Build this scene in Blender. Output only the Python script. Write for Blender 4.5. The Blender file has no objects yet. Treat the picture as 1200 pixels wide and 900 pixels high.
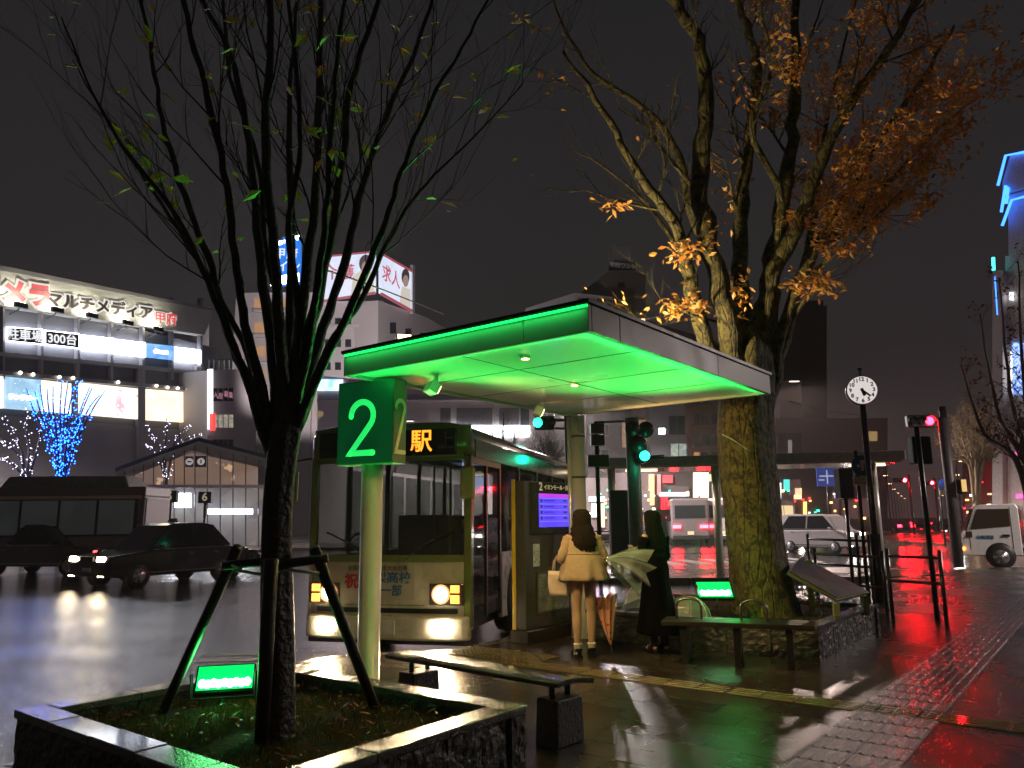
import bpy, bmesh, math, random
from mathutils import Vector, Matrix, Euler, noise
R = math.radians
PI = math.pi
SC = bpy.context.scene
COL = SC.collection
rng = random.Random(7)

# ------------------------------------------------------------------ camera
CAM_Z = 1.5
cam_d = bpy.data.cameras.new('camera')
cam = bpy.data.objects.new('camera', cam_d)
COL.objects.link(cam)
cam_d.sensor_width = 36
cam_d.lens = 27.0
cam_d.clip_end = 2000
CAM_M = Matrix.Translation((0, 0, CAM_Z)) @ Matrix.Rotation(R(90 + 10.08), 4, 'X') @ Matrix.Rotation(R(-0.57), 4, 'Z')
cam.matrix_world = CAM_M
SC.camera = cam

# ------------------------------------------------------------------ night sky
w = bpy.data.worlds.new('World'); SC.world = w; w.use_nodes = True
nt = w.node_tree; nt.nodes.clear()
wo = nt.nodes.new('ShaderNodeOutputWorld'); bg = nt.nodes.new('ShaderNodeBackground')
tc = nt.nodes.new('ShaderNodeTexCoord'); sx = nt.nodes.new('ShaderNodeSeparateXYZ')
cr = nt.nodes.new('ShaderNodeValToRGB')
nt.links.new(tc.outputs['Generated'], sx.inputs[0])
nt.links.new(sx.outputs['Z'], cr.inputs[0])
nt.links.new(cr.outputs[0], bg.inputs[0]); nt.links.new(bg.outputs[0], wo.inputs[0])
cr.color_ramp.elements[0].position = 0.0; cr.color_ramp.elements[0].color = (.037, .029, .0285, 1)
cr.color_ramp.elements[1].position = 0.65; cr.color_ramp.elements[1].color = (.0155, .0148, .0162, 1)
e = cr.color_ramp.elements.new(.2); e.color = (.025, .0215, .022, 1)
bg.inputs[1].default_value = 1.0

SC.view_settings.view_transform = 'Standard'
SC.view_settings.look = 'None'
SC.view_settings.exposure = 0
SC.view_settings.gamma = 1
SC.render.engine = 'CYCLES'
SC.cycles.use_denoising = True
SC.cycles.max_bounces = 6
SC.cycles.transparent_max_bounces = 16
SC.cycles.sample_clamp_indirect = 4
SC.cycles.sample_clamp_direct = 0

# ------------------------------------------------------------------ pixel helpers (photo is 1200 x 900)
def ray(px, py):
    d = CAM_M.to_3x3() @ Vector(((px - 600) / 900, -(py - 450) / 900, -1))
    return d
def at(px, py, Y):
    d = ray(px, py); t = Y / d.y
    return Vector((d.x * t, Y, CAM_Z + d.z * t))
def onz(px, py, z=0.0):
    d = ray(px, py); t = (z - CAM_Z) / d.z
    return Vector((d.x * t, d.y * t, z))

# ------------------------------------------------------------------ mesh building
class MB:
    def __init__(s, M=None):
        s.v = []; s.f = []; s.M = M or Matrix.Identity(4); s.sm = []
    def add(s, vs, fs, smooth=False, M=None):
        m = s.M @ M if M is not None else s.M
        b = len(s.v)
        s.v += [m @ Vector(p) for p in vs]
        s.f += [tuple(b + i for i in f) for f in fs]
        s.sm += [smooth] * len(fs)
        return s
    def box(s, c, d, M=None, rz=0, rx=0, ry=0, top=(1, 1)):
        x, y, z = d[0] / 2, d[1] / 2, d[2] / 2
        tx, ty = top
        vs = [(-x, -y, -z), (x, -y, -z), (x, y, -z), (-x, y, -z), (-x * tx, -y * ty, z), (x * tx, -y * ty, z), (x * tx, y * ty, z), (-x * tx, y * ty, z)]
        m = Matrix.Translation(c)
        if rz or rx or ry: m = m @ Euler((rx, ry, rz)).to_matrix().to_4x4()
        if M is not None: m = M @ m
        return s.add(vs, [(0, 3, 2, 1), (4, 5, 6, 7), (0, 1, 5, 4), (1, 2, 6, 5), (2, 3, 7, 6), (3, 0, 4, 7)], M=m)
    def b2(s, x0, x1, y0, y1, z0, z1):
        return s.box(((x0 + x1) / 2, (y0 + y1) / 2, (z0 + z1) / 2), (abs(x1 - x0), abs(y1 - y0), abs(z1 - z0)))
    def tube(s, pts, rad, seg=8, cap=True, smooth=True):
        pts = [Vector(p) for p in pts]
        if not isinstance(rad, (list, tuple)): rad = [rad] * len(pts)
        vs = []; fs = []
        ref = None
        for i, p in enumerate(pts):
            t = (pts[min(i + 1, len(pts) - 1)] - pts[max(i - 1, 0)])
            if t.length < 1e-9: t = Vector((0, 0, 1))
            t.normalize()
            if ref is None:
                ref = t.orthogonal().normalized()
            ref = (ref - t * ref.dot(t))
            if ref.length < 1e-6: ref = t.orthogonal()
            ref.normalize()
            q = t.cross(ref)
            for k in range(seg):
                a = 2 * PI * k / seg
                vs.append(p + (ref * math.cos(a) + q * math.sin(a)) * rad[i])
        for i in range(len(pts) - 1):
            for k in range(seg):
                a = i * seg + k; b = i * seg + (k + 1) % seg
                fs.append((a, b, b + seg, a + seg))
        if cap:
            fs.append(tuple(range(seg - 1, -1, -1))); fs.append(tuple(range((len(pts) - 1) * seg, len(pts) * seg)))
        return s.add(vs, fs, smooth)
    def cyl(s, p0, p1, r, seg=16, r1=None):
        return s.tube([p0, p1], [r, r if r1 is None else r1], seg)
    def bar(s, p0, p1, w, h, up=(0, 0, 1)):
        p0 = Vector(p0); p1 = Vector(p1); d = p1 - p0; L = d.length; d.normalize()
        u = Vector(up)
        x = d.cross(u)
        if x.length < 1e-4: x = d.orthogonal()
        x.normalize(); z = x.cross(d)
        m = Matrix((x, d, z)).transposed().to_4x4(); m.translation = (p0 + p1) / 2
        return s.box((0, 0, 0), (w, L, h), M=m)
    def prism(s, poly, z0, z1):
        n = len(poly)
        vs = [(p[0], p[1], z0) for p in poly] + [(p[0], p[1], z1) for p in poly]
        fs = [tuple(range(n - 1, -1, -1)), tuple(range(n, 2 * n))] + [(i, (i + 1) % n, n + (i + 1) % n, n + i) for i in range(n)]
        return s.add(vs, fs)
    def xprism(s, poly, x0, x1):            # poly in (y, z), extruded along x
        n = len(poly)
        vs = [(x0, p[0], p[1]) for p in poly] + [(x1, p[0], p[1]) for p in poly]
        fs = [tuple(range(n)), tuple(range(2 * n - 1, n - 1, -1))] + [(i, n + i, n + (i + 1) % n, (i + 1) % n) for i in range(n)]
        return s.add(vs, fs)
    def quad(s, a, b, c, d):
        return s.add([a, b, c, d], [(0, 1, 2, 3)])
    def ell(s, c, r, seg=14, rings=9, M=None, smooth=True):
        vs = [(c[0], c[1], c[2] - r[2])]
        for i in range(1, rings):
            a = -PI / 2 + PI * i / rings
            for k in range(seg):
                b = 2 * PI * k / seg
                vs.append((c[0] + r[0] * math.cos(a) * math.cos(b), c[1] + r[1] * math.cos(a) * math.sin(b), c[2] + r[2] * math.sin(a)))
        vs.append((c[0], c[1], c[2] + r[2]))
        fs = [(0, 1 + (k + 1) % seg, 1 + k) for k in range(seg)]
        for i in range(rings - 2):
            for k in range(seg):
                a = 1 + i * seg + k; b = 1 + i * seg + (k + 1) % seg
                fs.append((a, b, b + seg, a + seg))
        t = len(vs) - 1; o = 1 + (rings - 2) * seg
        fs += [(t, o + k, o + (k + 1) % seg) for k in range(seg)]
        return s.add(vs, fs, smooth, M=M)
    def rings(s, rs, smooth=True, cap=True):
        n = len(rs[0]); vs = [p for r in rs for p in r]; fs = []
        for i in range(len(rs) - 1):
            for k in range(n):
                a = i * n + k; b = i * n + (k + 1) % n
                fs.append((a, b, b + n, a + n))
        if cap:
            fs.append(tuple(range(n - 1, -1, -1))); fs.append(tuple(range((len(rs) - 1) * n, len(rs) * n)))
        return s.add(vs, fs, smooth)
    def build(s, name, m, parent=None, world=False, bevel=0, label=None):
        me = bpy.data.meshes.new(name)
        vs = s.v
        if world and parent is not None:
            wm_ = parent.matrix_basis.copy(); q_ = parent.parent
            while q_ is not None: wm_ = q_.matrix_basis @ wm_; q_ = q_.parent
            inv = wm_.inverted(); vs = [inv @ p for p in vs]
        me.from_pydata([tuple(p) for p in vs], [], s.f)
        me.polygons.foreach_set('use_smooth', s.sm)
        me.update()
        o = bpy.data.objects.new(name, me)
        if m is not None: me.materials.append(m)
        COL.objects.link(o)
        if parent is not None: o.parent = parent
        if bevel:
            b = o.modifiers.new('bevel', 'BEVEL'); b.width = bevel; b.segments = 2; b.limit_method = 'ANGLE'; b.angle_limit = R(40)
        if label: o['label'] = label
        return o

def thing(name, label, cat, loc=(0, 0, 0), rz=0, group=None):
    o = bpy.data.objects.new(name, None); COL.objects.link(o)
    o.matrix_basis = Matrix.Translation(loc) @ Matrix.Rotation(rz, 4, 'Z')
    o.empty_display_size = .2
    o['label'] = label; o['category'] = cat
    if group: o['group'] = group
    return o
def tag(o, label, cat, group=None, kind=None):
    o['label'] = label; o['category'] = cat
    if group: o['group'] = group
    if kind: o['kind'] = kind
    return o
def struct(o, label=None):
    o['kind'] = 'structure'
    if label: o['label'] = label
    return o
def kids(o): return [c for c in COL.objects if c.parent == o]
def dup(o, loc, rz, label, group=None):
    M = Matrix.Translation(loc) @ Matrix.Rotation(rz, 4, 'Z')
    r = o.copy(); COL.objects.link(r); r.matrix_basis = M
    r['label'] = label
    if group: r['group'] = group
    for ch in kids(o):
        c = ch.copy(); COL.objects.link(c); c.parent = r
        for g in kids(ch):
            d = g.copy(); COL.objects.link(d); d.parent = c
    return r

_fc = {}
def text_part(txt, size, M, mt, parent, name='lettering', ext=.004, bold=0, align='CENTER', sx=1.0):
    """M maps the text's x (right), y (up) and z (out of the sign) into the parent's space"""
    cu = bpy.data.curves.new('txt', 'FONT'); cu.body = txt; cu.size = size; cu.extrude = ext
    cu.align_x = align; cu.align_y = 'CENTER'; cu.offset = bold; cu.resolution_u = 3
    to = bpy.data.objects.new('txt', cu); COL.objects.link(to)
    dg = bpy.context.evaluated_depsgraph_get()
    me = bpy.data.meshes.new_from_object(to.evaluated_get(dg))
    bpy.data.objects.remove(to)
    me.transform(M @ Matrix.Diagonal((sx, 1, 1, 1)))
    me.materials.clear(); me.materials.append(mt)
    o = bpy.data.objects.new(name, me); COL.objects.link(o)
    if parent is not None: o.parent = parent
    return o
def face_front(x, y, z):     # text on a face whose outward normal is local -Y
    return Matrix.Translation((x, y, z)) @ Matrix.Rotation(R(90), 4, 'X')
def face_xpos(x, y, z):      # outward normal +X
    return Matrix.Translation((x, y, z)) @ Matrix.Rotation(R(90), 4, 'Z') @ Matrix.Rotation(R(90), 4, 'X')

# ------------------------------------------------------------------ materials
_m = {}
def mat(name, col=(.5, .5, .5), rough=.5, metal=0, emit=None, es=0, var=.15, nscale=8, bump=0, bscale=40, coat=0, spec=None, trans=None):
    if name in _m: return _m[name]
    m = bpy.data.materials.new(name); m.use_nodes = True; t = m.node_tree; n = t.nodes
    p = n['Principled BSDF']; L = t.links.new
    c = n.new('ShaderNodeTexCoord')
    if var and not emit:
        ns = n.new('ShaderNodeTexNoise'); ns.inputs['Scale'].default_value = nscale; ns.inputs['Detail'].default_value = 5
        L(c.outputs['Object'], ns.inputs['Vector'])
        r = n.new('ShaderNodeValToRGB')
        r.color_ramp.elements[0].position = .3; r.color_ramp.elements[1].position = .7
        r.color_ramp.elements[0].color = tuple(x * (1 - var) for x in col) + (1,)
        r.color_ramp.elements[1].color = tuple(min(1, x * (1 + var)) for x in col) + (1,)
        L(ns.outputs['Fac'], r.inputs[0]); L(r.outputs[0], p.inputs['Base Color'])
        mr = n.new('ShaderNodeMapRange'); mr.inputs[3].default_value = max(.02, rough * .75); mr.inputs[4].default_value = min(1, rough * 1.25)
        L(ns.outputs['Fac'], mr.inputs[0]); L(mr.outputs[0], p.inputs['Roughness'])
    else:
        p.inputs['Base Color'].default_value = tuple(col) + (1,)
        p.inputs['Roughness'].default_value = rough
    p.inputs['Metallic'].default_value = metal
    if coat:
        p.inputs['Coat Weight'].default_value = coat; p.inputs['Coat Roughness'].default_value = .08
    if spec is not None: p.inputs['Specular IOR Level'].default_value = spec
    if emit:
        p.inputs['Emission Color'].default_value = tuple(emit) + (1,); p.inputs['Emission Strength'].default_value = es
    if bump:
        b = n.new('ShaderNodeTexNoise'); b.inputs['Scale'].default_value = bscale; b.inputs['Detail'].default_value = 4
        L(c.outputs['Object'], b.inputs['Vector'])
        bp = n.new('ShaderNodeBump'); bp.inputs['Strength'].default_value = bump; bp.inputs['Distance'].default_value = .02
        L(b.outputs['Fac'], bp.inputs['Height']); L(bp.outputs[0], p.inputs['Normal'])
    if trans is not None:
        tr = n.new('ShaderNodeBsdfTransparent'); tr.inputs[0].default_value = (.9, .95, .93, 1)
        mx = n.new('ShaderNodeMixShader'); mx.inputs[0].default_value = 1 - trans
        L(tr.outputs[0], mx.inputs[1]); L(p.outputs[0], mx.inputs[2]); L(mx.outputs[0], n['Material Output'].inputs[0])
    _m[name] = m
    return m

def pattern_emit(name, cols, scale, es, mode='noise', dark=(0, 0, 0)):
    """a lit panel whose colours vary: posters, interiors seen through glass"""
    if name in _m: return _m[name]
    m = bpy.data.materials.new(name); m.use_nodes = True; t = m.node_tree; n = t.nodes; L = t.links.new
    p = n['Principled BSDF']; c = n.new('ShaderNodeTexCoord')
    if mode == 'noise':
        a = n.new('ShaderNodeTexNoise'); a.inputs['Scale'].default_value = scale * 2.4; a.inputs['Detail'].default_value = 5; a.inputs['Distortion'].default_value = .8; out = a.outputs['Fac']
    else:
        a = n.new('ShaderNodeTexVoronoi'); a.inputs['Scale'].default_value = scale
        sp = n.new('ShaderNodeSeparateColor'); L(a.outputs['Color'], sp.inputs[0]); out = sp.outputs[0]
    L(c.outputs['Object'], a.inputs['Vector'])
    r = n.new('ShaderNodeValToRGB'); el = r.color_ramp.elements
    lo, hi = (.36, .64) if mode == 'noise' else (0, 1)
    for i, cc in enumerate(cols):
        pos = lo + (hi - lo) * i / max(1, len(cols) - 1)
        if i == 0: el[0].position = pos; el[0].color = tuple(cc) + (1,)
        elif i == len(cols) - 1: el[1].position = pos; el[1].color = tuple(cc) + (1,)
        else:
            q = el.new(pos); q.color = tuple(cc) + (1,)
    L(out, r.inputs[0]); p.inputs['Base Color'].default_value = (.1, .1, .1, 1)
    L(r.outputs[0], p.inputs['Emission Color']); p.inputs['Emission Strength'].default_value = es
    p.inputs['Roughness'].default_value = .4
    _m[name] = m
    return m

def leaf_mat(name, cols, rough=.45):
    m = bpy.data.materials.new(name); m.use_nodes = True; t = m.node_tree; n = t.nodes; L = t.links.new
    p = n['Principled BSDF']; g = n.new('ShaderNodeNewGeometry'); r = n.new('ShaderNodeValToRGB'); el = r.color_ramp.elements
    for i, cc in enumerate(cols):
        pos = i / max(1, len(cols) - 1)
        if i == 0: el[0].position = pos; el[0].color = tuple(cc) + (1,)
        elif i == len(cols) - 1: el[1].position = pos; el[1].color = tuple(cc) + (1,)
        else:
            q = el.new(pos); q.color = tuple(cc) + (1,)
    L(g.outputs['Random Per Island'], r.inputs[0]); L(r.outputs[0], p.inputs['Base Color']); p.inputs['Roughness'].default_value = rough
    tr = n.new('ShaderNodeBsdfTranslucent'); L(r.outputs[0], tr.inputs[0])
    mx = n.new('ShaderNodeMixShader'); mx.inputs[0].default_value = .35
    L(p.outputs[0], mx.inputs[1]); L(tr.outputs[0], mx.inputs[2]); L(mx.outputs[0], n['Material Output'].inputs[0])
    return m

def wet_ground(name, c1, c2, r0, r1, bump=.25, brick=None, rot=0, ripple=90, dist=.006):
    m = bpy.data.materials.new(name); m.use_nodes = True; t = m.node_tree; n = t.nodes; L = t.links.new
    p = n['Principled BSDF']; tcn = n.new('ShaderNodeTexCoord')
    mp = n.new('ShaderNodeMapping'); mp.inputs['Rotation'].default_value = (0, 0, rot); L(tcn.outputs['Object'], mp.inputs[0])
    def noise_(sc, det=4):
        a = n.new('ShaderNodeTexNoise'); a.inputs['Scale'].default_value = sc; a.inputs['Detail'].default_value = det
        L(mp.outputs[0], a.inputs['Vector']); return a.outputs['Fac']
    big = noise_(.55, 5); mid = noise_(6); fine = noise_(ripple, 3 if brick else 7); grain = noise_(260, 2)
    cr_ = n.new('ShaderNodeValToRGB'); cr_.color_ramp.elements[0].color = c1 + (1,); cr_.color_ramp.elements[1].color = c2 + (1,)
    cr_.color_ramp.elements[0].position = .35; cr_.color_ramp.elements[1].position = .65
    L(mid, cr_.inputs[0]); colout = cr_.outputs[0]
    mr = n.new('ShaderNodeMapRange'); mr.inputs[1].default_value = .4; mr.inputs[2].default_value = .62; mr.inputs[3].default_value = r0; mr.inputs[4].default_value = r1
    L(big, mr.inputs[0]); rout = mr.outputs[0]
    h = n.new('ShaderNodeMath'); h.operation = 'MULTIPLY_ADD'; h.inputs[1].default_value = .35; L(grain, h.inputs[0]); L(fine, h.inputs[2])
    if not brick: h.inputs[1].default_value = .18
    # puddles lie calmer than the stone between them
    ps = n.new('ShaderNodeMapRange'); ps.inputs[1].default_value = .38; ps.inputs[2].default_value = .6; ps.inputs[3].default_value = .55; ps.inputs[4].default_value = 1; L(big, ps.inputs[0])
    hm = n.new('ShaderNodeMath'); hm.operation = 'MULTIPLY'; L(h.outputs[0], hm.inputs[0]); L(ps.outputs[0], hm.inputs[1])
    hout = hm.outputs[0]
    if brick:
        b = n.new('ShaderNodeTexBrick'); L(mp.outputs[0], b.inputs['Vector'])
        b.inputs['Scale'].default_value = 1; b.inputs['Brick Width'].default_value = brick[0]; b.inputs['Row Height'].default_value = brick[1]
        b.inputs['Mortar Size'].default_value = .008; b.inputs['Mortar Smooth'].default_value = .3
        b.inputs['Color1'].default_value = (1, 1, 1, 1); b.inputs['Color2'].default_value = (.5, .48, .46, 1); b.inputs['Mortar'].default_value = (.18, .18, .18, 1)
        mu = n.new('ShaderNodeMixRGB'); mu.blend_type = 'MULTIPLY'; mu.inputs[0].default_value = 1
        L(cr_.outputs[0], mu.inputs[1]); L(b.outputs['Color'], mu.inputs[2]); colout = mu.outputs[0]
        mm = n.new('ShaderNodeMath'); mm.operation = 'MULTIPLY_ADD'; mm.inputs[1].default_value = -3.0; L(b.outputs['Fac'], mm.inputs[0]); L(hm.outputs[0], mm.inputs[2]); 
        # each slab leans a little
        sep = n.new('ShaderNodeSeparateColor'); L(b.outputs['Color'], sep.inputs[0])
        ro = n.new('ShaderNodeMath'); ro.operation = 'MULTIPLY_ADD'; ro.inputs[1].default_value = .10; L(sep.outputs[0], ro.inputs[0]); L(mr.outputs[0], ro.inputs[2]); rout = ro.outputs[0]
        hout = mm.outputs[0]
    bp = n.new('ShaderNodeBump'); bp.inputs['Strength'].default_value = bump; bp.inputs['Distance'].default_value = dist
    L(hout, bp.inputs['Height']); L(bp.outputs[0], p.inputs['Normal'])
    L(colout, p.inputs['Base Color']); L(rout, p.inputs['Roughness'])
    p.inputs['IOR'].default_value = 1.45
    if not brick:      # a film of rain water lies on the asphalt
        p.inputs['IOR'].default_value = 1.6; p.inputs['Coat Weight'].default_value = 1; p.inputs['Coat Roughness'].default_value = .06; p.inputs['Coat IOR'].default_value = 1.6; L(bp.outputs[0], p.inputs['Coat Normal'])
    return m

UA = math.atan2(-1.24, 1.60)         # plan direction of the shelter's long kerb side
U = Vector((math.cos(UA), math.sin(UA), 0)); V = Vector((-math.sin(UA), math.cos(UA), 0))

ASPHALT = wet_ground('wet asphalt', (.018, .018, .019), (.035, .034, .034), .03, .08, 1.0, ripple=11, dist=.014)
PAVE = wet_ground('wet paving slabs', (.042, .032, .024), (.075, .058, .043), .10, .27, .45, brick=(.6, .3), rot=-UA, ripple=70)
KERB = mat('wet granite kerb', (.16, .15, .14), .22, bump=.3, bscale=60, coat=.3)
TACT = mat('ochre tactile tile', (.14, .10, .045), .22, bump=.3, bscale=50, coat=.4)
TACTG = mat('grey tactile tile', (.03, .026, .023), .20, bump=.4, bscale=50)
WHITEP = mat('road paint', (.5, .5, .48), .3, bump=.2)
STEEL = mat('brushed painted steel', (.62, .60, .55), .3, metal=.35, var=.03, nscale=2)
DARKM = mat('dark bronze metal', (.035, .03, .026), .35, metal=.3)
BLACKM = mat('black painted metal', (.02, .02, .022), .3)
STONE = mat('rough split stone', (.055, .055, .05), .35, bump=1.0, bscale=22, var=.5)
STONETOP = mat('wet stone coping', (.09, .085, .075), .16, bump=.55, bscale=75, var=.35, coat=.5)
SOIL = mat('wet soil', (.03, .022, .014), .95, bump=.8, bscale=30)
WOODD = mat('dark wet timber', (.022, .016, .011), .5, bump=.4, bscale=25, var=.35)
BARK1 = mat('dark wet bark', (.032, .023, .016), .42, bump=.8, bscale=28, var=.4)
BARK2 = mat('mossy zelkova bark', (.15, .11, .04), .7, bump=1.0, bscale=20, var=.6, nscale=7)
def rebark(m, patch, moss):
    t = m.node_tree; n = t.nodes; L = t.links.new; p = n['Principled BSDF']; c = n.new('ShaderNodeTexCoord'); mp = n.new('ShaderNodeMapping'); mp.inputs['Scale'].default_value = (1, 1, .28); L(c.outputs['Object'], mp.inputs[0])
    v = n.new('ShaderNodeTexVoronoi'); v.inputs['Scale'].default_value = 9; v.feature = 'DISTANCE_TO_EDGE'; L(mp.outputs[0], v.inputs['Vector'])
    q = n.new('ShaderNodeTexNoise'); q.inputs['Scale'].default_value = 42; q.inputs['Detail'].default_value = 8; q.inputs['Roughness'].default_value = .7; L(mp.outputs[0], q.inputs['Vector'])
    mr = n.new('ShaderNodeMapRange'); mr.inputs[2].default_value = .10; L(v.outputs['Distance'], mr.inputs[0])
    a = n.new('ShaderNodeMath'); a.operation = 'MULTIPLY_ADD'; a.inputs[1].default_value = .5; L(mr.outputs[0], a.inputs[0]); L(q.outputs['Fac'], a.inputs[2])
    b = n.new('ShaderNodeBump'); b.inputs['Strength'].default_value = 1; b.inputs['Distance'].default_value = .035; L(a.outputs[0], b.inputs['Height']); L(b.outputs[0], p.inputs['Normal'])
    w = n.new('ShaderNodeTexNoise'); w.inputs['Scale'].default_value = 11; w.inputs['Detail'].default_value = 7; w.inputs['Roughness'].default_value = .75; L(c.outputs['Object'], w.inputs['Vector'])
    r = n.new('ShaderNodeValToRGB'); e = r.color_ramp.elements; e[0].position = .44; e[0].color = patch + (1,); e[1].position = .54; e[1].color = moss + (1,)
    L(w.outputs['Fac'], r.inputs[0])
    mx = n.new('ShaderNodeMixRGB'); mx.blend_type = 'MULTIPLY'; mx.inputs[0].default_value = .30; L(r.outputs[0], mx.inputs[1]); L(mr.outputs[0], mx.inputs[2]); L(mx.outputs[0], p.inputs['Base Color'])
rebark(BARK2, (.045, .032, .014), (.17, .13, .03))
GLASS = mat('dark window glass', (.02, .022, .025), .06, var=0, trans=.45)
GLASSD = mat('dark glazing', (.015, .016, .02), .08, var=0)
WHITEB = mat('white paint', (.72, .71, .68), .3, var=.06, coat=.3)
RUB = mat('black rubber', (.015, .015, .015), .5)
CHROME = mat('chrome', (.6, .6, .6), .12, metal=1, var=0)
HEADL = mat('lit headlamp', (1, 1, 1), emit=(1, .80, .50), es=70)
HEADW = mat('lit white headlamp', (1, 1, 1), emit=(1, .95, .88), es=60)
TAILR = mat('lit tail lamp', (1, 0, 0), emit=(1, .03, .03), es=14)
GREENL = mat('green led glow', (0, 1, .2), emit=(.02, 1, .16), es=14)

# ------------------------------------------------------------------ ground
g = MB(); g.quad((-350, -60, -.15), (350, -60, -.15), (350, 700, -.15), (-350, 700, -.15))
struct(g.build('road', ASPHALT), 'wet black asphalt road shining with reflected lights')

K = [(-3.9, 1.0), (-3.3, 4.6)] + [tuple(onz(*q)[:2]) for q in ((318, 792), (350, 778), (405, 769), (470, 766), (540, 762), (596, 750), (626, 738))]
last = Vector(K[-1])
K += [(last.x + .9, last.y + 2.4), (3.0, 14.6), (4.6, 16.2), (7.0, 16.9), (9.5, 19.5), (13.5, 23.2), (40, 24), (40, -6), (-3.9, -6)]
pv = MB(); n_ = len(K)
pv.prism(list(reversed(K)), -.148, 0)
struct(pv.build('plaza_paving', PAVE), 'wet brown slab paving of the bus stop island')
kb = MB()
for i in range(0, n_ - 4):
    a = Vector(K[i] + (0,)); b = Vector(K[i + 1] + (0,)); d = (b - a); L_ = d.length; d.normalize(); nn = Vector((-d.y, d.x, 0))
    k = max(1, round(L_ / .6))
    for j in range(k):
        p0 = a + d * (L_ * j / k + .004); p1 = a + d * (L_ * (j + 1) / k - .004)
        kb.bar(p0 + nn * .03 + Vector((0, 0, -.07)), p1 + nn * .03 + Vector((0, 0, -.07)), .16, .152)
struct(kb.build('kerb', KERB, bevel=.012), 'row of pale wet kerb stones along the bus bay')

# tactile strips
def strip(P, d, length, width, m, bars, name, label, z=.004):
    d = Vector(d).normalized(); nn = Vector((-d.y, d.x, 0))
    mb = MB(Matrix.Translation((P[0], P[1], 0)) @ Matrix.Rotation(math.atan2(d.y, d.x), 4, 'Z'))
    t = .3; k = int(length / t)
    for i in range(k):
        for j in range(round(width / t)):
            x = i * t; y = (j - width / t / 2) * t
            mb.box((x + t / 2, y + t / 2, z), (t - .008, t - .008, .006))
            if bars:
                for q in range(4): mb.box((x + t / 2, y + (q + .5) * t / 4, z + .005), (t * .9, .03, .006), top=(.97, .6))
            else:
                for q in range(5):
                    for s_ in range(5): mb.box((x + (q + .5) * t / 5, y + (s_ + .5) * t / 5, z + .005), (.03, .03, .006), top=(.6, .6))
    return struct(mb.build(name, m), label)
S0 = onz(562, 771)
strip(S0 + U * -.1, U, 6.3, .3, TACT, True, 'tactile_strip', 'ochre ribbed guiding strip crossing the paving')
strip(onz(540, 765) + U * -.1 + V * .15, U, 1.2, .6, TACT, False, 'tactile_patch', 'ochre dotted tactile patch by the kerb')
Sb = onz(985, 898)
strip(Sb - V * 3, V, 16, .6, TACTG, True, 'tactile_path', 'dark ribbed guiding path towards the crossing')

# island across the lane
i2 = MB(); i2.prism([(1.6, 20.5), (11.0, 20.2), (12.0, 24), (1.2, 24)], -.148, .0)
i2.prism([(-1.5, 27.5), (1.0, 27.5), (1.0, 30), (-1.5, 30)], -.148, .0)
struct(i2.build('platform_paving', PAVE), 'wet paving of the far platform')
fs_ = MB(); fs_.prism([(-60, 47.5), (-4, 47.5), (12, 52), (14, 300), (-60, 300)], -.148, 0.0)
fs_.prism([(24, 32), (80, 32), (80, 300), (24, 300)], -.146, 0.0)
struct(fs_.build('far_pavement', PAVE), 'far pavement along the shop fronts')
mk = MB()
for i in range(9):
    mk.box((2.6 + i * 1.1, 29.5 + i * .25, -.146), (.5, 3.4, .006), rz=.1)
for i in range(2):
    q_ = onz(272 + i * 8, 774 - i * 7, -.146); mk.box(q_, (.9, .14, .006), rz=.1)
struct(mk.build('road_marking', WHITEP), 'worn white stripes painted on the road')

# ------------------------------------------------------------------ bus shelter
HZ = 2.86
cN = onz(690, 388, HZ); cL = onz(397, 440, HZ); cR = onz(903, 462, HZ)
ca = (cN - cL).length; cb = (cR - cN).length
sh = thing('bus_shelter', 'flat roofed bus shelter glowing green underneath on round posts', 'bus shelter', (cN.x, cN.y, 0), UA)
FASC = mat('painted fascia panel', (.46, .42, .39), .4, var=.08, nscale=3)
UNDER = mat('glossy underside panel', (.78, .80, .72), .30, metal=.0, var=.05, nscale=1.2, coat=.35)
rf = MB(); rf.b2(-ca - .02, .02, -.02, cb + .02, HZ + .215, HZ + .245)
roof = rf.build('roof', DARKM, sh)
un = MB(); un.b2(-ca + .05, -.05, .05, cb - .05, HZ + .03, HZ + .05); un.build('underside', UNDER, sh)
jn = MB()
for k in range(1, 4): jn.b2(-ca + .05, -.05, cb * k / 4 - .003, cb * k / 4 + .003, HZ + .026, HZ + .031)
jn.b2(-ca / 2 - .003, -ca / 2 + .003, .06, cb - .06, HZ + .0255, HZ + .0305); jn.build('panel_joint', mat('dark joint', (.12, .14, .11), .5), sh)
fa = MB()
for j in range(2):                                   # fascia boards with open joints
    fa.b2(-ca + (.0 if j == 0 else ca * .78 + .004), (-ca * .22 - .004) if j == 0 else 0, -.0, .045, HZ, HZ + .21)
for y0, y1 in ((.05, cb * .12), (cb * .12 + .008, cb * .62), (cb * .62 + .008, cb)):
    fa.b2(-.045, .0, y0, y1, HZ, HZ + .21)
fa.b2(-ca, -ca + .045, .05, cb, HZ, HZ + .21); fa.b2(-ca + .05, -.05, cb - .045, cb, HZ, HZ + .21)
fa.build('fascia', FASC, sh, bevel=.004)
ls = MB()
ls.b2(-ca + .02, -.0, -.016, -.003, HZ + .185, HZ + .205)      # led line under the roof edge, kerb side
ls.b2(-.062, -.05, .06, cb - .06, HZ + .003, HZ + .018); ls.b2(-ca + .06, -.07, .05, .062, HZ + .003, HZ + .018)
ls.build('led_strip', mat('green led line', (0, .6, .1), emit=(.01, 1, .14), es=1.3), sh)
P2 = onz(683, 747); P1 = onz(431, 803)
inv = sh.matrix_basis.inverted()
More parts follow.
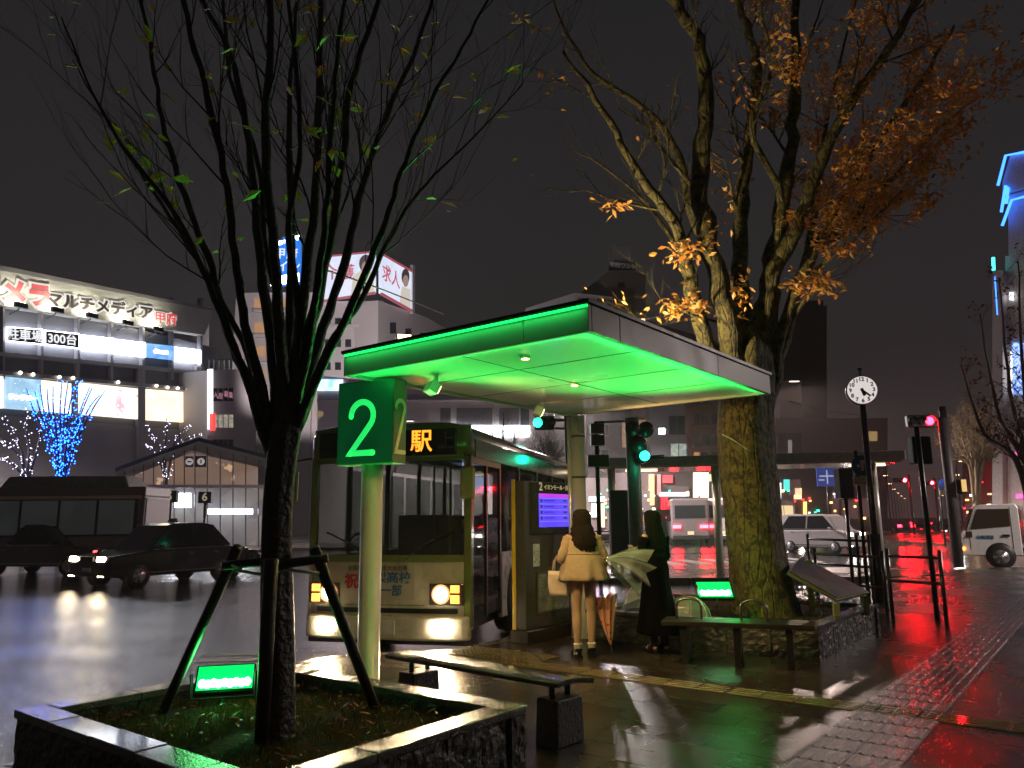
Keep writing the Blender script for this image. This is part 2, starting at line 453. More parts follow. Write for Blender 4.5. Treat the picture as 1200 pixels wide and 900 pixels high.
for P, r in ((P2, .09), (P1, .105)):
    q = inv @ P
    m_ = MB(); m_.tube([(q.x, q.y, 0), (q.x, q.y, .02), (q.x, q.y, .021), (q.x, q.y, HZ + .03)], [r + .05, r + .05, r, r], 28)
    po = m_.build('post', STEEL, sh)
    if P is P2:
        b_ = MB()
        b_.cyl((q.x - .095, q.y - .075, 0), (q.x - .095, q.y - .075, HZ + .02), .03, 12)
        b_.build('drain_pipe', STEEL, po)
        for z in (2.6, 2.05, 1.2):
            c_ = MB(); c_.cyl((q.x, q.y, z), (q.x, q.y, z + .025), r + .006, 24); c_.build('clamp', DARKM, po)
# downlights fixed below the roof
lampm = mat('warm downlight lens', (1, .7, .4), emit=(1, .62, .28), es=10)
def spot(loc, tgt, power, col, ang=120, blend=.8, r=.08, name='lamp'):
    d = bpy.data.lights.new(name, 'SPOT'); d.energy = power; d.color = col; d.spot_size = R(ang); d.spot_blend = blend; d.shadow_soft_size = r
    o = bpy.data.objects.new(name, d); COL.objects.link(o); o.location = loc
    o.rotation_euler = (Vector(tgt) - Vector(loc)).to_track_quat('-Z', 'Y').to_euler(); return o
def point(loc, power, col, r=.1, name='lamp'):
    d = bpy.data.lights.new(name, 'POINT'); d.energy = power; d.color = col; d.shadow_soft_size = r
    o = bpy.data.objects.new(name, d); COL.objects.link(o); o.location = loc; return o
def area(loc, tgt, power, col, sx_, sy_, name='lamp'):
    d = bpy.data.lights.new(name, 'AREA'); d.energy = power; d.color = col; d.shape = 'RECTANGLE'; d.size = sx_; d.size_y = sy_
    o = bpy.data.objects.new(name, d); COL.objects.link(o); o.location = loc
    o.rotation_euler = (Vector(tgt) - Vector(loc)).to_track_quat('-Z', 'Y').to_euler(); return o
WARM = (1, .56, .22)
shM = sh.matrix_basis
for (lx, ly, pw) in ((-ca * .35, .5, 70), (-ca * .5, cb * .5, 60)):
    d_ = MB(); d_.cyl((lx, ly, HZ + .005), (lx, ly, HZ + .03), .045, 16, .045)
    f_ = d_.build('downlight', STEEL, sh)
    g_ = MB(); g_.cyl((lx, ly, HZ + .001), (lx, ly, HZ + .004), .034, 16); g_.build('lens', lampm, f_)
    p = shM @ Vector((lx, ly, HZ - .03)); spot(p, (p.x, p.y, 0), pw, WARM, 165, .5, .05)
# adjustable warm flood on a short bracket below the roof, beside the number sign
SOD = (1, .62, .25)
def roof_or_fill_flood(lx, ly, z, tgt, pw, ang, nm='bracket_or_fill_lamp'):
    p = shM @ Vector((lx, ly, z)); d = (Vector(tgt) - p).normalized(); dl = shM.to_3x3().inverted() @ d
    M = Matrix.Translation((lx, ly, z)) @ dl.to_track_quat('-Y', 'Z').to_matrix().to_4x4()
    b = MB(M); b.box((0, .05, 0), (.16, .10, .11)); o = b.build(nm, STEEL, sh, bevel=.01)
    b = MB(M); b.box((0, -.003, 0), (.13, .006, .08)); b.build('lens', lampm, o)
    b = MB(); b.cyl((lx, ly, z), (lx, ly, HZ + .04) if z < HZ else (lx, ly, HZ + .2), .018, 8); b.build('bracket', STEEL, o)
    spot(p + d * .03, tgt, pw, SOD if nm != 'roof_or_fill_flood' else (1, .84, .52), ang, .7, .05)
roof_or_fill_flood(-ca + .62, .62, HZ - .13, (2.2, 8.9, .9), 190, 100)
roof_or_fill_flood(-ca + .35, cb * .72, HZ - .10, (3.0, 9.5, 1.5), 120, 80)  # second lamp, added to light the big trunk from the left
roof_or_fill_flood(-1.9, cb * .75, HZ + .42, (4.1, 9.5, 7.0), 560, 120, 'roof_or_fill_flood')  # unseen flood added above the roof to light the big tree's crown
roof_or_fill_flood(-ca + .3, .5, HZ + .42, (-.2, 4.6, 5.2), 60, 70, 'roof_or_fill_flood')  # unseen flood added to brighten the bare tree's leaves
# the led line washes the fascia and the underside
def strip_light(l0, l1, z, tgt_off, power, wid=.02):
    a = shM @ Vector((l0[0], l0[1], z)); b = shM @ Vector((l1[0], l1[1], z)); mid = (a + b) / 2
    d = bpy.data.lights.new('led', 'AREA'); d.energy = power; d.color = (.03, 1, .16); d.shape = 'RECTANGLE'; d.size = (b - a).length; d.size_y = wid
    o = bpy.data.objects.new('led', d); COL.objects.link(o)
    x = (b - a).normalized(); zz = -(shM.to_3x3() @ Vector(tgt_off)).normalized(); zz = (zz - x * zz.dot(x)).normalized(); y = zz.cross(x)
    mm = Matrix((x, y, zz)).transposed().to_4x4(); mm.translation = mid; o.matrix_world = mm
strip_light((-ca + .03, -.03, 0), (-.03, -.03, 0), HZ + .20, (0, .25, -1), 2.8)
strip_light((-.10, .1, 0), (-.10, cb - .1, 0), HZ - .02, (-.8, 0, .5), 5)
strip_light((-ca + .1, .10, 0), (-.1, .10, 0), HZ - .02, (0, .8, .5), 3)

# box sign with the number
Pb = Vector((P1.x, P1.y, 0)); SA = R(-27)
z1 = at(418, 443, P1.y - .25).z; z0 = at(418, 543, P1.y - .25).z
sg = thing('stop_number_sign', 'green lit box sign with a white number 2 round the front post', 'stop sign', (P1.x - .015, P1.y - .02, z0), SA)
SGREEN = mat('dark green sign face', (.004, .085, .03), .3, emit=(.0, .030, .009), es=1)
bw, bd, bh = .68, .21, z1 - z0
b_ = MB(); b_.b2(-bw / 2, bw / 2, -bd / 2, bd / 2, 0, bh); b_.build('case', mat('sign case', (.10, .12, .09), .35), sg, bevel=.008)
b_ = MB(); b_.b2(-bw / 2 + .012, bw / 2 - .012, -bd / 2 - .004, -bd / 2 + .002, .012, bh - .012); b_.build('face_panel', SGREEN, sg)
NUM = mat('lit numeral', (.1, .8, .3), emit=(.02, .85, .16), es=.9)
NUM2 = mat('cream numeral', (.75, .65, .45), .4)
def numeral2(mb, w_, h_, th, put):
    """a rounded 2 drawn as a bent bar"""
    pts = []
    r_ = w_ / 2; cy = h_ - r_
    for k in range(0, 15):
        a = PI * (1 - k / 14 * 1.22)
        pts.append((r_ * math.cos(a), cy + r_ * math.sin(a)))
    pts.append((-r_, 0)); pts.append((r_, 0))
    P = [Vector(p) for p in pts]
    L1 = []; L2 = []
    for i, p in enumerate(P):
        t = (P[min(i + 1, len(P) - 1)] - P[max(i - 1, 0)]).normalized(); nn = Vector((-t.y, t.x))
        if i == len(P) - 2:
            t1 = (P[i] - P[i - 1]).normalized(); t2 = (P[i + 1] - P[i]).normalized(); n1 = Vector((-t1.y, t1.x)); n2 = Vector((-t2.y, t2.x)); nn = (n1 + n2).normalized() / max(.45, ((n1 + n2).normalized()).dot(n1))
        L1.append(p + nn * th / 2); L2.append(p - nn * th / 2)
    for i in range(len(P) - 1):
        a, b, c, d = L1[i], L1[i + 1], L2[i + 1], L2[i]
        mb.add([put(*a, 0), put(*b, 0), put(*c, 0), put(*d, 0), put(*a, 1), put(*b, 1), put(*c, 1), put(*d, 1)],
               [(0, 1, 2, 3), (7, 6, 5, 4), (0, 4, 5, 1), (1, 5, 6, 2), (2, 6, 7, 3), (3, 7, 4, 0)])
    for e_ in (P[0], P[-1], P[-2]):
        c0 = put(e_.x, e_.y, 0); c1 = put(e_.x, e_.y, 1); mb.cyl(c0, c1, th / 2, 14)
b_ = MB(); numeral2(b_, .27, .50, .058, lambda x, z, o: Vector((x - .03, -bd / 2 - .005 - .006 * o, z + .11))); b_.build('numeral', NUM, sg)
b_ = MB(); numeral2(b_, .15, .50, .042, lambda x, z, o: Vector((bw / 2 + .002 + .006 * o, x * .95, z + .11))); b_.build('numeral', NUM2, sg)
# bracket arm lamp beside the sign
# ------------------------------------------------------------------ information kiosk
kn = onz(617, 755)
kroot = thing('information_kiosk', 'tall dark kiosk with a violet departures screen and yellow edge', 'kiosk', kn, math.atan2(V.y, V.x))
kw, kd, kh = 1.08, .2, at(620, 563, kn.y).z
# local: x along V (to the right and back), y along -U (away), front face at y = 0 with normal -Y
KM = mat('dark kiosk panel', (.05, .048, .036), .3, var=.1, coat=.3)
b_ = MB(); b_.b2(.0, kw, 0, kd, .16, kh); b_.build('cabinet', KM, kroot, bevel=.01)
b_ = MB(); b_.b2(-.03, kw + .03, -.05, kd + .03, 0, .158); b_.build('plinth', DARKM, kroot, bevel=.01)
b_ = MB(); b_.b2(-.012, -.002, kd - .05, kd + .006, .16, kh + .02); b_.build('edge_strip', mat('yellow edge strip', (.6, .42, .03), .35), kroot)
sc_y = -.012
def ky(px, py):      # point of the kiosk's front face seen at a photo pixel
    d = ray(px, py); o = Vector((0, 0, CAM_Z)); nrm = Vector((U.x, U.y, 0)); t = (kn - o).dot(nrm) / d.dot(nrm); p = o + d * t
    return kroot.matrix_basis.inverted() @ p
a = ky(629, 580); c = ky(670, 617)
sx0, sx1, sz0, sz1 = a.x, c.x, c.z, a.z + .02
b_ = MB(); b_.b2(.12, kw - .04, -.028, -.002, sz0 - .09, kh - .02); b_.build('screen_surround', mat('glossy black', (.03, .03, .024), .15, var=0), kroot, bevel=.006)
SCR = mat('violet screen', (0, 0, 0), emit=(.11, .06, 1.0), es=1.1)
b_ = MB(); b_.b2(sx0, sx1, -.034, -.03, sz0, sz1); scr = b_.build('screen', SCR, kroot)
b_ = MB(); b_.b2(sx0 + .002, sx1 - .002, -.037, -.035, sz1 - .05, sz1 - .002); b_.build('header_bar', mat('magenta bar', (0, 0, 0), emit=(.6, .05, .75), es=1), scr)
rows = ['市役所  16:50  12', '県立病院  16:55  3', '敷島  17:02  7', '山宮  17:10  2']
b_ = MB()
for i in range(5):
    z = sz1 - .055 - i * (sz1 - sz0 - .06) / 5
    b_.b2(sx0 + .01, sx1 - .01, -.037, -.035, z - .008, z - .003)
b_.build('row_line', mat('pale violet', (0, 0, 0), emit=(.35, .3, 1), es=1.1), scr)
txm = mat('screen text', (0, 0, 0), emit=(.02, .02, .16), es=1)
for i in range(4):
    z = sz1 - .085 - i * (sz1 - sz0 - .06) / 5
    b_ = MB(); b_.b2(sx0 + .03, sx0 + .075, -.037, -.035, z - .028, z + .012); b_.b2(sx0 + .11, sx0 + .34, -.037, -.035, z - .012, z - .002); b_.b2(sx1 - .24, sx1 - .17, -.037, -.035, z - .02, z + .006); b_.b2(sx1 - .11, sx1 - .03, -.037, -.035, z - .028, z + .012)
    b_.build('entry', txm, scr)
HT = mat('pale lettering', (.6, .58, .4), .5, emit=(.5, .45, .25), es=.35)
text_part('2', .15, face_front(sx0 + .05, -.03, sz1 + .085), HT, kroot, bold=.003)
text_part('イオンモール・国母・大塚', .072, face_front(sx0 + .12, -.03, sz1 + .08), HT, kroot, align='LEFT', bold=.001)
b_ = MB(); b_.b2(.16, .30, -.006, -.001, kh - 1.08, kh - .80); nb_ = b_.build('notice', mat('faded notice', (.42, .45, .42), .4, var=.5, nscale=25), kroot)
b_ = MB(); b_.b2(.22, kw - .12, -.016, -.001, .33, kh - 1.15); tp = b_.build('timetable_frame', KM, kroot)
b_ = MB(); b_.b2(.25, kw - .15, -.021, -.017, .36, kh - 1.18); b_.build('timetable', mat('timetable glass', (.16, .18, .14), .1, var=.5, nscale=9, coat=1), tp)
tl = MB()
for i in range(16):
    z = .42 + i * .045
    for j in range(3): tl.b2(.29 + j * .18, .29 + j * .18 + rng.uniform(.08, .15), -.0235, -.0215, z, z + .008)
tl.build('printed_lines', mat('print grey', (.05, .05, .05), .5), tp)

# ------------------------------------------------------------------ bench in front
bl = onz(473, 764, .42); br_ = onz(676, 797, .42)
bd_ = (br_ - bl); blen = bd_.length; ba = math.atan2(bd_.y, bd_.x)
bn = thing('metal_bench', 'backless curved bench beaded with rain on two stone blocks', 'bench', (bl.x, bl.y, 0), ba)
BTOP = mat('rain beaded bench slab', (.05, .038, .024), .15, bump=.9, bscale=90, var=.4, coat=.6)
prof = []
for i in range(13):
    t = i / 12; y = -.21 + .42 * t; prof.append((y, .42 + .012 * math.cos(t * PI) - .02 * (2 * t - 1) ** 2 + .015))
low = [(y * .94, z - .035) for y, z in reversed(prof)]
b_ = MB(); b_.xprism(list(reversed(prof + low)), 0, blen); b_.build('seat', BTOP, bn, bevel=.008)
for x in (.22, blen - .14):
    b_ = MB(); b_.box((x, -.02, .15), (.20, .30, .30), top=(.92, .92)); b_.build('leg', mat('dark stone block', (.05, .045, .04), .3, bump=.6, bscale=40), bn, bevel=.01)
    for q in (-.1, .07):
        b_ = MB(); b_.cyl((x, q, .29), (x, q, .40), .022, 10); b_.build('bracket', DARKM, bn)

# ------------------------------------------------------------------ front planter
def planter(name, label, L, a_, b__, h, th, soil, group, top=STONETOP, rough=STONE):
    """L is the left outer corner, sides run along U (a_) and V (b__)"""
    t = thing(name, label, 'planter', L, UA, group)
    w_ = MB(); cpm = MB()
    segs = [((0, 0), (a_, 0), 0), ((a_, th), (a_, b__), 1), ((0, b__ ), (a_ - th, b__), 2), ((0, th), (0, b__ - th), 3)]
    def run(mbw, mbc, x0, x1, y0, y1, along):
        n2 = max(1, round((abs(x1 - x0) if along == 'x' else abs(y1 - y0)) / .52))
        for i in range(n2):
            if along == 'x':
                s0 = x0 + (x1 - x0) * i / n2; s1 = x0 + (x1 - x0) * (i + 1) / n2
                mbw.b2(s0 + .003, s1 - .003, y0 + .02, y1 - .02, 0, h - .045); mbc.b2(s0 + .002, s1 - .002, y0, y1, h - .043, h + rng.uniform(-.002, .003))
            else:
                s0 = y0 + (y1 - y0) * i / n2; s1 = y0 + (y1 - y0) * (i + 1) / n2
                mbw.b2(x0 + .02, x1 - .02, s0 + .003, s1 - .003, 0, h - .045); mbc.b2(x0, x1, s0 + .002, s1 - .002, h - .043, h + rng.uniform(-.002, .003))
    run(w_, cpm, 0, a_, 0, th, 'x'); run(w_, cpm, 0, a_, b__ - th, b__, 'x')
    run(w_, cpm, 0, th, th, b__ - th, 'y'); run(w_, cpm, a_ - th, a_, th, b__ - th, 'y')
    wo_ = w_.build('wall', rough, t)
    sb = wo_.modifiers.new('s', 'SUBSURF'); sb.subdivision_type = 'SIMPLE'; sb.levels = 4; sb.render_levels = 4
    tex = bpy.data.textures.new('split', 'CLOUDS'); tex.noise_scale = .06
    dm = wo_.modifiers.new('d', 'DISPLACE'); dm.texture = tex; dm.strength = .03; dm.mid_level = .6
    cpm.build('coping', top, t, bevel=.006)
    s_ = MB()
    nx, ny = 30, 30
    vs = []; fs = []
    for i in range(nx + 1):
        for j in range(ny + 1):
            x = th + (a_ - 2 * th) * i / nx; y = th + (b__ - 2 * th) * j / ny
            vs.append((x, y, soil + .03 * noise.noise(Vector((x * 3, y * 3, 0))) + .05 * math.sin(PI * i / nx) * math.sin(PI * j / ny)))
    for i in range(nx):
        for j in range(ny):
            q = i * (ny + 1) + j; fs.append((q, q + ny + 1, q + ny + 2, q + 1))
    s_.add(vs, fs, True); s_.build('soil', SOIL, t)
    return t
H1 = .45
pL = onz(16, 832, H1); pR = onz(619, 826, H1)
dd = pR - pL; a1 = dd.dot(U); b1 = dd.dot(V)
pl1 = planter('stone_planter', 'low split stone planter with wet coping round the bare tree', (pL.x, pL.y, 0), a1, b1, H1, .17, .34, 'stone tree planters')
M1 = pl1.matrix_basis
def grass(root_M, x0, x1, y0, y1, z, n, seed, hmin, hmax, cols, name):
    r = random.Random(seed); mb = MB()
    for _ in range(n):
        x = r.uniform(x0, x1); y = r.uniform(y0, y1); a = r.uniform(0, PI * 2); h = r.uniform(hmin, hmax); w2 = r.uniform(.002, .004)
        if noise.noise(Vector((x * 2.5, y * 2.5, 3))) < -.22: continue
        dx, dy = math.cos(a) * w2, math.sin(a) * w2; lx, ly = r.uniform(-.6, .6) * h, r.uniform(-.6, .6) * h
        zz = z + .05 * math.sin(PI * (x - x0) / (x1 - x0)) * math.sin(PI * (y - y0) / (y1 - y0)) - .02
        b = root_M @ Vector((x, y, zz)); 
        mb.add([b + Vector((-dx, -dy, 0)), b + Vector((dx, dy, 0)), b + Vector((lx * .5 + dx * .7, ly * .5 + dy * .7, h * .65)), b + Vector((lx, ly, h)), b + Vector((lx * .5 - dx * .7, ly * .5 - dy * .7, h * .65))], [(0, 1, 2, 3, 4)])
    o = mb.build(name, leaf_mat(name + ' mat', cols)); return o
GC = [(.10, .09, .02), (.06, .08, .02), (.16, .11, .03), (.05, .06, .015), (.14, .10, .03)]
o = grass(M1, .19, a1 - .19, .19, b1 - .19, .36, 11000, 3, .02, .065, GC, 'grass'); tag(o, 'short wet grass and moss inside the front planter', 'grass', kind='stuff')
def fallen(root_M, x0, x1, y0, y1, z, n, seed, name, label, size=.03):
    r = random.Random(seed); mb = MB()
    for _ in range(n):
        x = r.uniform(x0, x1); y = r.uniform(y0, y1)
        zz = z + .05 * math.sin(PI * (x - x0) / (x1 - x0)) * math.sin(PI * (y - y0) / (y1 - y0)) if z > .1 else z
        M = root_M @ Matrix.Translation((x, y, zz + .008)) @ Euler((r.uniform(-.5, .5) * (z > .1), r.uniform(-.5, .5) * (z > .1), r.uniform(0, 6.3))).to_matrix().to_4x4()
        s = size * r.uniform(.6, 1.3)
        mb.add([(-s, 0, 0), (-.3 * s, -.32 * s, .003), (.5 * s, -.25 * s, .004), (s, 0, .0), (.5 * s, .25 * s, .004), (-.3 * s, .32 * s, .003)], [(0, 1, 2, 3, 4, 5)], M=M)
    o = mb.build(name, leaf_mat(name + ' mat ' + str(seed), [(.35, .10, .02), (.2, .05, .02), (.4, .22, .04), (.12, .04, .015)], .3)); tag(o, label, 'leaves', kind='stuff'); return o
fallen(M1, .2, a1 - .2, .2, b1 - .2, .385, 260, 5, 'fallen_leaves', 'fallen red and brown leaves on the front planter grass')
I4 = Matrix.Identity(4)
fallen(I4, -1, 9, 3, 12, .006, 150, 6, 'paving_leaves', 'a few wet fallen leaves on the paving', .035)

# tree support frame
SUP = thing('tree_support', 'dark timber prop frame with leaning stakes round the bare tree', 'tree support', at(318, 850, 4.3) * 1.0)
def stake(a, b, w_=.06, name='stake'):
    mb = MB(); mb.tube([a, b], w_ / 2, 12); return mb.build(name, WOODD, SUP, world=True)
t_L = at(272, 648, 4.35); t_R = at(368, 642, 4.35)
stake(onz(190, 836, .37), t_L + Vector((.03, 0, .03)), .058); stake(onz(441, 834, .37), t_R, .062)
stake(onz(306, 878, .36), at(318, 655, 4.12), .075)
stake(at(336, 792, 4.72), at(330, 650, 4.5), .05)
stake(at(262, 663, 4.32), at(330, 656, 4.32), .05, 'crossbar'); stake(at(310, 664, 4.28), at(384, 654, 4.3), .05, 'crossbar')
b_ = MB()
b_.tube([at(275, 668, 4.25), at(310, 674, 4.22), at(340, 668, 4.25), at(374, 672, 4.3)], .009, 6); b_.tube([at(272, 662, 4.3), at(282, 667, 4.25), at(285, 660, 4.35)], .008, 6)
b_.build('rope', mat('pale rope', (.35, .45, .35), .6), SUP, world=True)

# ------------------------------------------------------------------ green flood lights
def flood(P, yaw, tilt, w_, h_, label):
    t = thing('flood_light', label, 'flood light', P, yaw, 'green led flood lights in the planters')
    T = Matrix.Rotation(tilt, 4, 'X')
    b_ = MB(T); b_.box((0, .03, .17), (w_, .05, h_), top=(.98, 1)); b_.build('housing', BLACKM, t, bevel=.008)
    b_ = MB(T); b_.box((0, .0015, .17), (w_ - .03, .004, h_ - .03)); pn = b_.build('lens', mat('green flood lens', (0, .4, .1), emit=(.0, 1, .13), es=1.3), t)
    b_ = MB(T)
    for k in range(9):
        b_.ell((-w_ * .37 + k * w_ * .0925, -.002, .17 - h_ * (.20 + .03 * (k % 2))), (w_ * .062, .014, h_ * .15), 10, 6)
    b_.build('led_row', mat('white green led', (1, 1, 1), emit=(.30, 1, .42), es=26), t)
    b_ = MB(); b_.bar((-w_ * .52, .03, .17), (-w_ * .52, .03, .02), .02, .01); b_.bar((w_ * .52, .03, .17), (w_ * .52, .03, .02), .02, .01); b_.bar((-w_ * .52, .03, .02), (w_ * .52, .03, .02), .02, .012)
    b_.cyl((0, .03, -.1), (0, .03, .02), .012, 8)
    b_.build('yoke', BLACKM, t)
    return t
f1 = at(262, 793, 4.95); flood(f1 - Vector((0, 0, .15)), R(14), R(-42), .36, .19, 'green flood light glowing in the grass of the front planter')
f2 = at(840, 688, 9.3); flood(f2 - Vector((0, 0, .15)), R(-2), R(-48), .42, .26, 'green flood light glowing beside the mossy trunk')
GRN = (.02, 1, .12)
spot(f1 + Vector((0, -.08, .03)), f1 + Vector((.1, -1.2, 1.3)), 10, GRN, 150, .7, .08)
point(f1 + Vector((0, -.14, .02)), 1.4, GRN, .1)
up_ = thing('fill_uplight', 'small unseen green fill light added at the foot of the front post', 'uplight', (P1.x - .22, P1.y - .17, 0))  # unseen lamp, added to turn the post's left side green
b_ = MB(); b_.cyl((0, 0, 0), (0, 0, .06), .06, 16); o_ = b_.build('housing', BLACKM, up_); b_ = MB(); b_.cyl((0, 0, .06), (0, 0, .064), .05, 16); b_.build('lens', mat('green flood lens'), o_)
spot((P1.x - .22, P1.y - .17, .09), (P1.x - .03, P1.y - .02, 1.5), 420, GRN, 60, .6, .03)
spot(f2 + Vector((0, -.1, .0)), Vector((1.0, 6.7, HZ + .2)), 900, GRN, 66, .9, .1)
point(f2 + Vector((.15, -.2, -.02)), 3, GRN, .1)

# ------------------------------------------------------------------ trees
def smooth_path(pts, sub=4):
    out = []
    n = len(pts)
    for i in range(n - 1):
        p0 = pts[max(i - 1, 0)]; p1 = pts[i]; p2 = pts[i + 1]; p3 = pts[min(i + 2, n - 1)]
        for k in range(sub):
            t = k / sub
            out.append(.5 * ((2 * p1) + (p2 - p0) * t + (2 * p0 - 5 * p1 + 4 * p2 - p3) * t * t + (3 * p1 - p0 - 3 * p2 + p3) * t ** 3))
    out.append(pts[-1]); return out
def leaf(mb, P, size, r, droop=.5):
    M = Matrix.Translation(P) @ Euler((r.uniform(-1, 1), r.uniform(-.3, 1.3) * droop + r.uniform(-.6, .6), r.uniform(0, 6.3))).to_matrix().to_4x4()
    s = size * r.uniform(.7, 1.25)
    mb.add([(0, 0, 0), (.45 * s, .22 * s, .03 * s), (s, 0, -.08 * s), (.45 * s, -.22 * s, .03 * s)], [(0, 1, 2, 3)], M=M)
def twig(mb, p, d, L, r0, depth, r, tips, gravity=.06, seg=4, spread=.5):
    n = 5; pts = [p.copy()]; q = p.copy(); dd = d.normalized()
    for i in range(n):
        dd = (dd + Vector((r.uniform(-.13, .13), r.uniform(-.13, .13), r.uniform(-.05, .14)))).normalized()
        q = q + dd * (L / n); pts.append(q.copy())
    mb.tube(pts, [r0 * (1 - .75 * i / n) for i in range(n + 1)], seg, cap=False)
    if depth <= 1: tips.append((pts, dd))
    if depth > 0:
        for i in range(1, n + 1):
            if r.random() < .75:
                s = pts[i]; ax = dd.orthogonal(); ax.rotate(Matrix.Rotation(r.uniform(0, 6.3), 3, dd))
                nd = (dd + ax * spread * r.uniform(.6, 1.3) + Vector((0, 0, .15))).normalized()
                twig(mb, s, nd, L * r.uniform(.45, .7), r0 * .5, depth - 1, r, tips, gravity, 3 if depth < 2 else seg, spread)
def build_tree(root, limbs, twigspec, bark, leafm, seed, leafn, leaf_size, leaf_filter=None, trunk=None, leafname='foliage', barkmb=None, rough=.0):
    r = random.Random(seed)
    mt_ = MB()
    mt_.M = root.matrix_basis.inverted()
    if trunk:
        pts = smooth_path(trunk[0], 5); n = len(pts); rr = trunk[1]
        rad = []
        for i in range(n):
            t = i / (n - 1) * (len(rr) - 1); k = min(int(t), len(rr) - 2); rad.append(rr[k] + (rr[k + 1] - rr[k]) * (t - k))
        # an uneven, fluted trunk
        vs = []; fs = []; S = 28
        for i, p in enumerate(pts):
            for k in range(S):
                a = 2 * PI * k / S
                f = 1 + .07 * math.sin(3 * a + 1.1) + .05 * math.sin(5 * a + p.z) + .05 * noise.noise(Vector((math.cos(a) * 2, math.sin(a) * 2, p.z * 2.2)))
                vs.append(p + Vector((math.cos(a), math.sin(a), 0)) * rad[i] * f)
        for i in range(n - 1):
            for k in range(S):
                q = i * S + k; q2 = i * S + (k + 1) % S; fs.append((q, q2, q2 + S, q + S))
        fs.append(tuple(range((n - 1) * S, n * S)))
        mt_.add(vs, fs, True)
    bm = MB(); bm.M = mt_.M; tips = []; tm = MB(); tm.M = mt_.M
    for lb in limbs:
        pts = smooth_path(lb['p'], 5); n = len(pts); r0, r1 = lb['r']
        for i in range(1, n - 1):
            pts[i] = pts[i] + Vector((r.uniform(-1, 1), r.uniform(-1, 1), 0)) * r0 * .22
        rad = [r0 + (r1 - r0) * (i / (n - 1)) ** .85 for i in range(n)]
        rad = [x * (1 + r.uniform(-.08, .1)) for x in rad]
        bm.tube(pts, rad, 10 if r0 > .05 else 7, cap=True)
        st = int(n * lb.get('start', .35))
        for i in range(st, n):
            for _ in range(twigspec['per']):
                if r.random() > twigspec['p'] * lb.get('tw', 1): continue
                t_ = (pts[min(i + 1, n - 1)] - pts[max(0, i - 1)]).normalized()
                ax = t_.orthogonal(); ax.rotate(Matrix.Rotation(r.uniform(0, 6.3), 3, t_))
                d = (t_ * twigspec.get('along', .9) + ax * r.uniform(.35, .8) + Vector((0, 0, .12))).normalized()
                twig(tm, pts[i], d, twigspec['L'] * r.uniform(.6, 1.2), max(.004, rad[i] * .33), twigspec['depth'], r, tips, spread=twigspec.get('spread', .5))
    tr = mt_.build('trunk', bark, root) if trunk else None
    bo = bm.build('limbs', bark, root); tw_ = tm.build('twigs', twigspec.get('mat', bark), root)
    if leafn:
        lm = MB(); lm.M = mt_.M; cnt = 0; tries = 0
        tl = [t for t in tips if leaf_filter is None or leaf_filter(t[0][-1])]
        while tl and cnt < leafn and tries < leafn * 6:
            tries += 1; pts, dd = r.choice(tl); i = r.randint(1, len(pts) - 1)
            P = pts[i] + (pts[i - 1] - pts[i]) * r.random() + Vector((r.gauss(0, .03), r.gauss(0, .03), r.gauss(0, .03)))
            leaf(lm, P, leaf_size, r); cnt += 1
        if cnt:
            l = lm.build(leafname, leafm, root)
    return tips
def P3(lst, Y0, dy):
    n = len(lst); return [at(x, y, Y0 + dy * (i / (n - 1)) ** 1.0) for i, (x, y) in enumerate(lst)]

YT = 4.3
t1b = at(322, 860, YT); t1b.z = .33
t1 = thing('bare_tree', 'dark nearly bare tree spreading many thin limbs from the front planter', 'tree', t1b, 0)
T1 = [at(322, 868, YT), at(324, 760, YT), at(323, 650, YT), at(326, 570, YT), at(334, 505, YT), at(338, 465, YT)]
limb1 = []
def L1(pts, r0, r1, dy, **k):
    limb1.append(dict(p=P3(pts, YT, dy), r=(r0, r1), **k))
L1([(322, 560), (304, 480), (283, 430), (262, 370), (243, 300), (216, 230), (190, 140), (176, 50), (150, -60), (120, -160)], 0.0363, .008, .7)
L1([(325, 540), (310, 470), (288, 380), (276, 300), (262, 200), (240, 100), (214, 0), (195, -90), (170, -190)], 0.0343, .010, -.5)
L1([(330, 520), (318, 400), (304, 290), (292, 170), (268, 60), (228, -20), (200, -120)], 0.0383, .010, .4)
L1([(334, 520), (330, 400), (321, 300), (312, 150), (318, 20), (312, -100), (318, -220)], 0.0409, .012, -.3)
L1([(338, 510), (350, 400), (362, 300), (371, 200), (374, 60), (376, -60), (372, -190)], 0.0422, .012, .5)
L1([(342, 500), (362, 400), (385, 290), (400, 200), (412, 100), (442, 0), (470, -110)], 0.0396, .010, -.6)
L1([(345, 500), (372, 405), (404, 310), (424, 220), (452, 140), (490, 50), (520, -50), (545, -140)], 0.0363, .009, .6)
L1([(348, 505), (384, 410), (424, 350), (462, 270), (500, 215), (556, 160), (612, 100)], 0.0297, .004, .9, start=.3, tw=1.3)
L1([(346, 505), (380, 425), (420, 340), (452, 260), (475, 190), (505, 120), (550, 40), (590, -30)], 0.0297, .006, -.7)
L1([(330, 500), (338, 400), (342, 260), (338, 150), (345, 40), (357, -80)], 0.0363, .010, 1.0)
L1([(318, 540), (286, 440), (244, 330), (205, 250), (150, 180), (110, 110), (72, 20)], 0.0277, .004, -.4, start=.3, tw=1.2)
L1([(312, 500), (284, 400), (222, 290), (170, 210), (130, 150), (85, 70)], 0.0231, .004, .8, start=.35, tw=1.2)
L1([(336, 480), (330, 380), (310, 280), (302, 190), (270, 90), (262, 0), (250, -100)], 0.0264, .008, .9)
L1([(350, 470), (370, 350), (382, 250), (390, 130), (400, 30), (420, -80)], 0.0277, .008, -1.0)
L1([(340, 480), (352, 380), (338, 270), (352, 170), (345, 60), (330, -60)], 0.0264, .008, -.9)
def lf1(p):
    return True
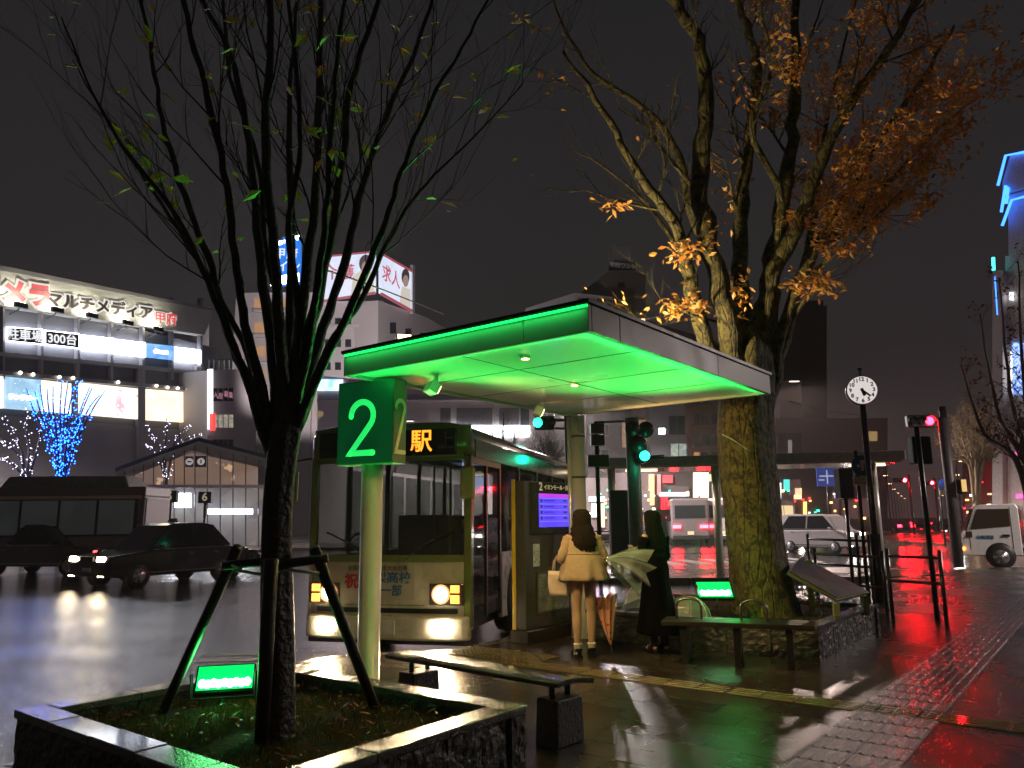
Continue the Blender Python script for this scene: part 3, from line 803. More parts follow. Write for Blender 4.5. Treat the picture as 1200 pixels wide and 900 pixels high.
YEL1 = leaf_mat('sparse yellow leaves', [(.7, .5, .08), (.4, .6, .1), (.6, .25, .05), (.5, .6, .1), (.75, .55, .1)])
build_tree(t1, limb1, dict(per=1, p=.36, L=.75, depth=2, spread=.40, along=1.3), BARK1, YEL1, 11, 260, .115, lf1, (T1, [.10, .085, .078, .078, .085, .07]))

YB = 9.5
t2b = onz(897, 716, .36); YB = t2b.y
t2 = thing('mossy_tree', 'big zelkova tree with mossy gold lit trunk and autumn orange leaves', 'tree', t2b, 0)
T2 = [at(900, 722, YB), at(896, 700, YB), at(886, 640, YB), at(878, 570, YB), at(872, 500, YB), at(876, 440, YB), at(880, 400, YB), at(886, 372, YB), at(890, 350, YB)]
limb2 = []
def L2(pts, r0, r1, dy, **k):
    limb2.append(dict(p=P3(pts, YB, dy), r=(r0, r1), **k))
L2([(868, 500), (862, 430), (840, 330), (822, 240), (824, 150), (822, 60), (790, 5), (760, -50)], .19, .05, -.9, tw=.25)
L2([(850, 330), (812, 250), (790, 170), (745, 120), (700, 90), (665, 40), (640, -20)], .085, .012, 1.2, tw=.5)
L2([(858, 440), (822, 390), (806, 310), (790, 258), (744, 196), (706, 130), (660, 60)], .13, .02, -1.2, tw=.5)
L2([(800, 300), (775, 262), (750, 230), (700, 190), (668, 175)], .04, .008, .8, tw=1)
L2([(872, 480), (868, 380), (866, 300), (873, 200), (886, 110), (882, 50), (862, 0), (850, -60)], .15, .035, .8, tw=.6)
L2([(882, 480), (898, 360), (908, 290), (924, 200), (930, 110), (930, 20), (934, -80)], .17, .04, .1, tw=.7)
L2([(880, 460), (900, 340), (930, 270), (962, 190), (1000, 115), (1046, 50), (1085, -15), (1110, -60)], .13, .03, -1.0, start=.45)
L2([(892, 500), (916, 400), (946, 310), (985, 240), (1034, 160), (1080, 95), (1118, 30)], .13, .02, .9, start=.35, tw=1.1)
L2([(905, 440), (925, 360), (952, 300), (990, 262), (1050, 205), (1100, 150), (1150, 110)], .09, .008, -.4, start=.35, tw=1.2)
L2([(912, 395), (936, 330), (956, 240), (968, 150), (985, 70), (1010, -20)], .07, .012, 1.3, start=.35, tw=1.1)
L2([(905, 300), (915, 230), (880, 150), (905, 80), (890, 10), (900, -70)], .06, .012, -1.2, start=.3)
L2([(925, 380), (950, 342), (975, 318), (1000, 300)], .035, .005, -.7, start=.3, tw=1)
L2([(850, 380), (822, 372), (792, 362), (776, 358)], .022, .004, -1.0, start=.3, tw=1)
L2([(950, 320), (990, 290), (1030, 250), (1070, 225)], .03, .005, -.9, start=.2, tw=1.2)
def lf2(p):
    return True
AUT = leaf_mat('autumn leaves', [(.62, .22, .03), (.66, .42, .06), (.42, .46, .08), (.64, .30, .05), (.55, .13, .03), (.68, .50, .10), (.45, .16, .04), (.55, .52, .10), (.66, .36, .08)])
tips2 = build_tree(t2, limb2, dict(per=1, p=.62, L=.95, depth=2, spread=.55, along=.8), BARK2, None, 21, 0, .09, lf2, (T2, [.43, .38, .33, .345, .35, .33, .24, .12, .02]))
# leaves hang in clumps, thick to the right of the tree and thin to the left
r_ = random.Random(5); lmO = MB(t2.matrix_basis.inverted())
def in_leaf(P):
    d = CAM_M.inverted() @ P; x = 600 + 900 * d.x / -d.z; y = 450 - 900 * d.y / -d.z
    return x, y
cl = 0
for pts, dd in tips2:
    P = pts[-1]; side = (P.x - t2b.x)
    n_here = 0
    f = noise.noise(P * .9)
    dens = .10 if side < -.6 else (.32 if side < .3 else .62)
    if f > (.28 if side < -.6 else (.0 if side < .3 else -.22)):
        n_here = int(dens * r_.randint(6, 16))
    for _ in range(n_here):
        i = r_.randint(1, len(pts) - 1)
        Q = pts[i] + (pts[i - 1] - pts[i]) * r_.random() + Vector((r_.gauss(0, .05), r_.gauss(0, .05), r_.gauss(-.02, .04)))
        leaf(lmO, Q, .10, r_); cl += 1
for (px, py, dy, n, s) in ((800, 360, -1.0, 150, (26, 13)), (956, 332, -.7, 170, (28, 16)), (800, 295, -.8, 80, (26, 14)), (930, 258, -.4, 50, (24, 10)), (1000, 262, -.6, 120, (36, 12)), (1050, 228, -.5, 100, (32, 9)), (868, 345, -.6, 50, (8, 26)), (985, 292, -.8, 60, (30, 9)), (1120, 110, -.4, 120, (30, 22)), (1080, 160, 0, 130, (40, 20)), (722, 243, -.7, 26, (16, 6))):
    for _ in range(n):
        Q = at(px + r_.gauss(0, s[0] * .6), py + r_.gauss(0, s[1] * .6), YB + dy + r_.gauss(0, .22)); leaf(lmO, Q, .11, r_)
lmO.build('foliage', AUT, t2)

# ------------------------------------------------------------------ planter round the mossy tree
q0 = onz(958, 734, .36)
M2L = q0 - U * 3.1
pl2 = planter('stone_planter', 'larger stone planter round the big mossy trunk', (M2L.x, M2L.y, 0), 3.1, 2.7, .36, .16, .30, 'stone tree planters')
M2 = pl2.matrix_basis
o = grass(M2, .2, 2.9, .2, 2.5, .30, 5000, 8, .02, .07, GC, 'undergrowth'); tag(o, 'low wet undergrowth beneath the mossy tree', 'grass', kind='stuff')
# leafy ground cover clump
r_ = random.Random(9); mb = MB()
for _ in range(700):
    a = r_.uniform(0, 6.28); q = r_.random() ** .5
    P = at(948, 700, 10.2) + Vector((math.cos(a) * q * .55, math.sin(a) * q * .4, r_.uniform(-.03, .12)))
    leaf(mb, P, .045, r_)
tag(mb.build('ground_cover', leaf_mat('ivy', [(.03, .09, .02), (.05, .14, .03), (.08, .16, .04)])), 'clump of green ground cover behind the mossy trunk', 'ground cover', kind='stuff')

# reading board
rb = thing('map_board', 'low tilted map board on a pale frame in the planter', 'map board', onz(984, 714, .33), 0)
A_ = at(924, 669, 9.3); B_ = at(983, 702, 9.35); C_ = at(1020, 693, 10.1); D_ = at(939, 651, 10.1)
nrm = (B_ - A_).cross(D_ - A_).normalized()
def slab(mb, a, b, c, d, t, off=0):
    n = (b - a).cross(d - a).normalized(); vs = [p + n * off for p in (a, b, c, d)] + [p + n * (off + t) for p in (a, b, c, d)]
    mb.add(vs, [(3, 2, 1, 0), (4, 5, 6, 7), (0, 1, 5, 4), (1, 2, 6, 5), (2, 3, 7, 6), (3, 0, 4, 7)])
b_ = MB(); slab(b_, A_, B_, C_, D_, .035, -.05); b_.build('frame', mat('pale green frame', (.28, .30, .14), .35), rb, world=True)
cc = (A_ + B_ + C_ + D_) / 4; f_ = .95
b_ = MB(); slab(b_, *[cc + (p - cc) * f_ for p in (A_, B_, C_, D_)], .01, -.012); b_.build('board', mat('map board face', (.12, .09, .07), .45, var=.5, nscale=4), rb, world=True)
b_ = MB(); p = B_ + Vector((-.02, .05, -.05)); b_.bar((p.x, p.y, .28), p, .07, .05, up=(0, 1, 0)); b_.build('leg', mat('pale green frame'), rb, world=True)
b_ = MB(); p = C_ + Vector((-.1, -.05, -.05)); b_.bar((p.x, p.y, .28), p, .07, .05, up=(0, 1, 0)); b_.build('leg', mat('pale green frame'), rb, world=True)
b_ = MB(); p = D_ + Vector((.05, -.1, -.05)); b_.bar((p.x, p.y, .28), p, .07, .05, up=(0, 1, 0)); b_.build('leg', mat('pale green frame'), rb, world=True)

# bench with steel hoops in front of the planter
ha = onz(775, 727, .44); hb = onz(955, 733, .44)
hd = hb - ha; hl = hd.length
hbn = thing('timber_bench', 'dark long bench with steel hoop armrests before the mossy tree', 'bench', (ha.x, ha.y, 0), math.atan2(hd.y, hd.x))
for j in range(3):
    b_ = MB(); b_.b2(0, hl, -.02 + j * .14, .11 + j * .14, .39, .44); b_.build('seat_board', WOODD, hbn, bevel=.006)
for x in (.22, hl * .5, hl - .25):
    b_ = MB(); b_.b2(x - .035, x + .035, .02, .38, 0, .388); b_.build('leg', BLACKM, hbn, bevel=.004)
for px in (808, 885):
    lx = ((onz(px, 725, .44) - ha).dot(hd.normalized()))
    w_ = .13
    b_ = MB(); pts = [(lx - w_, .2, .43), (lx - w_, .2, .56)] + [(lx - w_ * math.cos(a * PI / 8), .2, .58 + w_ * .55 * math.sin(a * PI / 8)) for a in range(1, 8)] + [(lx + w_, .2, .56), (lx + w_, .2, .43)]
    b_.tube(pts, .013, 8); b_.build('armrest', mat('dull steel hoop', (.3, .3, .28), .25, metal=.8), hbn)

# ------------------------------------------------------------------ people
SKIN = mat('skin', (.52, .33, .23), .5, var=.04)
def capsule(mb, a, b, r0, r1, seg=12):
    a = Vector(a); b = Vector(b); n = 5
    pts = [a + (b - a) * i / n for i in range(n + 1)]; rad = [r0 + (r1 - r0) * i / n for i in range(n + 1)]
    d = (b - a).normalized()
    pts = [a - d * r0 * .9, a - d * r0 * .6] + pts + [b + d * r1 * .6, b + d * r1 * .9]
    rad = [r0 * .4, r0 * .8] + rad + [r1 * .8, r1 * .4]
    mb.tube(pts, rad, seg)
def hand(mb, wrist, d, palm_n, curl=.5, side=1):
    """palm and five unequal fingers; d = direction of the hand, palm_n = out of the palm"""
    d = Vector(d).normalized(); n = Vector(palm_n).normalized(); s = d.cross(n).normalized() * side
    n = s.cross(d).normalized() * (1 if side > 0 else -1)
    wv = Vector(wrist); pe = wv + d * .075
    for k in range(5):
        o = (k - 2) * .016; capsule(mb, wv + s * o * .7, pe + s * o, .013, .012, 8)
    for k, L_ in enumerate((.058, .07, .075, .068)):
        b = pe + s * (-.030 + k * .0195); c1 = (d + n * curl * .6).normalized(); c2 = (d + n * curl * 1.8).normalized()
        m_ = b + c1 * L_ * .5; capsule(mb, b, m_, .0088, .008, 8); capsule(mb, m_, m_ + c2 * L_ * .5, .008, .0068, 8)
    tb = wv + d * .028 + s * -.034 * -1 * (-1); tb = wv + d * .025 + s * .03; td = (d * .7 + s * .7 + n * .3).normalized()
    capsule(mb, tb, tb + td * .035, .0105, .0095, 8); capsule(mb, tb + td * .035, tb + td * .035 + (td + d * .6).normalized() * .028, .009, .0075, 8)
def head(mb, c, yaw, pitch=0, r=1.0):
    M = Matrix.Translation(c) @ Matrix.Rotation(yaw, 4, 'Z') @ Matrix.Rotation(pitch, 4, 'X')
    mb.ell((0, -.005, .02), (.073 * r, .09 * r, .095 * r), 20, 14, M=M)
    mb.ell((0, .025, -.045), (.052 * r, .06 * r, .06 * r), 16, 10, M=M)     # jaw, face looks along +Y
    mb.ell((0, .088, -.005), (.011, .02, .022), 8, 6, M=M)                  # nose
    mb.ell((0, .078, -.05), (.022, .012, .008), 8, 6, M=M)                  # lips
    for s in (-1, 1):
        mb.ell((s * .03, .074, .02), (.014, .01, .009), 8, 6, M=M); mb.ell((s * .074, -.005, 0), (.009, .018, .028), 8, 6, M=M)
    return M
def finish_body(mb, root, m, voxel=.007, name='body'):
    o = mb.build(name, m, root)
    rm = o.modifiers.new('r', 'REMESH'); rm.mode = 'VOXEL'; rm.voxel_size = voxel; rm.use_smooth_shade = True
    sm_ = o.modifiers.new('s', 'SMOOTH'); sm_.factor = .5; sm_.iterations = 4
    dg = bpy.context.evaluated_depsgraph_get(); me = bpy.data.meshes.new_from_object(o.evaluated_get(dg))
    o.modifiers.clear(); o.data = me; return o
def loft(secs, seg=36, fold=None):
    """secs: (z, cx, cy, rx, ry); fold(a, i) scales the radius"""
    rs = []
    for i, (z, cx, cy, rx, ry) in enumerate(secs):
        rs.append([Vector((cx + rx * math.cos(2 * PI * k / seg) * (fold(2 * PI * k / seg, i) if fold else 1), cy + ry * math.sin(2 * PI * k / seg) * (fold(2 * PI * k / seg, i) if fold else 1), z)) for k in range(seg)])
    return rs

# woman in the beige coat: local +Y is the way she faces (away from the camera)
wp = onz(686, 770)
w1 = thing('person', 'woman in short beige coat with long brown hair seen from behind', 'person', wp, R(8))
b_ = MB()
LEG = [(-.085, .0), (.082, .02)]
for sx_, fy in LEG:
    capsule(b_, (sx_ * .95, 0, .86), (sx_, fy, .50), .082, .052); capsule(b_, (sx_, fy, .50), (sx_, fy - .01, .36), .052, .054); capsule(b_, (sx_, fy - .01, .36), (sx_, fy, .10), .053, .033)
    capsule(b_, (sx_, fy - .03, .045), (sx_ * 1.15, fy + .13, .03), .034, .028)
b_.ell((0, 0, .92), (.16, .11, .13)); b_.ell((0, 0, 1.08), (.125, .09, .15)); b_.ell((0, 0, 1.24), (.155, .09, .12))
capsule(b_, (0, 0, 1.30), (0, .01, 1.44), .055, .05)
head(b_, (0, .02, 1.50), R(-6))
# arms: left bent carrying the bag in the elbow, right hanging with the umbrella
eL = Vector((-.25, -.02, 1.08)); wL = Vector((-.19, .18, 1.04)); eR = Vector((.25, .0, 1.06)); wR = Vector((.25, .16, .93))
capsule(b_, (-.165, 0, 1.30), eL, .045, .036); capsule(b_, eL, wL, .036, .026); hand(b_, wL, (.3, .8, .1), (.5, 0, -.8), .7, -1)
capsule(b_, (.165, 0, 1.30), eR, .045, .036); capsule(b_, eR, wR, .036, .026); hand(b_, wR, (.1, .45, -.75), (-.8, 0, -.3), 1.1, 1)
finish_body(b_, w1, SKIN)
COAT = mat('beige wool coat', (.43, .31, .22), .85, var=.08, nscale=30, bump=.9, bscale=11)
b_ = MB()
secs = [(.835, 0, -.0, .285, .205), (.84, 0, -.0, .29, .21), (.95, 0, -.0, .262, .19), (1.05, 0, 0, .235, .165), (1.12, 0, 0, .212, .148), (1.18, 0, 0, .20, .138), (1.26, 0, 0, .193, .125), (1.315, 0, 0, .175, .10), (1.355, 0, 0, .12, .08), (1.385, 0, 0, .075, .065), (1.40, 0, 0, .06, .055)]
secs = [(z, x, y, rx, ry) for (z, x, y, rx, ry) in secs]
S2 = []
for i in range(len(secs) - 1):
    for k in range(3):
        t = k / 3; S2.append(tuple(secs[i][j] + (secs[i + 1][j] - secs[i][j]) * t for j in range(5)))
S2.append(secs[-1])
def foldf(a, i):
    z = S2[i][0]; t = max(0, (1.12 - z) / .27)
    return 1 + t * (.075 * math.sin(a * 7 + .6) + .04 * math.sin(a * 12 + 1)) 
b_.rings(loft(S2, 84, foldf), cap=True)
cb_ = b_.build('coat', COAT, w1)
for (s, e, w_) in (((-.165, 0, 1.29), eL, wL), ((.165, 0, 1.29), eR, wR)):
    b_ = MB(); s = Vector(s); w2 = e + (w_ - e) * .86
    pts = smooth_path([s + (s - e) * .08, s, s + (e - s) * .5, e, e + (w2 - e) * .5, w2], 5)
    n = len(pts); b_.tube(pts, [(.048 if i < 3 else .066 - .016 * i / n) * (1 + .07 * math.sin(i * 1.7)) for i in range(n)], 18); b_.build('sleeve', COAT, w1)
b_ = MB(); bt = []
for k in range(25):
    a = 2 * PI * k / 24; bt.append((.213 * math.cos(a), .149 * math.sin(a), 1.125))
b_.tube(bt, .008, 6); b_.build('waist_seam', COAT, w1)
b_ = MB(); b_.rings(loft([(1.36, 0, -.0, .105, .09), (1.40, 0, -.0, .095, .085), (1.425, 0, 0, .09, .08), (1.40, 0, 0, .08, .07)], 28)); b_.build('collar', COAT, w1)
HAIR = mat('brown hair', (.016, .007, .004), .5, var=.5, nscale=60, bump=.6, bscale=120, spec=.2)
HAIRB = mat('black hair', (.003, .002, .002), .6, var=.4, nscale=60, bump=.6, bscale=120, spec=.08)
def hair(root, c, secs, m, seed, n=420, yaw=0, wave=.012, face=1):
    """cap of hair and long strands, open on the face side (+Y rotated by yaw)"""
    r = random.Random(seed); b = MB(); M = Matrix.Translation(c) @ Matrix.Rotation(yaw, 4, 'Z'); b.M = M
    seg = 40; rs = []
    for (z, rx, ry, cy, op) in secs:
        ring = []
        for k in range(seg):
            a = 2 * PI * k / seg; f = 1 + .03 * math.sin(a * 9 + z * 10)
            y = math.sin(a) * ry * f
            if y > op: y = op
            ring.append(Vector((math.cos(a) * rx * f, y + cy, z)))
        rs.append(ring)
    b.rings(rs)
    for _ in range(n):
        a = r.uniform(PI * .93, PI * 2.07); pts = []
        ph = r.uniform(0, 6.3); end = r.randint(len(secs) - 4, len(secs) - 1) if r.random() < .5 else len(secs) - 1
        for j, (z, rx, ry, cy, op) in enumerate(secs[:end + 1]):
            k = 1.02 + .03 * r.random(); wv = wave * (1 if z < -.05 else .3)
            y = math.sin(a) * ry * k; y = min(y, op + .004)
            pts.append(Vector((math.cos(a) * rx * k + wv * math.sin(z * 38 + ph), y + cy + wv * math.cos(z * 33 + ph), z)))
        b.tube(pts, [.0055] * (len(pts) - 1) + [.001], 4, cap=False)
    return b.build('hair', m, root)
hs = [(.118, .02, .02, -.01, .02), (.112, .05, .06, -.01, .05), (.09, .078, .095, -.012, .06), (.05, .09, .108, -.015, .045), (0, .094, .108, -.018, .02), (-.05, .095, .10, -.022, .0), (-.10, .10, .095, -.035, .0), (-.16, .115, .09, -.055, 0), (-.22, .125, .085, -.075, 0), (-.28, .125, .075, -.085, 0), (-.34, .105, .055, -.088, 0), (-.385, .07, .03, -.088, 0)]
hair(w1, (0, .02, 1.50), hs, HAIR, 3, 560, yaw=R(-6), wave=.026)
for (sx_, fy) in LEG:
    b_ = MB(); M = Matrix.Translation((sx_, fy, 0)) @ Matrix.Rotation(R(-6 if sx_ > 0 else 8), 4, 'Z'); b_.M = M
    b_.rings([[Vector((math.cos(2 * PI * k / 20) * rx, cy + math.sin(2 * PI * k / 20) * ry, z)) for k in range(20)] for (z, rx, ry, cy) in ((.0, .043, .12, .045), (.035, .046, .122, .045), (.06, .043, .11, .038), (.085, .038, .055, -.01), (.10, .034, .045, -.012))])
    b_.box((0, -.045, .015), (.07, .06, .03)); b_.tube([(-.03, -.07, .085), (0, -.078, .095), (.03, -.07, .085)], .008, 6)
    b_.build('shoe', mat('black patent shoe', (.012, .012, .012), .2), w1)
    b_ = MB(M); b_.rings([[Vector((math.cos(2 * PI * k / 20) * r1_ * (1 + .06 * (k % 2)), -.01 + math.sin(2 * PI * k / 20) * r1_, z)) for k in range(20)] for (z, r1_) in ((.09, .038), (.115, .042), (.135, .044), (.14, .048), (.15, .046), (.152, .036))]); b_.build('sock', mat('white frilled sock', (.7, .68, .62), .8), w1)
# bag on her left arm
wm = w1.matrix_basis
bgp = wm @ Vector((-.27, .07, .66))
bg1 = thing('tote_bag', 'white tote bag over a black one hanging from the beige coated arm', 'bag', bgp, R(-25))
def bag(root, w_, h_, d_, m, hm, drop=.0, name='body', handle=.16, wr=True, off=(0, 0)):
    b = MB(); n = 14; rs = []
    for i in range(7):
        z = h_ * i / 6; k = .86 + .14 * math.sin(min(1, i / 4) * PI / 2); ring = []
        for a in range(28):
            t = 2 * PI * a / 28; cx = math.copysign(abs(math.cos(t)) ** .5, math.cos(t)); cy = math.copysign(abs(math.sin(t)) ** .6, math.sin(t))
            ring.append(Vector((off[0] + cx * w_ / 2 * k * (1 + .02 * math.sin(5 * t + i)), off[1] + cy * d_ / 2 * k * (1 - .35 * i / 6) * (1 + .12 * math.sin(3 * t + i * 1.3)), z)))
        rs.append(ring)
    b.rings(rs); o = b.build(name, m, root)
    for s in (-1, 1):
        b = MB(); b.tube([(off[0] - w_ * .24, off[1] + s * d_ * .28, h_ - .02), (off[0] - w_ * .2, off[1] + s * d_ * .2, h_ + handle * .6), (off[0] - .02, off[1], h_ + handle), (off[0] + .02, off[1], h_ + handle), (off[0] + w_ * .2, off[1] + s * d_ * .2, h_ + handle * .6), (off[0] + w_ * .24, off[1] + s * d_ * .28, h_ - .02)], .007, 6); b.build('handle', hm, root)
    return o
WB = mat('white coated bag', (.62, .52, .44), .4, var=.12)
bag(bg1, .25, .27, .11, WB, WB, handle=.17)
bag(bg1, .27, .31, .10, mat('black fabric', (.012, .011, .012), .7), mat('black fabric'), name='under_bag', handle=.13, off=(-.035, .07))

def brolly(root, tip, top, rmax, n, m, spoke_m, open_=1.0, seed=1, twist=.0, fold=.35, name='canopy'):
    """canopy from the tip (ferrule) towards the handle side; open_ = how far the ribs stand out"""
    tip = Vector(tip); top = Vector(top); ax = (top - tip).normalized(); u = ax.orthogonal().normalized(); v = ax.cross(u)
    L_ = (top - tip).length; b = MB(); r = random.Random(seed); S = n * 6; rs = []
    ribs = []
    for i in range(9):
        t = i / 8; ring = []
        rad = rmax * (math.sin(t * PI / 2) ** 1.0 if open_ > .5 else t ** .85)
        for k in range(S):
            a = 2 * PI * k / S + twist * t; ph = (k % 6) / 6; sag = 1 - fold * math.sin(ph * PI) * t
            z = L_ * (1 - math.cos(t * PI / 2)) if open_ > .5 else L_ * t
            if i == 8: z -= L_ * .06 * math.sin(ph * PI)
            ring.append(tip + ax * z + (u * math.cos(a) + v * math.sin(a)) * max(.004, rad * sag))
        rs.append(ring)
    b.rings(rs, cap=False); c = b.build(name, m, root, world=True)
    for k in range(n):
        b = MB(); pts = [rs[i][k * 6] for i in range(9)]; b.tube(pts, .0035, 4); b.build('rib', spoke_m, root, world=True)
    return rs
RED = bpy.data.materials.new('red patterned cloth'); RED.use_nodes = True
_t = RED.node_tree; _p = _t.nodes['Principled BSDF']; _c = _t.nodes.new('ShaderNodeTexCoord'); _v = _t.nodes.new('ShaderNodeTexVoronoi'); _v.inputs['Scale'].default_value = 16
_r = _t.nodes.new('ShaderNodeValToRGB'); _r.color_ramp.elements[0].color = (.25, .03, .03, 1); _r.color_ramp.elements[0].position = .22; _r.color_ramp.elements[1].color = (.55, .24, .16, 1); _r.color_ramp.elements[1].position = .3
_t.links.new(_c.outputs['Object'], _v.inputs['Vector']); _t.links.new(_v.outputs['Distance'], _r.inputs[0]); _t.links.new(_r.outputs[0], _p.inputs['Base Color']); _p.inputs['Roughness'].default_value = .3
hand_w = wm @ (wR + Vector((.01, .06, -.06)))
tipg = onz(718, 771); tipg = Vector((tipg.x, tipg.y, .005))
um = thing('umbrella', 'loosely folded red patterned umbrella held point down', 'umbrella', tipg, 0)
axis = (hand_w - tipg); 
brolly(um, tipg + axis * .12, tipg + axis * .74, .15, 8, RED, CHROME, .2, 4, .5, .55)
b_ = MB(); b_.tube([tipg, tipg + axis * .12], [.003, .006], 8); b_.tube([tipg + axis * .12, tipg + axis * .98], .006, 8); b_.build('shaft', BLACKM, um, world=True)
b_ = MB(); b_.tube([tipg + axis * .9, tipg + axis * 1.06], .012, 10); b_.build('handle', BLACKM, um, world=True)

# woman in the long black dress: faces left in the picture
wq = onz(772, 765)
w2 = thing('person', 'woman in long black dress and boots looking down at her phone', 'person', wq, R(36))
b_ = MB()
for sx_, fy in ((-.06, .03), (.06, -.03)):
    capsule(b_, (sx_, 0, .86), (sx_, fy, .48), .08, .052); capsule(b_, (sx_, fy, .48), (sx_, fy - .02, .10), .054, .036); capsule(b_, (sx_, fy - .04, .06), (sx_, fy + .12, .03), .034, .028)
b_.ell((0, 0, .92), (.155, .12, .13)); b_.ell((0, 0, 1.08), (.12, .095, .15)); b_.ell((0, -.01, 1.24), (.15, .095, .12))
capsule(b_, (0, 0, 1.30), (0, .03, 1.42), .052, .048)
hM = head(b_, (0, .05, 1.485), R(4), R(-16))
e2L = Vector((-.20, .04, 1.06)); w2L = Vector((-.07, .26, 1.13)); e2R = Vector((.20, .03, 1.06)); w2R = Vector((.06, .25, 1.10))
capsule(b_, (-.155, 0, 1.29), e2L, .044, .035); capsule(b_, e2L, w2L, .035, .025); hand(b_, w2L, (.3, .9, .15), (.2, 0, 1), .8, 1)
capsule(b_, (.155, 0, 1.29), e2R, .044, .035); capsule(b_, e2R, w2R, .035, .025); hand(b_, w2R, (-.3, .9, .1), (-.2, 0, 1), 1.0, -1)
finish_body(b_, w2, SKIN)
DRESS = mat('black dress cloth', (.0025, .0025, .003), .95, var=.2, spec=.05)
secs = [(.215, 0, -.02, .22, .25), (.23, 0, -.02, .225, .255), (.5, 0, -.01, .19, .20), (.8, 0, 0, .165, .15), (.95, 0, 0, .165, .145), (1.08, 0, 0, .135, .11), (1.2, 0, 0, .155, .115), (1.29, 0, 0, .165, .10), (1.335, 0, 0, .12, .08), (1.345, 0, .0, .09, .07)]
S2 = []
for i in range(len(secs) - 1):
    for k in range(3):
        t = k / 3; S2.append(tuple(secs[i][j] + (secs[i + 1][j] - secs[i][j]) * t for j in range(5)))
S2.append(secs[-1])
b_ = MB(); b_.rings(loft(S2, 72, lambda a, i: 1 + max(0, (.95 - S2[i][0])) * (.07 * math.sin(a * 6) + .04 * math.sin(a * 11 + 2)))); b_.build('dress', DRESS, w2)
for (s, e, w_) in (((-.155, 0, 1.28), e2L, w2L), ((.155, 0, 1.28), e2R, w2R)):
    b_ = MB(); s = Vector(s); e2 = e + (w_ - e) * .85
    pts = smooth_path([s + (s - e) * .08, s, s + (e - s) * .5, e, e + (e2 - e) * .5, e2], 5); n = len(pts)
    b_.tube(pts, [(.046 if i < 3 else .07 - .02 * i / n) * (1 + .06 * math.sin(i * 1.9)) for i in range(n)], 18); b_.build('sleeve', DRESS, w2)
hs2 = [(z, rx * .98, ry, cy, max(op, .045 if z > -.25 else op)) for (z, rx, ry, cy, op) in hs[:-1]] + [(-.40, .115, .06, -.09, 0), (-.47, .08, .035, -.09, 0)]
hair(w2, (0, .045, 1.485), hs2, HAIRB, 9, yaw=R(4), wave=.008)
b_ = MB(); b_.ell((0, .0, 1.345), (.10, .085, .022)); b_.build('collar', mat('beige knit collar', (.42, .32, .2), .8), w2)
for sx_, fy in ((-.06, .03), (.06, -.03)):
    b_ = MB(); b_.M = Matrix.Translation((sx_, fy, 0))
    b_.rings([[Vector((math.cos(2 * PI * k / 20) * rx, cy + math.sin(2 * PI * k / 20) * ry, z)) for k in range(20)] for (z, rx, ry, cy) in ((.012, .04, .12, .04), (.04, .044, .122, .04), (.07, .042, .10, .03), (.10, .042, .06, -.01), (.16, .045, .05, -.015), (.26, .052, .056, -.02), (.30, .055, .058, -.02))])
    b_.box((0, -.06, .022), (.06, .055, .044)); b_.build('boot', mat('black leather boot', (.015, .012, .012), .28), w2)
wm2 = w2.matrix_basis
ph = thing('phone', 'dark phone held in both hands by the woman in black', 'phone', wm2 @ Vector((0, .36, 1.155)), R(36))
b_ = MB(Matrix.Rotation(R(35), 4, 'X')); b_.box((0, 0, 0), (.07, .145, .009)); pb = b_.build('case', BLACKM, ph, bevel=.003)
b_ = MB(Matrix.Rotation(R(35), 4, 'X')); b_.box((0, 0, .0055), (.062, .13, .001)); b_.build('screen', mat('phone glass', (0, 0, 0), emit=(.35, .4, .5), es=.35), ph)
bgp = wm2 @ Vector((.16, .13, .79))
bg2 = thing('paper_bag', 'beige shopping bag hanging from the black sleeved arm', 'bag', bgp, R(-4))
b_ = MB(); b_.box((-.08, 0, .085), (.24, .09, .17), top=(1, .8)); b_.build('body', mat('beige bag paper', (.45, .33, .17), .6), bg2, bevel=.004)
for s in (-1, 1):
    b_ = MB(); b_.tube([(-.14, s * .035, .16), (-.12, s * .03, .25), (-.08, 0, .29), (-.04, s * .03, .25), (-.02, s * .035, .16)], .004, 6); b_.build('handle', BLACKM, bg2)
# clear umbrellas
CLEAR = mat('clear vinyl', (.70, .85, .76), .15, var=0, trans=.68)
cu1 = thing('umbrella', 'half folded clear umbrella glowing green on the arm of the woman in black', 'umbrella', at(735, 675, 8.75), 0, 'clear vinyl umbrellas')
brolly(cu1, at(708, 655, 8.8), at(752, 668, 9.0), .30, 8, CLEAR, CHROME, .2, 6, .6, .5)
b_ = MB(); b_.tube([at(704, 654, 8.8), at(765, 672, 9.05)], .006, 8); b_.build('shaft', CHROME, cu1, world=True)
g0 = onz(768, 753)
cu2 = thing('umbrella', 'open clear umbrella resting on the ground behind the black dress', 'umbrella', (g0.x, g0.y + .3, 0), 0, 'clear vinyl umbrellas')
brolly(cu2, (g0.x + .12, g0.y + .85, .58), (g0.x + .02, g0.y + .35, .2), .42, 8, CLEAR, mat('white rib', (.7, .7, .65), .4), 1, 7, 0, .1)
b_ = MB(); b_.tube([(g0.x + .13, g0.y + .9, .62), (g0.x - .04, g0.y + .1, .03)], .006, 8); b_.build('shaft', CHROME, cu2, world=True)
g1 = onz(810, 722, .44)
cu3 = thing('umbrella', 'green lit clear umbrella leaning on the dark bench', 'umbrella', (g1.x, g1.y + .2, .44), 0, 'clear vinyl umbrellas')
brolly(cu3, at(806, 698, g1.y + .45), at(806, 726, g1.y + .42), .27, 8, CLEAR, mat('white rib'), 1, 8, .1, .12)
b_ = MB(); b_.tube([at(806, 696, g1.y + .45), at(806, 734, g1.y + .4)], .006, 8); b_.build('shaft', CHROME, cu3, world=True)

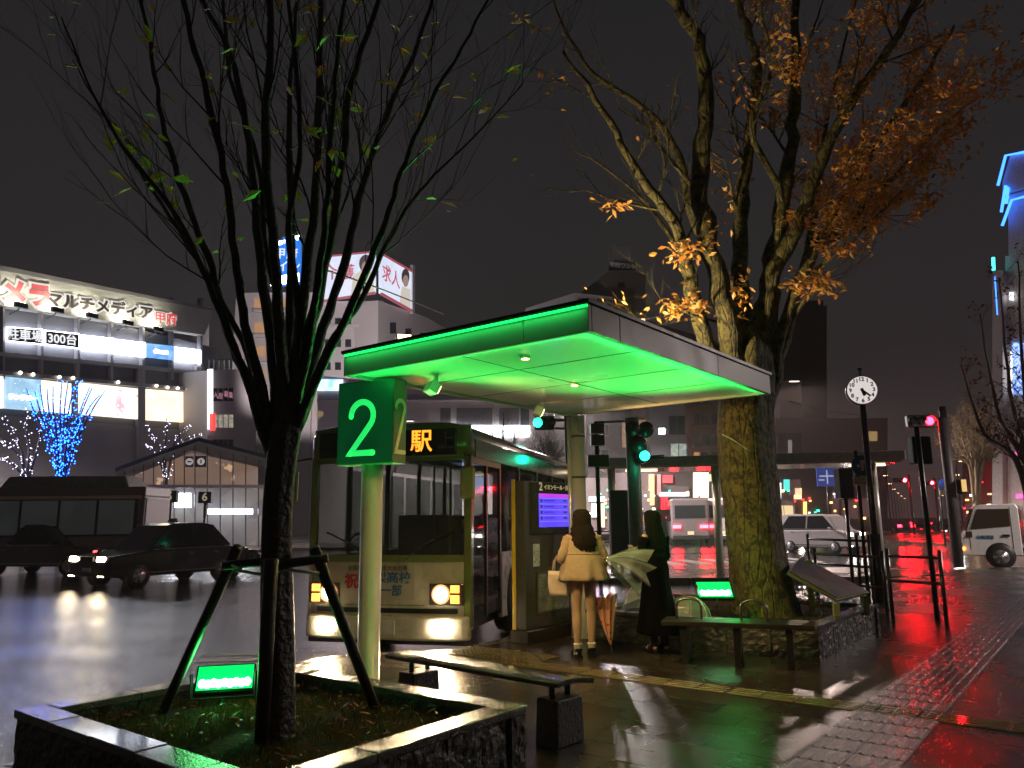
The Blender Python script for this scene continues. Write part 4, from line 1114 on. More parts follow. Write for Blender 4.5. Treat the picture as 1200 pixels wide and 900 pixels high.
# ================================================================== buildings
class Fac:
    """a vertical facade plane between two ground points; local x runs along it, z up, -y towards the camera"""
    def __init__(s, px0, Y0, px1, Y1):
        a = at(px0, 612, Y0); b = at(px1, 612, Y1); s.a = Vector((a.x, a.y, 0)); d = Vector((b.x - a.x, b.y - a.y, 0)); s.L = d.length; s.d = d.normalized()
        s.rz = math.atan2(d.y, d.x); s.n = Vector((s.d.y, -s.d.x, 0))
        s.M = Matrix.Translation(s.a) @ Matrix.Rotation(s.rz, 4, 'Z'); s.inv = s.M.inverted()
    def __call__(s, px, py):
        d = ray(px, py); o = Vector((0, 0, CAM_Z)); t = (s.a - o).dot(s.n) / d.dot(s.n); p = s.inv @ (o + d * t); return p.x, p.z
    def thing(s, name, label, cat, group=None):
        return thing(name, label, cat, s.a, s.rz, group)
    def rect(s, mb, x0, y0, x1, y1, out=.03, th=.03):
        """pixel rectangle, top-left (x0, y0), bottom-right (x1, y1), as a slab standing out of the facade"""
        a = s(x0, y0); b = s(x1, y1); a2 = s(x1, y0); b2 = s(x0, y1)
        mb.add([(b2[0], -out, b2[1]), (b[0], -out, b[1]), (a2[0], -out, a2[1]), (a[0], -out, a[1]), (b2[0], -out + th, b2[1]), (b[0], -out + th, b[1]), (a2[0], -out + th, a2[1]), (a[0], -out + th, a[1])],
               [(0, 1, 2, 3), (7, 6, 5, 4), (0, 4, 5, 1), (1, 5, 6, 2), (2, 6, 7, 3), (3, 7, 4, 0)]); return mb
    def poly(s, mb, pts, out=.03, th=.03):
        q = [s(*p) for p in pts]; n = len(q)
        mb.add([(x, -out, z) for x, z in q] + [(x, -out + th, z) for x, z in q], [tuple(range(n)), tuple(range(2 * n - 1, n - 1, -1))] + [(i, n + i, n + (i + 1) % n, (i + 1) % n) for i in range(n)]); return mb
    def text(s, txt, px, py, hpx, mt, root, out=.05, bold=0, slope=None, ext=.01, sx=1.0, name='lettering', align='CENTER'):
        x, z = s(px, py); _, z2 = s(px, py + hpx); size = (z - z2) * 1.12
        a = s(px - 20, py); b = s(px + 20, py + (slope or 0) * 40)
        ang = math.atan2(b[1] - a[1], b[0] - a[0]) if slope is not None else 0
        M = Matrix.Translation((x, -out, z)) @ Matrix.Rotation(R(90), 4, 'X') @ Matrix.Rotation(ang, 4, 'Z')
        return text_part(txt, size, M, mt, root, name, ext, bold, align, sx)
def lit(name, col=None, es=1): return mat(name, (.1, .1, .1), .4, emit=col, es=es)
WWHITE = lit('white light panel', (.86, .90, 1), 15)
CONC = mat('grey facade panel', (.26, .25, .27), .6, var=.1, nscale=.4)
CONCD = mat('dark facade', (.10, .10, .115), .5, var=.15, nscale=.4)
PINKW = mat('pale pinkish render', (.52, .46, .47), .7, var=.06, nscale=.3)
TAN = mat('tan tile', (.34, .25, .19), .6, var=.12, nscale=1)
GREYB = mat('grey blue render', (.30, .30, .32), .7, var=.1, nscale=.5)
BROWNB = mat('dark brown cladding', (.09, .07, .07), .6, var=.2)
DWIN = mat('dark window', (.02, .022, .03), .08, var=0)
FRM = mat('window frame grey', (.14, .14, .15), .4)

# --- multimedia store at the left
F = Fac(-110, 52, 243, 74)
st = F.thing('department_store', 'large grey store with a lit sloping sign band and poster windows', 'building')
zt0 = F(0, 318); zt1 = F(243, 365)
b_ = MB(); b_.b2(0, F.L, .0, 24, -.1, F(200, 395)[1]); b_.build('wall', CONCD, st)
# slanted sign board: polygon with its cut right end
b_ = MB(); F.poly(b_, [(-110, 345), (232, 394), (243, 365), (-110, 296)], .9, .9); b_.build('sign_board', mat('pale sign board', (.50, .50, .46), .6, var=.08, nscale=.5), st)
b_ = MB(); F.poly(b_, [(-110, 300), (243, 366), (243, 363.5), (-110, 293)], 1.0, 1.4); b_.build('cornice', CONC, st)
b_ = MB(); F.poly(b_, [(-110, 640), (-110, 478), (226, 505), (226, 640)], .15, .1); b_.build('lower_wall', CONC, st)
for x0, y0, x1, y1 in ((-60, 446, 1.5, 484),):
    pass
for px in (-60, 0, 45, 88, 127, 164, 198, 232):        # floor band frames
    b_ = MB(); F.rect(b_, px - 1.2, 350, px + 1.2, 445, .5, .5); b_.build('mullion', CONC, st)
b_ = MB(); F.poly(b_, [(-110, 408), (243, 440), (243, 436.5), (-110, 403)], .5, .5); b_.build('ledge', CONC, st)
b_ = MB(); F.poly(b_, [(-110, 431), (243, 461), (243, 457), (-110, 426)], .7, .7); b_.build('ledge', CONC, st)
for px in (158, 227):
    b_ = MB(); F.rect(b_, px, 430, px + 8.5, 560, .45, .4); b_.build('pilaster', CONC, st)
LBK = mat('black lightbox ground', (.02, .02, .02), .3)
for (x0, y0, x1, y1, y0b, y1b, m, tx) in ((2.5, 384, 44.5, 401, 387, 405, LBK, '駐車場'), (47, 388, 87.5, 405, 392, 409.5, LBK, '300台')):
    b_ = MB(); F.poly(b_, [(x0, y1), (x1, y1b), (x1, y0b), (x0, y0)], .62, .1); lbx = b_.build('light_box', WWHITE, st)
    b_ = MB(); F.poly(b_, [(x0 + .9, y1 - .9), (x1 - .9, y1b - .9), (x1 - .9, y0b + .9), (x0 + .9, y0 + .9)], .65, .03); b_.build('face_panel', m, lbx)
    F.text(tx, (x0 + x1) / 2, (y0 + y1b) / 2 + .5, 12.5, lit('white letters', (.9, .9, .95), 1.1), lbx, .68, bold=.02, slope=.09)
SKYB = pattern_emit('blue light panel', [(.05, .3, .85), (.12, .45, 1), (.3, .6, 1)], .4, 1.1)
for (x0, x1, y0, y1, y0b, y1b, m) in ((90, 128, 393.5, 411.5, 397.5, 415, WWHITE), (129.5, 165, 398.5, 415.5, 402.5, 419.5, WWHITE), (166.5, 198.5, 403, 419.5, 406.5, 423, SKYB), (200, 230, 407.5, 424, 411, 427, WWHITE)):
    b_ = MB(); F.poly(b_, [(x0, y1), (x1, y1b), (x1, y0b), (x0, y0)], .62, .1); lbx = b_.build('light_box', m, st)
    if m is SKYB:
        F.text('d-zone', 183, 413, 6, WWHITE, lbx, .66, bold=.03, slope=.1)
POST1 = pattern_emit('poster warm', [(.95, .75, .45), (1, .9, .7), (.55, .3, .15), (1, .85, .6), (.8, .7, .6)], .45, 1.9)
POST2 = pattern_emit('poster cool', [(.35, .55, .7), (.6, .75, .8), (.8, .85, .85), (.2, .35, .5)], .35, 1.6)
POST3 = pattern_emit('poster mixed', [(.9, .8, .65), (.3, .15, .2), (1, .9, .7), (.6, .2, .3), (.95, .85, .7)], .5, 1.7)
for (x0, x1, y0, y1, y0b, y1b, m) in ((-60, 0, 438, 474, 442, 479, POST3), (2.5, 44, 442, 479, 446, 482, POST2), (45, 79, 446, 482, 450, 485, POST1), (90, 157, 449, 486, 456, 491.5, POST3), (167.5, 224, 456.5, 492.5, 461, 496, POST1)):
    b_ = MB(); F.poly(b_, [(x0, y1), (x1, y1b), (x1, y0b), (x0, y0)], .5, .3); p_ = b_.build('poster', m, st)
F.text('ランドヨー', 22, 467, 6, WWHITE, st, .56, bold=.02, slope=.07)
REDS = lit('red sign letter', (.85, .03, .05), .9); BLKS = mat('black sign letter', (.04, .03, .03), .4); WEDGE = lit('letter halo', (.95, .9, .8), .9)
F.text('カメラ', 7, 346, 26, WEDGE, st, 1.02, bold=.26, slope=.135, ext=.02, align='CENTER')
F.text('カメラ', 7, 346, 26, REDS, st, 1.08, bold=.10, slope=.135, ext=.02, align='CENTER')
F.text('マルチメディア', 111, 362, 15, WEDGE, st, 1.02, bold=.17, slope=.135, sx=1.13)
F.text('マルチメディア', 111, 362, 15, BLKS, st, 1.08, bold=.05, slope=.135, sx=1.13)
F.text('甲府', 185, 376, 13.5, WEDGE, st, 1.02, bold=.09, slope=.135)
F.text('甲府', 185, 376, 13.5, REDS, st, 1.08, bold=.015, slope=.135)
FL = lit('flood lamp face', (1, .93, .7), 18)
for (px, py) in ((3, 356), (46, 361), (87, 367), (129, 375), (165, 382)):
    x, z = F(px, py + 14); x2, z2 = F(px + 4, py - 16)
    b_ = MB(); b_.tube([(x, -.9, z), (x, -2.0, z + .2), (x, -2.2, z + .5)], .05, 6); b_.box((x, -2.25, z + .5), (.9, .25, .4)); fl_ = b_.build('flood_lamp', BLACKM, st)
    b_ = MB(); b_.box((x, -2.1, z + .62), (.8, .1, .3)); b_.build('lens', FL, fl_)
    P = F.M @ Vector((x, -2.0, z + 1.0)); T_ = F.M @ Vector((x, -.9, z + 1.7)); spot(P, T_, 420, (1, .93, .72), 130, .9, .2)
DOTW = lit('small warm lamp', (1, .9, .7), 6)
for px, py in ((16, 438), (31, 440), (62, 443), (78, 444), (131, 449), (176, 453), (189, 455), (201, 456), (212, 457)):
    b_ = MB(); x, z = F(px, py); b_.ell((x, -.85, z), (.13, .13, .13), 8, 6); b_.build('lamp', DOTW, st)

# --- gabled glass shelter hall
F = Fac(135, 46, 322, 50)
gh = F.thing('station_hall', 'gabled glass hall with warm light inside and platform number 5 sign', 'building')
IN1 = pattern_emit('warm hall interior', [(.30, .17, .10), (.62, .33, .12), (.20, .15, .15), (.9, .45, .13), (.22, .15, .12)], .3, .6)
IN2 = pattern_emit('shop interior', [(.16, .13, .10), (.9, .85, .8), (.05, .05, .06), (.5, .36, .2), (.04, .04, .04), (.3, .22, .15), (.06, .05, .06)], 1.1, .8, 'cell')
IN3 = pattern_emit('blue kiosk light', [(.1, .3, .8), (.2, .5, 1), (.05, .1, .5)], .7, .9)
b_ = MB(); F.poly(b_, [(145, 640), (318, 640), (318, 540), (232, 521), (145, 555)], -6, .1); b_.build('back_wall', IN1, gh)
b_ = MB(); F.poly(b_, [(145, 640), (318, 640), (318, 570), (145, 572)], -3, .1); b_.build('shop_front', IN2, gh)
b_ = MB(); F.rect(b_, 205, 577, 226, 594, -1.5, .1); b_.build('lit_screen', WWHITE, gh)
b_ = MB(); F.rect(b_, 167, 577, 189, 590, -1.5, .1); b_.build('blue_screen', IN3, gh)
b_ = MB(); F.rect(b_, 245, 596, 300, 602, -1.5, .1); b_.build('lit_counter', WWHITE, gh)
a = F(135, 553.5); ap = F(232, 518); c = F(322, 541)
for p0, p1 in ((a, ap), (ap, c)):
    b_ = MB(); t = .25
    b_.add([(p0[0], -.5, p0[1]), (p1[0], -.5, p1[1]), (p1[0], 6, p1[1]), (p0[0], 6, p0[1]), (p0[0], -.5, p0[1] + t), (p1[0], -.5, p1[1] + t), (p1[0], 6, p1[1] + t), (p0[0], 6, p0[1] + t)],
           [(0, 3, 2, 1), (4, 5, 6, 7), (0, 1, 5, 4), (1, 2, 6, 5), (2, 3, 7, 6), (3, 0, 4, 7)]); b_.build('roof', mat('dark roof sheet', (.025, .022, .022), .8), gh)
for px in (146, 157, 168, 180, 192, 204, 216, 228.5, 243, 258, 273, 288, 303, 318):
    yt = 553.5 + (518 - 553.5) * (px - 135) / 97 if px < 232 else 518 + 23 * (px - 232) / 90
    b_ = MB(); F.rect(b_, px - .55, yt + 3, px + .55, 640, .04, .1); b_.build('mullion', BLACKM, gh)
b_ = MB(); F.rect(b_, 150, 568, 320, 572, .08, .12); b_.build('transom', mat('grey transom', (.28, .24, .22), .4), gh)
for (x0, x1, y0, y1, g) in ((217, 226.5, 535, 547.5, 'O'), (229, 241.5, 534.5, 547.5, 'i')):
    b_ = MB(); F.rect(b_, x0, y0, x1, y1, .14, .06); pn = b_.build('pictogram_sign', mat('navy sign', (.02, .03, .10), .4), gh)
    b_ = MB(); x, z = F((x0 + x1) / 2, (y0 + y1) / 2); b_.cyl((x, -.14, z), (x, -.17, z), .22, 20); b_.build('disc', lit('pale sign disc', (.6, .55, .5), .55), pn)
    b_ = MB(); b_.box((x, -.18, z), ((.07 if g == 'i' else .24), .02, (.24 if g == 'i' else .08))); b_.build('symbol', mat('navy sign'), pn)
# platform number signs standing free
for (px, py, ch, Y, lb) in ((200, 582, '5', 34, 'dark box sign with a pale number 5 before the glass hall'), (241, 583, '6', 36, 'dark box sign with a faint number 6 before the glass hall')):
    P = at(px, py, Y); t = thing('stop_number_sign', lb, 'stop sign', (P.x, P.y, 0), R(12), 'platform number signs')
    b_ = MB(); b_.box((0, 0, P.z), (.56, .5, .52)); b_.build('case', mat('brown black case', (.03, .022, .02), .4), t)
    text_part(ch, .5, face_front(0, -.26, P.z), mat('pale numeral', (.5, .45, .35), .5, emit=(.6, .5, .35), es=.45), t, 'numeral', .01, .01)
    b_ = MB(); b_.cyl((0, 0, -.15), (0, 0, P.z - .26), .07, 12); b_.build('post', BLACKM, t)

# --- hotel with billboard
F = Fac(262, 96, 443, 96)
ht = F.thing('hotel_building', 'pale hotel with amber lit stair windows and rooftop signs behind the bare tree', 'building')
zr = F(350, 345)[1]; zbase = F(262, 340)[1]
HW = mat('hotel wall', (.46, .42, .43), .7, var=.06, nscale=.2)
b_ = MB(); b_.b2(0, F(360, 600)[0], 0, 20, 0, F(300, 343)[1]); b_.build('stair_block', HW, ht)
b_ = MB(); b_.b2(F(360.5, 600)[0], F.L, .3, 20, 0, F(420, 352)[1]); b_.build('wall', HW, ht)
AMB = pattern_emit('amber stair window', [(.55, .27, .10), (.75, .4, .17), (.45, .22, .10)], .6, .8)
for i, y in enumerate((349, 378, 406, 434, 463, 492)):
    for x0, x1 in ((300, 309), (332, 343)):
        if i > 3 and x0 > 320: continue
        b_ = MB(); F.rect(b_, x0 - 2, y, x1 + 2, y + 12, .03, .06); b_.build('window', AMB, ht)
b_ = MB()
for y in (363, 392, 420, 448, 477): 
    m_ = MB(); F.rect(m_, 298, y, 349, y + 4, .5, .5); m_.build('balcony', HW, ht)
for px in (380, 392, 404, 416, 428):
    for y in (372, 397, 424):
        m_ = MB(); F.rect(m_, px, y, px + 7, y + 9, -.27, .06); m_.build('window', DWIN, ht)
b_ = MB(); F.rect(b_, 374, 380, 436, 383, .0, .35); b_.build('balcony', HW, ht)
F2 = Fac(443, 96, 535, 118)
hw2 = F2.thing('side_building', 'pale building stepping down beside the hotel billboard', 'building')
b_ = MB(); F2.poly(b_, [(443, 600), (535, 600), (535, 392), (500, 372), (443, 352)], .0, 12); b_.build('wall', HW, hw2)
for px, y in ((457, 378), (475, 385), (492, 390), (457, 402), (475, 408)):
    b_ = MB(); F2.rect(b_, px, y, px + 7, y + 13, .03, .06); b_.build('window', DWIN, hw2)
# blue roof sign
b_ = MB(); F.poly(b_, [(320, 337), (353, 332), (353, 279), (320, 290)], 1.0, 1.2); rs_ = b_.build('roof_sign', mat('blue sign', (0, .1, .5), emit=(.03, .22, .85), es=.9), ht)
b_ = MB(); F.poly(b_, [(320, 338), (353, 333), (353, 323), (320, 328)], 1.06, .05); b_.build('white_band', WWHITE, rs_)
b_ = MB(); F.poly(b_, [(320, 293), (353, 284), (353, 279), (320, 289)], 1.06, .05); b_.build('top_band', WWHITE, rs_)
F.text('INN', 344, 286, 10, mat('blue sign'), rs_, 1.12, bold=.05)
F.text('甲府', 338, 301, 12, lit('white letters'), rs_, 1.06, bold=.02); F.text('イン', 341, 316, 12, lit('white letters'), rs_, 1.06, bold=.02)
# billboard that turns the corner
bb = thing('billboard', 'wide lit rooftop billboard with two people in white and red writing', 'billboard', F.M @ Vector((F(372, 350)[0], -.5, F(372, 355)[1])), F.rz)
BBW = pattern_emit('billboard face', [(.62, .68, .85), (.8, .84, .98), (.55, .62, .8), (.75, .78, .92)], .12, 1.15)
FM = F.M
class Sub: pass
inv_bb = bb.matrix_basis.inverted()
def bbp(fr, px, py, out): x, z = fr(px, py); return inv_bb @ (fr.M @ Vector((x, -out, z)))
def bbpoly(fr, pts, out, th, m, name, par):
    q = [bbp(fr, x, y, out) for x, y in pts]; q2 = [bbp(fr, x, y, out - th) for x, y in pts]; n = len(q); b = MB()
    b.add(q + q2, [tuple(range(n)), tuple(range(2 * n - 1, n - 1, -1))] + [(i, n + i, n + (i + 1) % n, (i + 1) % n) for i in range(n)]); return b.build(name, m, par)
REDF = lit('red frame light', (.5, .08, .12), .7)
def ells(cx, cy, rx, ry, n=18, a0=0): return [(cx + rx * math.cos(2 * PI * k / n), cy + ry * math.sin(2 * PI * k / n)) for k in range(n)]
SKN = lit('printed skin', (.55, .36, .28), .6); PHAIR = lit('printed hair', (.06, .04, .04), .5); PW = lit('printed white shirt', (.8, .72, .62), .8); PRED = lit('printed red', (.75, .12, .2), .7)
f1_ = bbpoly(F, [(371, 355), (441, 344), (441, 297.5), (384, 303), (371, 330)][::1], .6, .4, BBW, 'front_face', bb)
bbpoly(F, [(384, 303.5), (441, 298), (441, 296), (384, 301.5)], .72, .3, REDF, 'frame', f1_); bbpoly(F, [(371, 356.5), (441, 346), (441, 343.5), (371, 354.5)], .72, .3, REDF, 'frame', f1_)
bbpoly(F, [(412, 350), (440, 345), (438, 322), (425, 318), (415, 325)], .66, .04, PW, 'shirt', f1_)
bbpoly(F, ells(430, 311, 8.0, 10.5), .70, .04, PHAIR, 'hair', f1_); bbpoly(F, ells(430.5, 316, 5.6, 8), .74, .04, SKN, 'face_print', f1_)
F_ = F
M = bb.matrix_basis.inverted() @ F.M
x, z = F(397, 322); text_part('介護', 2.2, M @ Matrix.Translation((x, -.7, z)) @ Matrix.Rotation(R(90), 4, 'X'), PRED, f1_, ext=.01, bold=.03)
f2_ = bbpoly(F2, [(442, 344), (478, 364), (478, 318), (442, 297.5)], .6, .4, BBW, 'side_face', bb)
bbpoly(F2, [(442, 299.5), (478, 320), (478, 317.5), (442, 297)], .72, .3, REDF, 'frame', f2_); bbpoly(F2, [(442, 346), (478, 366), (478, 363.5), (442, 343.5)], .72, .3, REDF, 'frame', f2_)
bbpoly(F2, [(463, 357), (476, 364), (476, 340), (466, 336)], .66, .04, PW, 'shirt', f2_)
bbpoly(F2, ells(470, 325, 4.6, 9.5), .70, .04, PHAIR, 'hair', f2_); bbpoly(F2, ells(470, 330, 3.2, 7), .74, .04, SKN, 'face_print', f2_)
M = bb.matrix_basis.inverted() @ F2.M
x, z = F2(453, 326); text_part('求人', 2.4, M @ Matrix.Translation((x, -.7, z)) @ Matrix.Rotation(R(90), 4, 'X'), PRED, f2_, ext=.01, bold=.03)
bbpoly(F2, [(478.5, 368), (481, 369), (481, 312), (478.5, 311)], .7, .5, mat('pale steel post', (.4, .4, .42), .4), 'post', bb)

# --- low block between store and hotel
F = Fac(243, 70, 300, 76)
lb = F.thing('office_block', 'pale office block with barred railing beside the grey store', 'building')
b_ = MB(); F.poly(b_, [(243, 640), (300, 640), (300, 432), (243, 434)], 0, 12); b_.build('wall', HW, lb)
b_ = MB(); F.poly(b_, [(246, 422), (300, 418), (300, 352), (246, 366)], -6, 8); b_.build('upper_wall', mat('lit upper wall', (.40, .39, .41), .7, var=.05), lb)
for y, m in ((455, GLASSD), (486, pattern_emit('shop window light', [(.5, .45, .35), (.9, .85, .7), (.2, .18, .15)], 1.2, .8)), (515, DWIN)):
    b_ = MB(); F.rect(b_, 249, y, 273, y + 15, .03, .06); w__ = b_.build('window', m, lb)
    for k in range(1, 4):
        c_ = MB(); F.rect(c_, 249 + k * 6 - .3, y, 249 + k * 6 + .3, y + 15, .07, .04); c_.build('mullion', FRM, w__)
F.text('入居', 255, 464, 7, lit('pink sign', (.7, .3, .4), .6), lb, .08); F.text('募集', 267, 463, 7, lit('pink sign', (.7, .3, .4), .6), lb, .08)
for k in range(9):
    b_ = MB(); F.rect(b_, 244 + k * 6, 422, 244.6 + k * 6, 433, .1, .05); b_.build('railing_post', FRM, lb)
b_ = MB(); F.rect(b_, 243, 421, 298, 422, .1, .05); b_.build('rail', FRM, lb)
b_ = MB(); F.rect(b_, 242, 433, 244.6, 503, .5, .4); b_.build('tube_sign', lit('white tube', (.95, .9, 1), 3), lb)
b_ = MB(); F.rect(b_, 241.5, 485, 244.5, 505, .8, .4); b_.build('red_sign', lit('red tube', (.9, .05, .05), 1.5), lb)

# --- pale block behind the bus with its lit ribbon
F = Fac(372, 58, 642, 60)
wb = F.thing('white_building', 'pale building with a bright white light ribbon behind the bus', 'building')
b_ = MB(); F.poly(b_, [(372, 640), (642, 640), (642, 466), (372, 440)], 0, 14); b_.build('wall', PINKW, wb)
b_ = MB(); F.rect(b_, 372, 468, 642, 470, .3, .3); b_.build('cornice', HW, wb)
for x0, x1 in ((516, 528), (535, 577), (585, 608)):
    b_ = MB(); F.rect(b_, x0, 478, x1, 498, .03, .06); w__ = b_.build('window', mat('curtained window', (.16, .15, .17), .4, var=.2), wb)
    k = x0 + 8
    while k < x1 - 3:
        c_ = MB(); F.rect(c_, k - .4, 478, k + .4, 498, .07, .04); c_.build('mullion', FRM, w__); k += 8
b_ = MB(); F.rect(b_, 610, 478, 620, 500, .05, .06); b_.build('window', mat('dark teal pane', (.03, .05, .07), .2), wb)
b_ = MB(); F.rect(b_, 517, 499, 620, 512, .25, .25); b_.build('light_ribbon', lit('white ribbon', (.95, .97, 1), 6), wb)
b_ = MB(); F.rect(b_, 615, 512, 620, 530, .1, .1); b_.build('pier', HW, wb)
F.text('甲', 374, 487, 9, lit('gold mark', (.6, .42, .2), .6), wb, .06)
b_ = MB(); F.rect(b_, 372, 445, 402, 458, .2, .2); b_.build('light_box', pattern_emit('white blue box', [(.3, .6, 1), (.9, .95, 1), (.8, .9, 1)], .5, 1.6), wb)

# --- roof sign wedge and tower beyond the shelter roof
F = Fac(612, 120, 722, 122)
rsn = F.thing('roof_advertisement', 'pale wedge shaped roof sign with black writing above the shelter', 'rooftop sign')
b_ = MB(); F.poly(b_, [(612, 371), (674, 368), (674, 343), (617, 361)], 0, 3); b_.build('side_panel', mat('dim pale panel', (.5, .47, .46), .6), rsn)
b_ = MB(); F.poly(b_, [(674.3, 368), (718, 371), (718, 348), (674.3, 343)], 0, 3); b_.build('front_panel', mat('dim grey panel', (.42, .4, .4), .6), rsn)
F.text('甲州名物', 697, 355, 9, BLKS, rsn, .06, bold=.05)
b_ = MB(); F.rect(b_, 612, 371, 718, 640, -.2, 3); b_.build('building_body', BROWNB, rsn)
F = Fac(712, 130, 757, 132)
tw = F.thing('tower_block', 'tall dim block with a dark rooftop sign and water tank', 'building')
TWM = mat('dim tower wall', (.16, .13, .13), .8, var=.08)
b_ = MB(); F.poly(b_, [(713, 640), (840, 640), (840, 400), (757, 375), (757, 318), (713, 318)], 0, 14); b_.build('wall', TWM, tw)
b_ = MB(); F.rect(b_, 713.5, 308, 744, 317, .4, .5); sgn = b_.build('sign_board', mat('black sign board', (.03, .03, .03), .5), tw)
F.text('甲府ワシン', 729, 312.5, 6, mat('grey letters', (.4, .4, .4), .5, emit=(.2, .2, .2), es=.4), sgn, .45)
b_ = MB(); F.rect(b_, 721.5, 287, 741, 307, -1, 2.5); b_.build('water_tank', mat('grey tank panel', (.34, .33, .33), .7), tw)
b_ = MB(); F.rect(b_, 724, 331, 732, 337, .03, .05); b_.build('window', DWIN, tw)
b_ = MB(); F.rect(b_, 751, 374, 755, 377, .3, .3); b_.build('lamp', lit('orange lamp', (1, .6, .3), 3), tw)

# --- buildings at the right of the post
F = Fac(690, 62, 765, 62)
b1_ = F.thing('brown_building', 'dark brown building carrying a warm lit picture sign', 'building')
b_ = MB(); b_.b2(0, F.L, 0, 12, 0, F(720, 462)[1]); b_.build('wall', BROWNB, b1_)
for x0, y0 in ((704, 497), (704, 526), (745, 527)):
    b_ = MB(); F.rect(b_, x0, y0, x0 + 10, y0 + 14, .06, .08); w__ = b_.build('window', FRM, b1_)
    b_ = MB(); F.rect(b_, x0 + 1.2, y0 + 1.2, x0 + 8.8, y0 + 12.8, .09, .03); b_.build('pane', DWIN, w__)
b_ = MB(); F.rect(b_, 726, 491, 766, 527, .5, .3); pc = b_.build('picture_sign', mat('dark sign box', (.06, .05, .04), .4), b1_)
b_ = MB(); F.rect(b_, 728, 493, 764, 525, .54, .04); b_.build('picture', pattern_emit('warm picture', [(.25, .1, .06), (.8, .45, .3), (.4, .3, .12), (.9, .7, .45), (.3, .2, .08)], 1.3, .85), pc)
F = Fac(766, 60, 809, 60)
b2_ = F.thing('grey_building', 'grey building with one lit upper window and blue lit room', 'building')
b_ = MB(); b_.b2(0, F.L, 0, 10, 0, F(780, 462)[1]); b_.build('wall', GREYB, b2_)
for (x0, y0, x1, y1, m) in ((772, 502, 779, 509, WWHITE), (784, 488, 802, 509, DWIN), (786, 520, 804, 543, pattern_emit('blue room', [(.12, .2, .3), (.3, .45, .5), (.5, .55, .4)], 1.2, .8))):
    b_ = MB(); F.rect(b_, x0 - .8, y0 - .8, x1 + .8, y1 + .8, .05, .07); w__ = b_.build('window', FRM, b2_)
    b_ = MB(); F.rect(b_, x0, y0, x1, y1, .08, .03); b_.build('pane', m, w__)
    if x1 - x0 > 10:
        b_ = MB(); F.rect(b_, (x0 + x1) / 2 - .4, y0, (x0 + x1) / 2 + .4, y1, .11, .03); b_.build('mullion', BLACKM, w__)
F = Fac(810, 60, 858, 74)
b3_ = F.thing('tan_building', 'tan tiled building with rows of windows left of the mossy trunk', 'building')
b_ = MB(); b_.b2(0, F.L, 0, 10, 0, F(820, 452)[1]); b_.build('wall', TAN, b3_)
for y in (462, 485, 510, 530):
    for x0 in (813, 823, 834, 845):
        b_ = MB(); F.rect(b_, x0, y, x0 + 6.5, y + 11, .03, .05); b_.build('window', DWIN if not (y == 530 and x0 == 813) else AMB, b3_)
    b_ = MB(); F.rect(b_, 811, y + 13, 857, y + 15, .12, .12); b_.build('band', mat('pale band', (.4, .33, .27), .6), b3_)

# --- shop fronts low in the middle and right (bright signs)
def shopfront(px0, px1, Y, ytop, label, wallm, items, name='shop_building', depth=8, Y1=None):
    F = Fac(px0, Y, px1, Y1 or Y + .5); t = F.thing(name, label, 'shop')
    b_ = MB(); F.poly(b_, [(px0, 626), (px1, 626), (px1, ytop), (px0, ytop)], 0, depth); b_.build('wall', wallm, t)
    for (nm, x0, y0, x1, y1, m) in items:
        b_ = MB(); F.rect(b_, x0, y0, x1, y1, .25, .2); b_.build(nm, m, t)
    rr = random.Random(int(px0 * 7 + Y))
    for _ in range(12):
        x = rr.uniform(px0 + 2, px1 - 2); y = rr.uniform(574, 610); s_ = rr.uniform(.5, 1.2)
        b_ = MB(); F.rect(b_, x - s_, y - s_, x + s_, y + s_, .3, .2); b_.build('lamp', lit(*rr.choice([('bokeh amber', (1, .5, .12), 7), ('bokeh cream', (1, .82, .5), 6), ('bokeh red', (1, .02, .03), 8), ('bokeh white', (.9, .95, 1), 6), ('bokeh green', (.05, .9, .5), 4), ('bokeh amber', (1, .5, .12), 7)])), t)
    return F, t
WS = lit('warm shop glow', (1, .72, .4), 1.5); WS2 = lit('orange lamp glow', (1, .45, .12), 3); RS = lit('red shop sign', (1, .03, .05), 1.8); YS = lit('yellow white sign', (1, .9, .55), 2.4); PS = lit('magenta sign', (1, .1, .5), 1.5); TS = lit('teal sign', (.1, .8, .7), 1.2); CW = lit('cool white shop', (.95, .97, 1), 2.6)
shopfront(640, 735, 56, 560, 'shop with bright white sign strip seen between the posts', BROWNB, [('sign', 690, 582, 708, 588, CW), ('sign', 716, 581, 733, 588, CW), ('window', 693, 590, 700, 606, CW), ('window', 700, 590, 708, 618, WS), ('sign', 712, 572, 716, 576, RS)])
IN4 = pattern_emit('cluttered warm shop', [(.05, .02, .02), (.9, .45, .15), (.08, .03, .02), (.3, .12, .06), (1, .8, .5), (.04, .02, .02), (.7, .2, .05), (.06, .03, .03)], 2.2, 1.3, 'cell')
shopfront(735, 770, 54, 552, 'shop hung with chains of orange lamps', BROWNB, [('lamp_chain', 737, 558, 743, 600, WS2), ('lamp_chain', 760, 556, 765, 592, WS2), ('shop_window', 750, 575, 762, 600, IN4)])
shopfront(770, 812, 58, 548, 'shop with tall red signs and a white strip', BROWNB, [('red_sign', 776, 557, 787, 566, RS), ('red_sign', 768.5, 556, 773, 580, lit('pale red sign', (1, .35, .35), 1.4)), ('sign_strip', 772, 577, 806, 581.5, CW), ('red_sign', 774, 582, 781, 597, RS), ('shop_window', 784, 570, 806, 576, IN4)])
shopfront(812, 862, 60, 548, 'shop with a tall glowing cream banner sign', BROWNB, [('banner', 812, 554, 829, 583, YS), ('sign', 829, 556, 834, 564, WS), ('shop_window', 834, 580, 860, 600, IN4), ('sign', 840, 584, 846, 592, CW)])
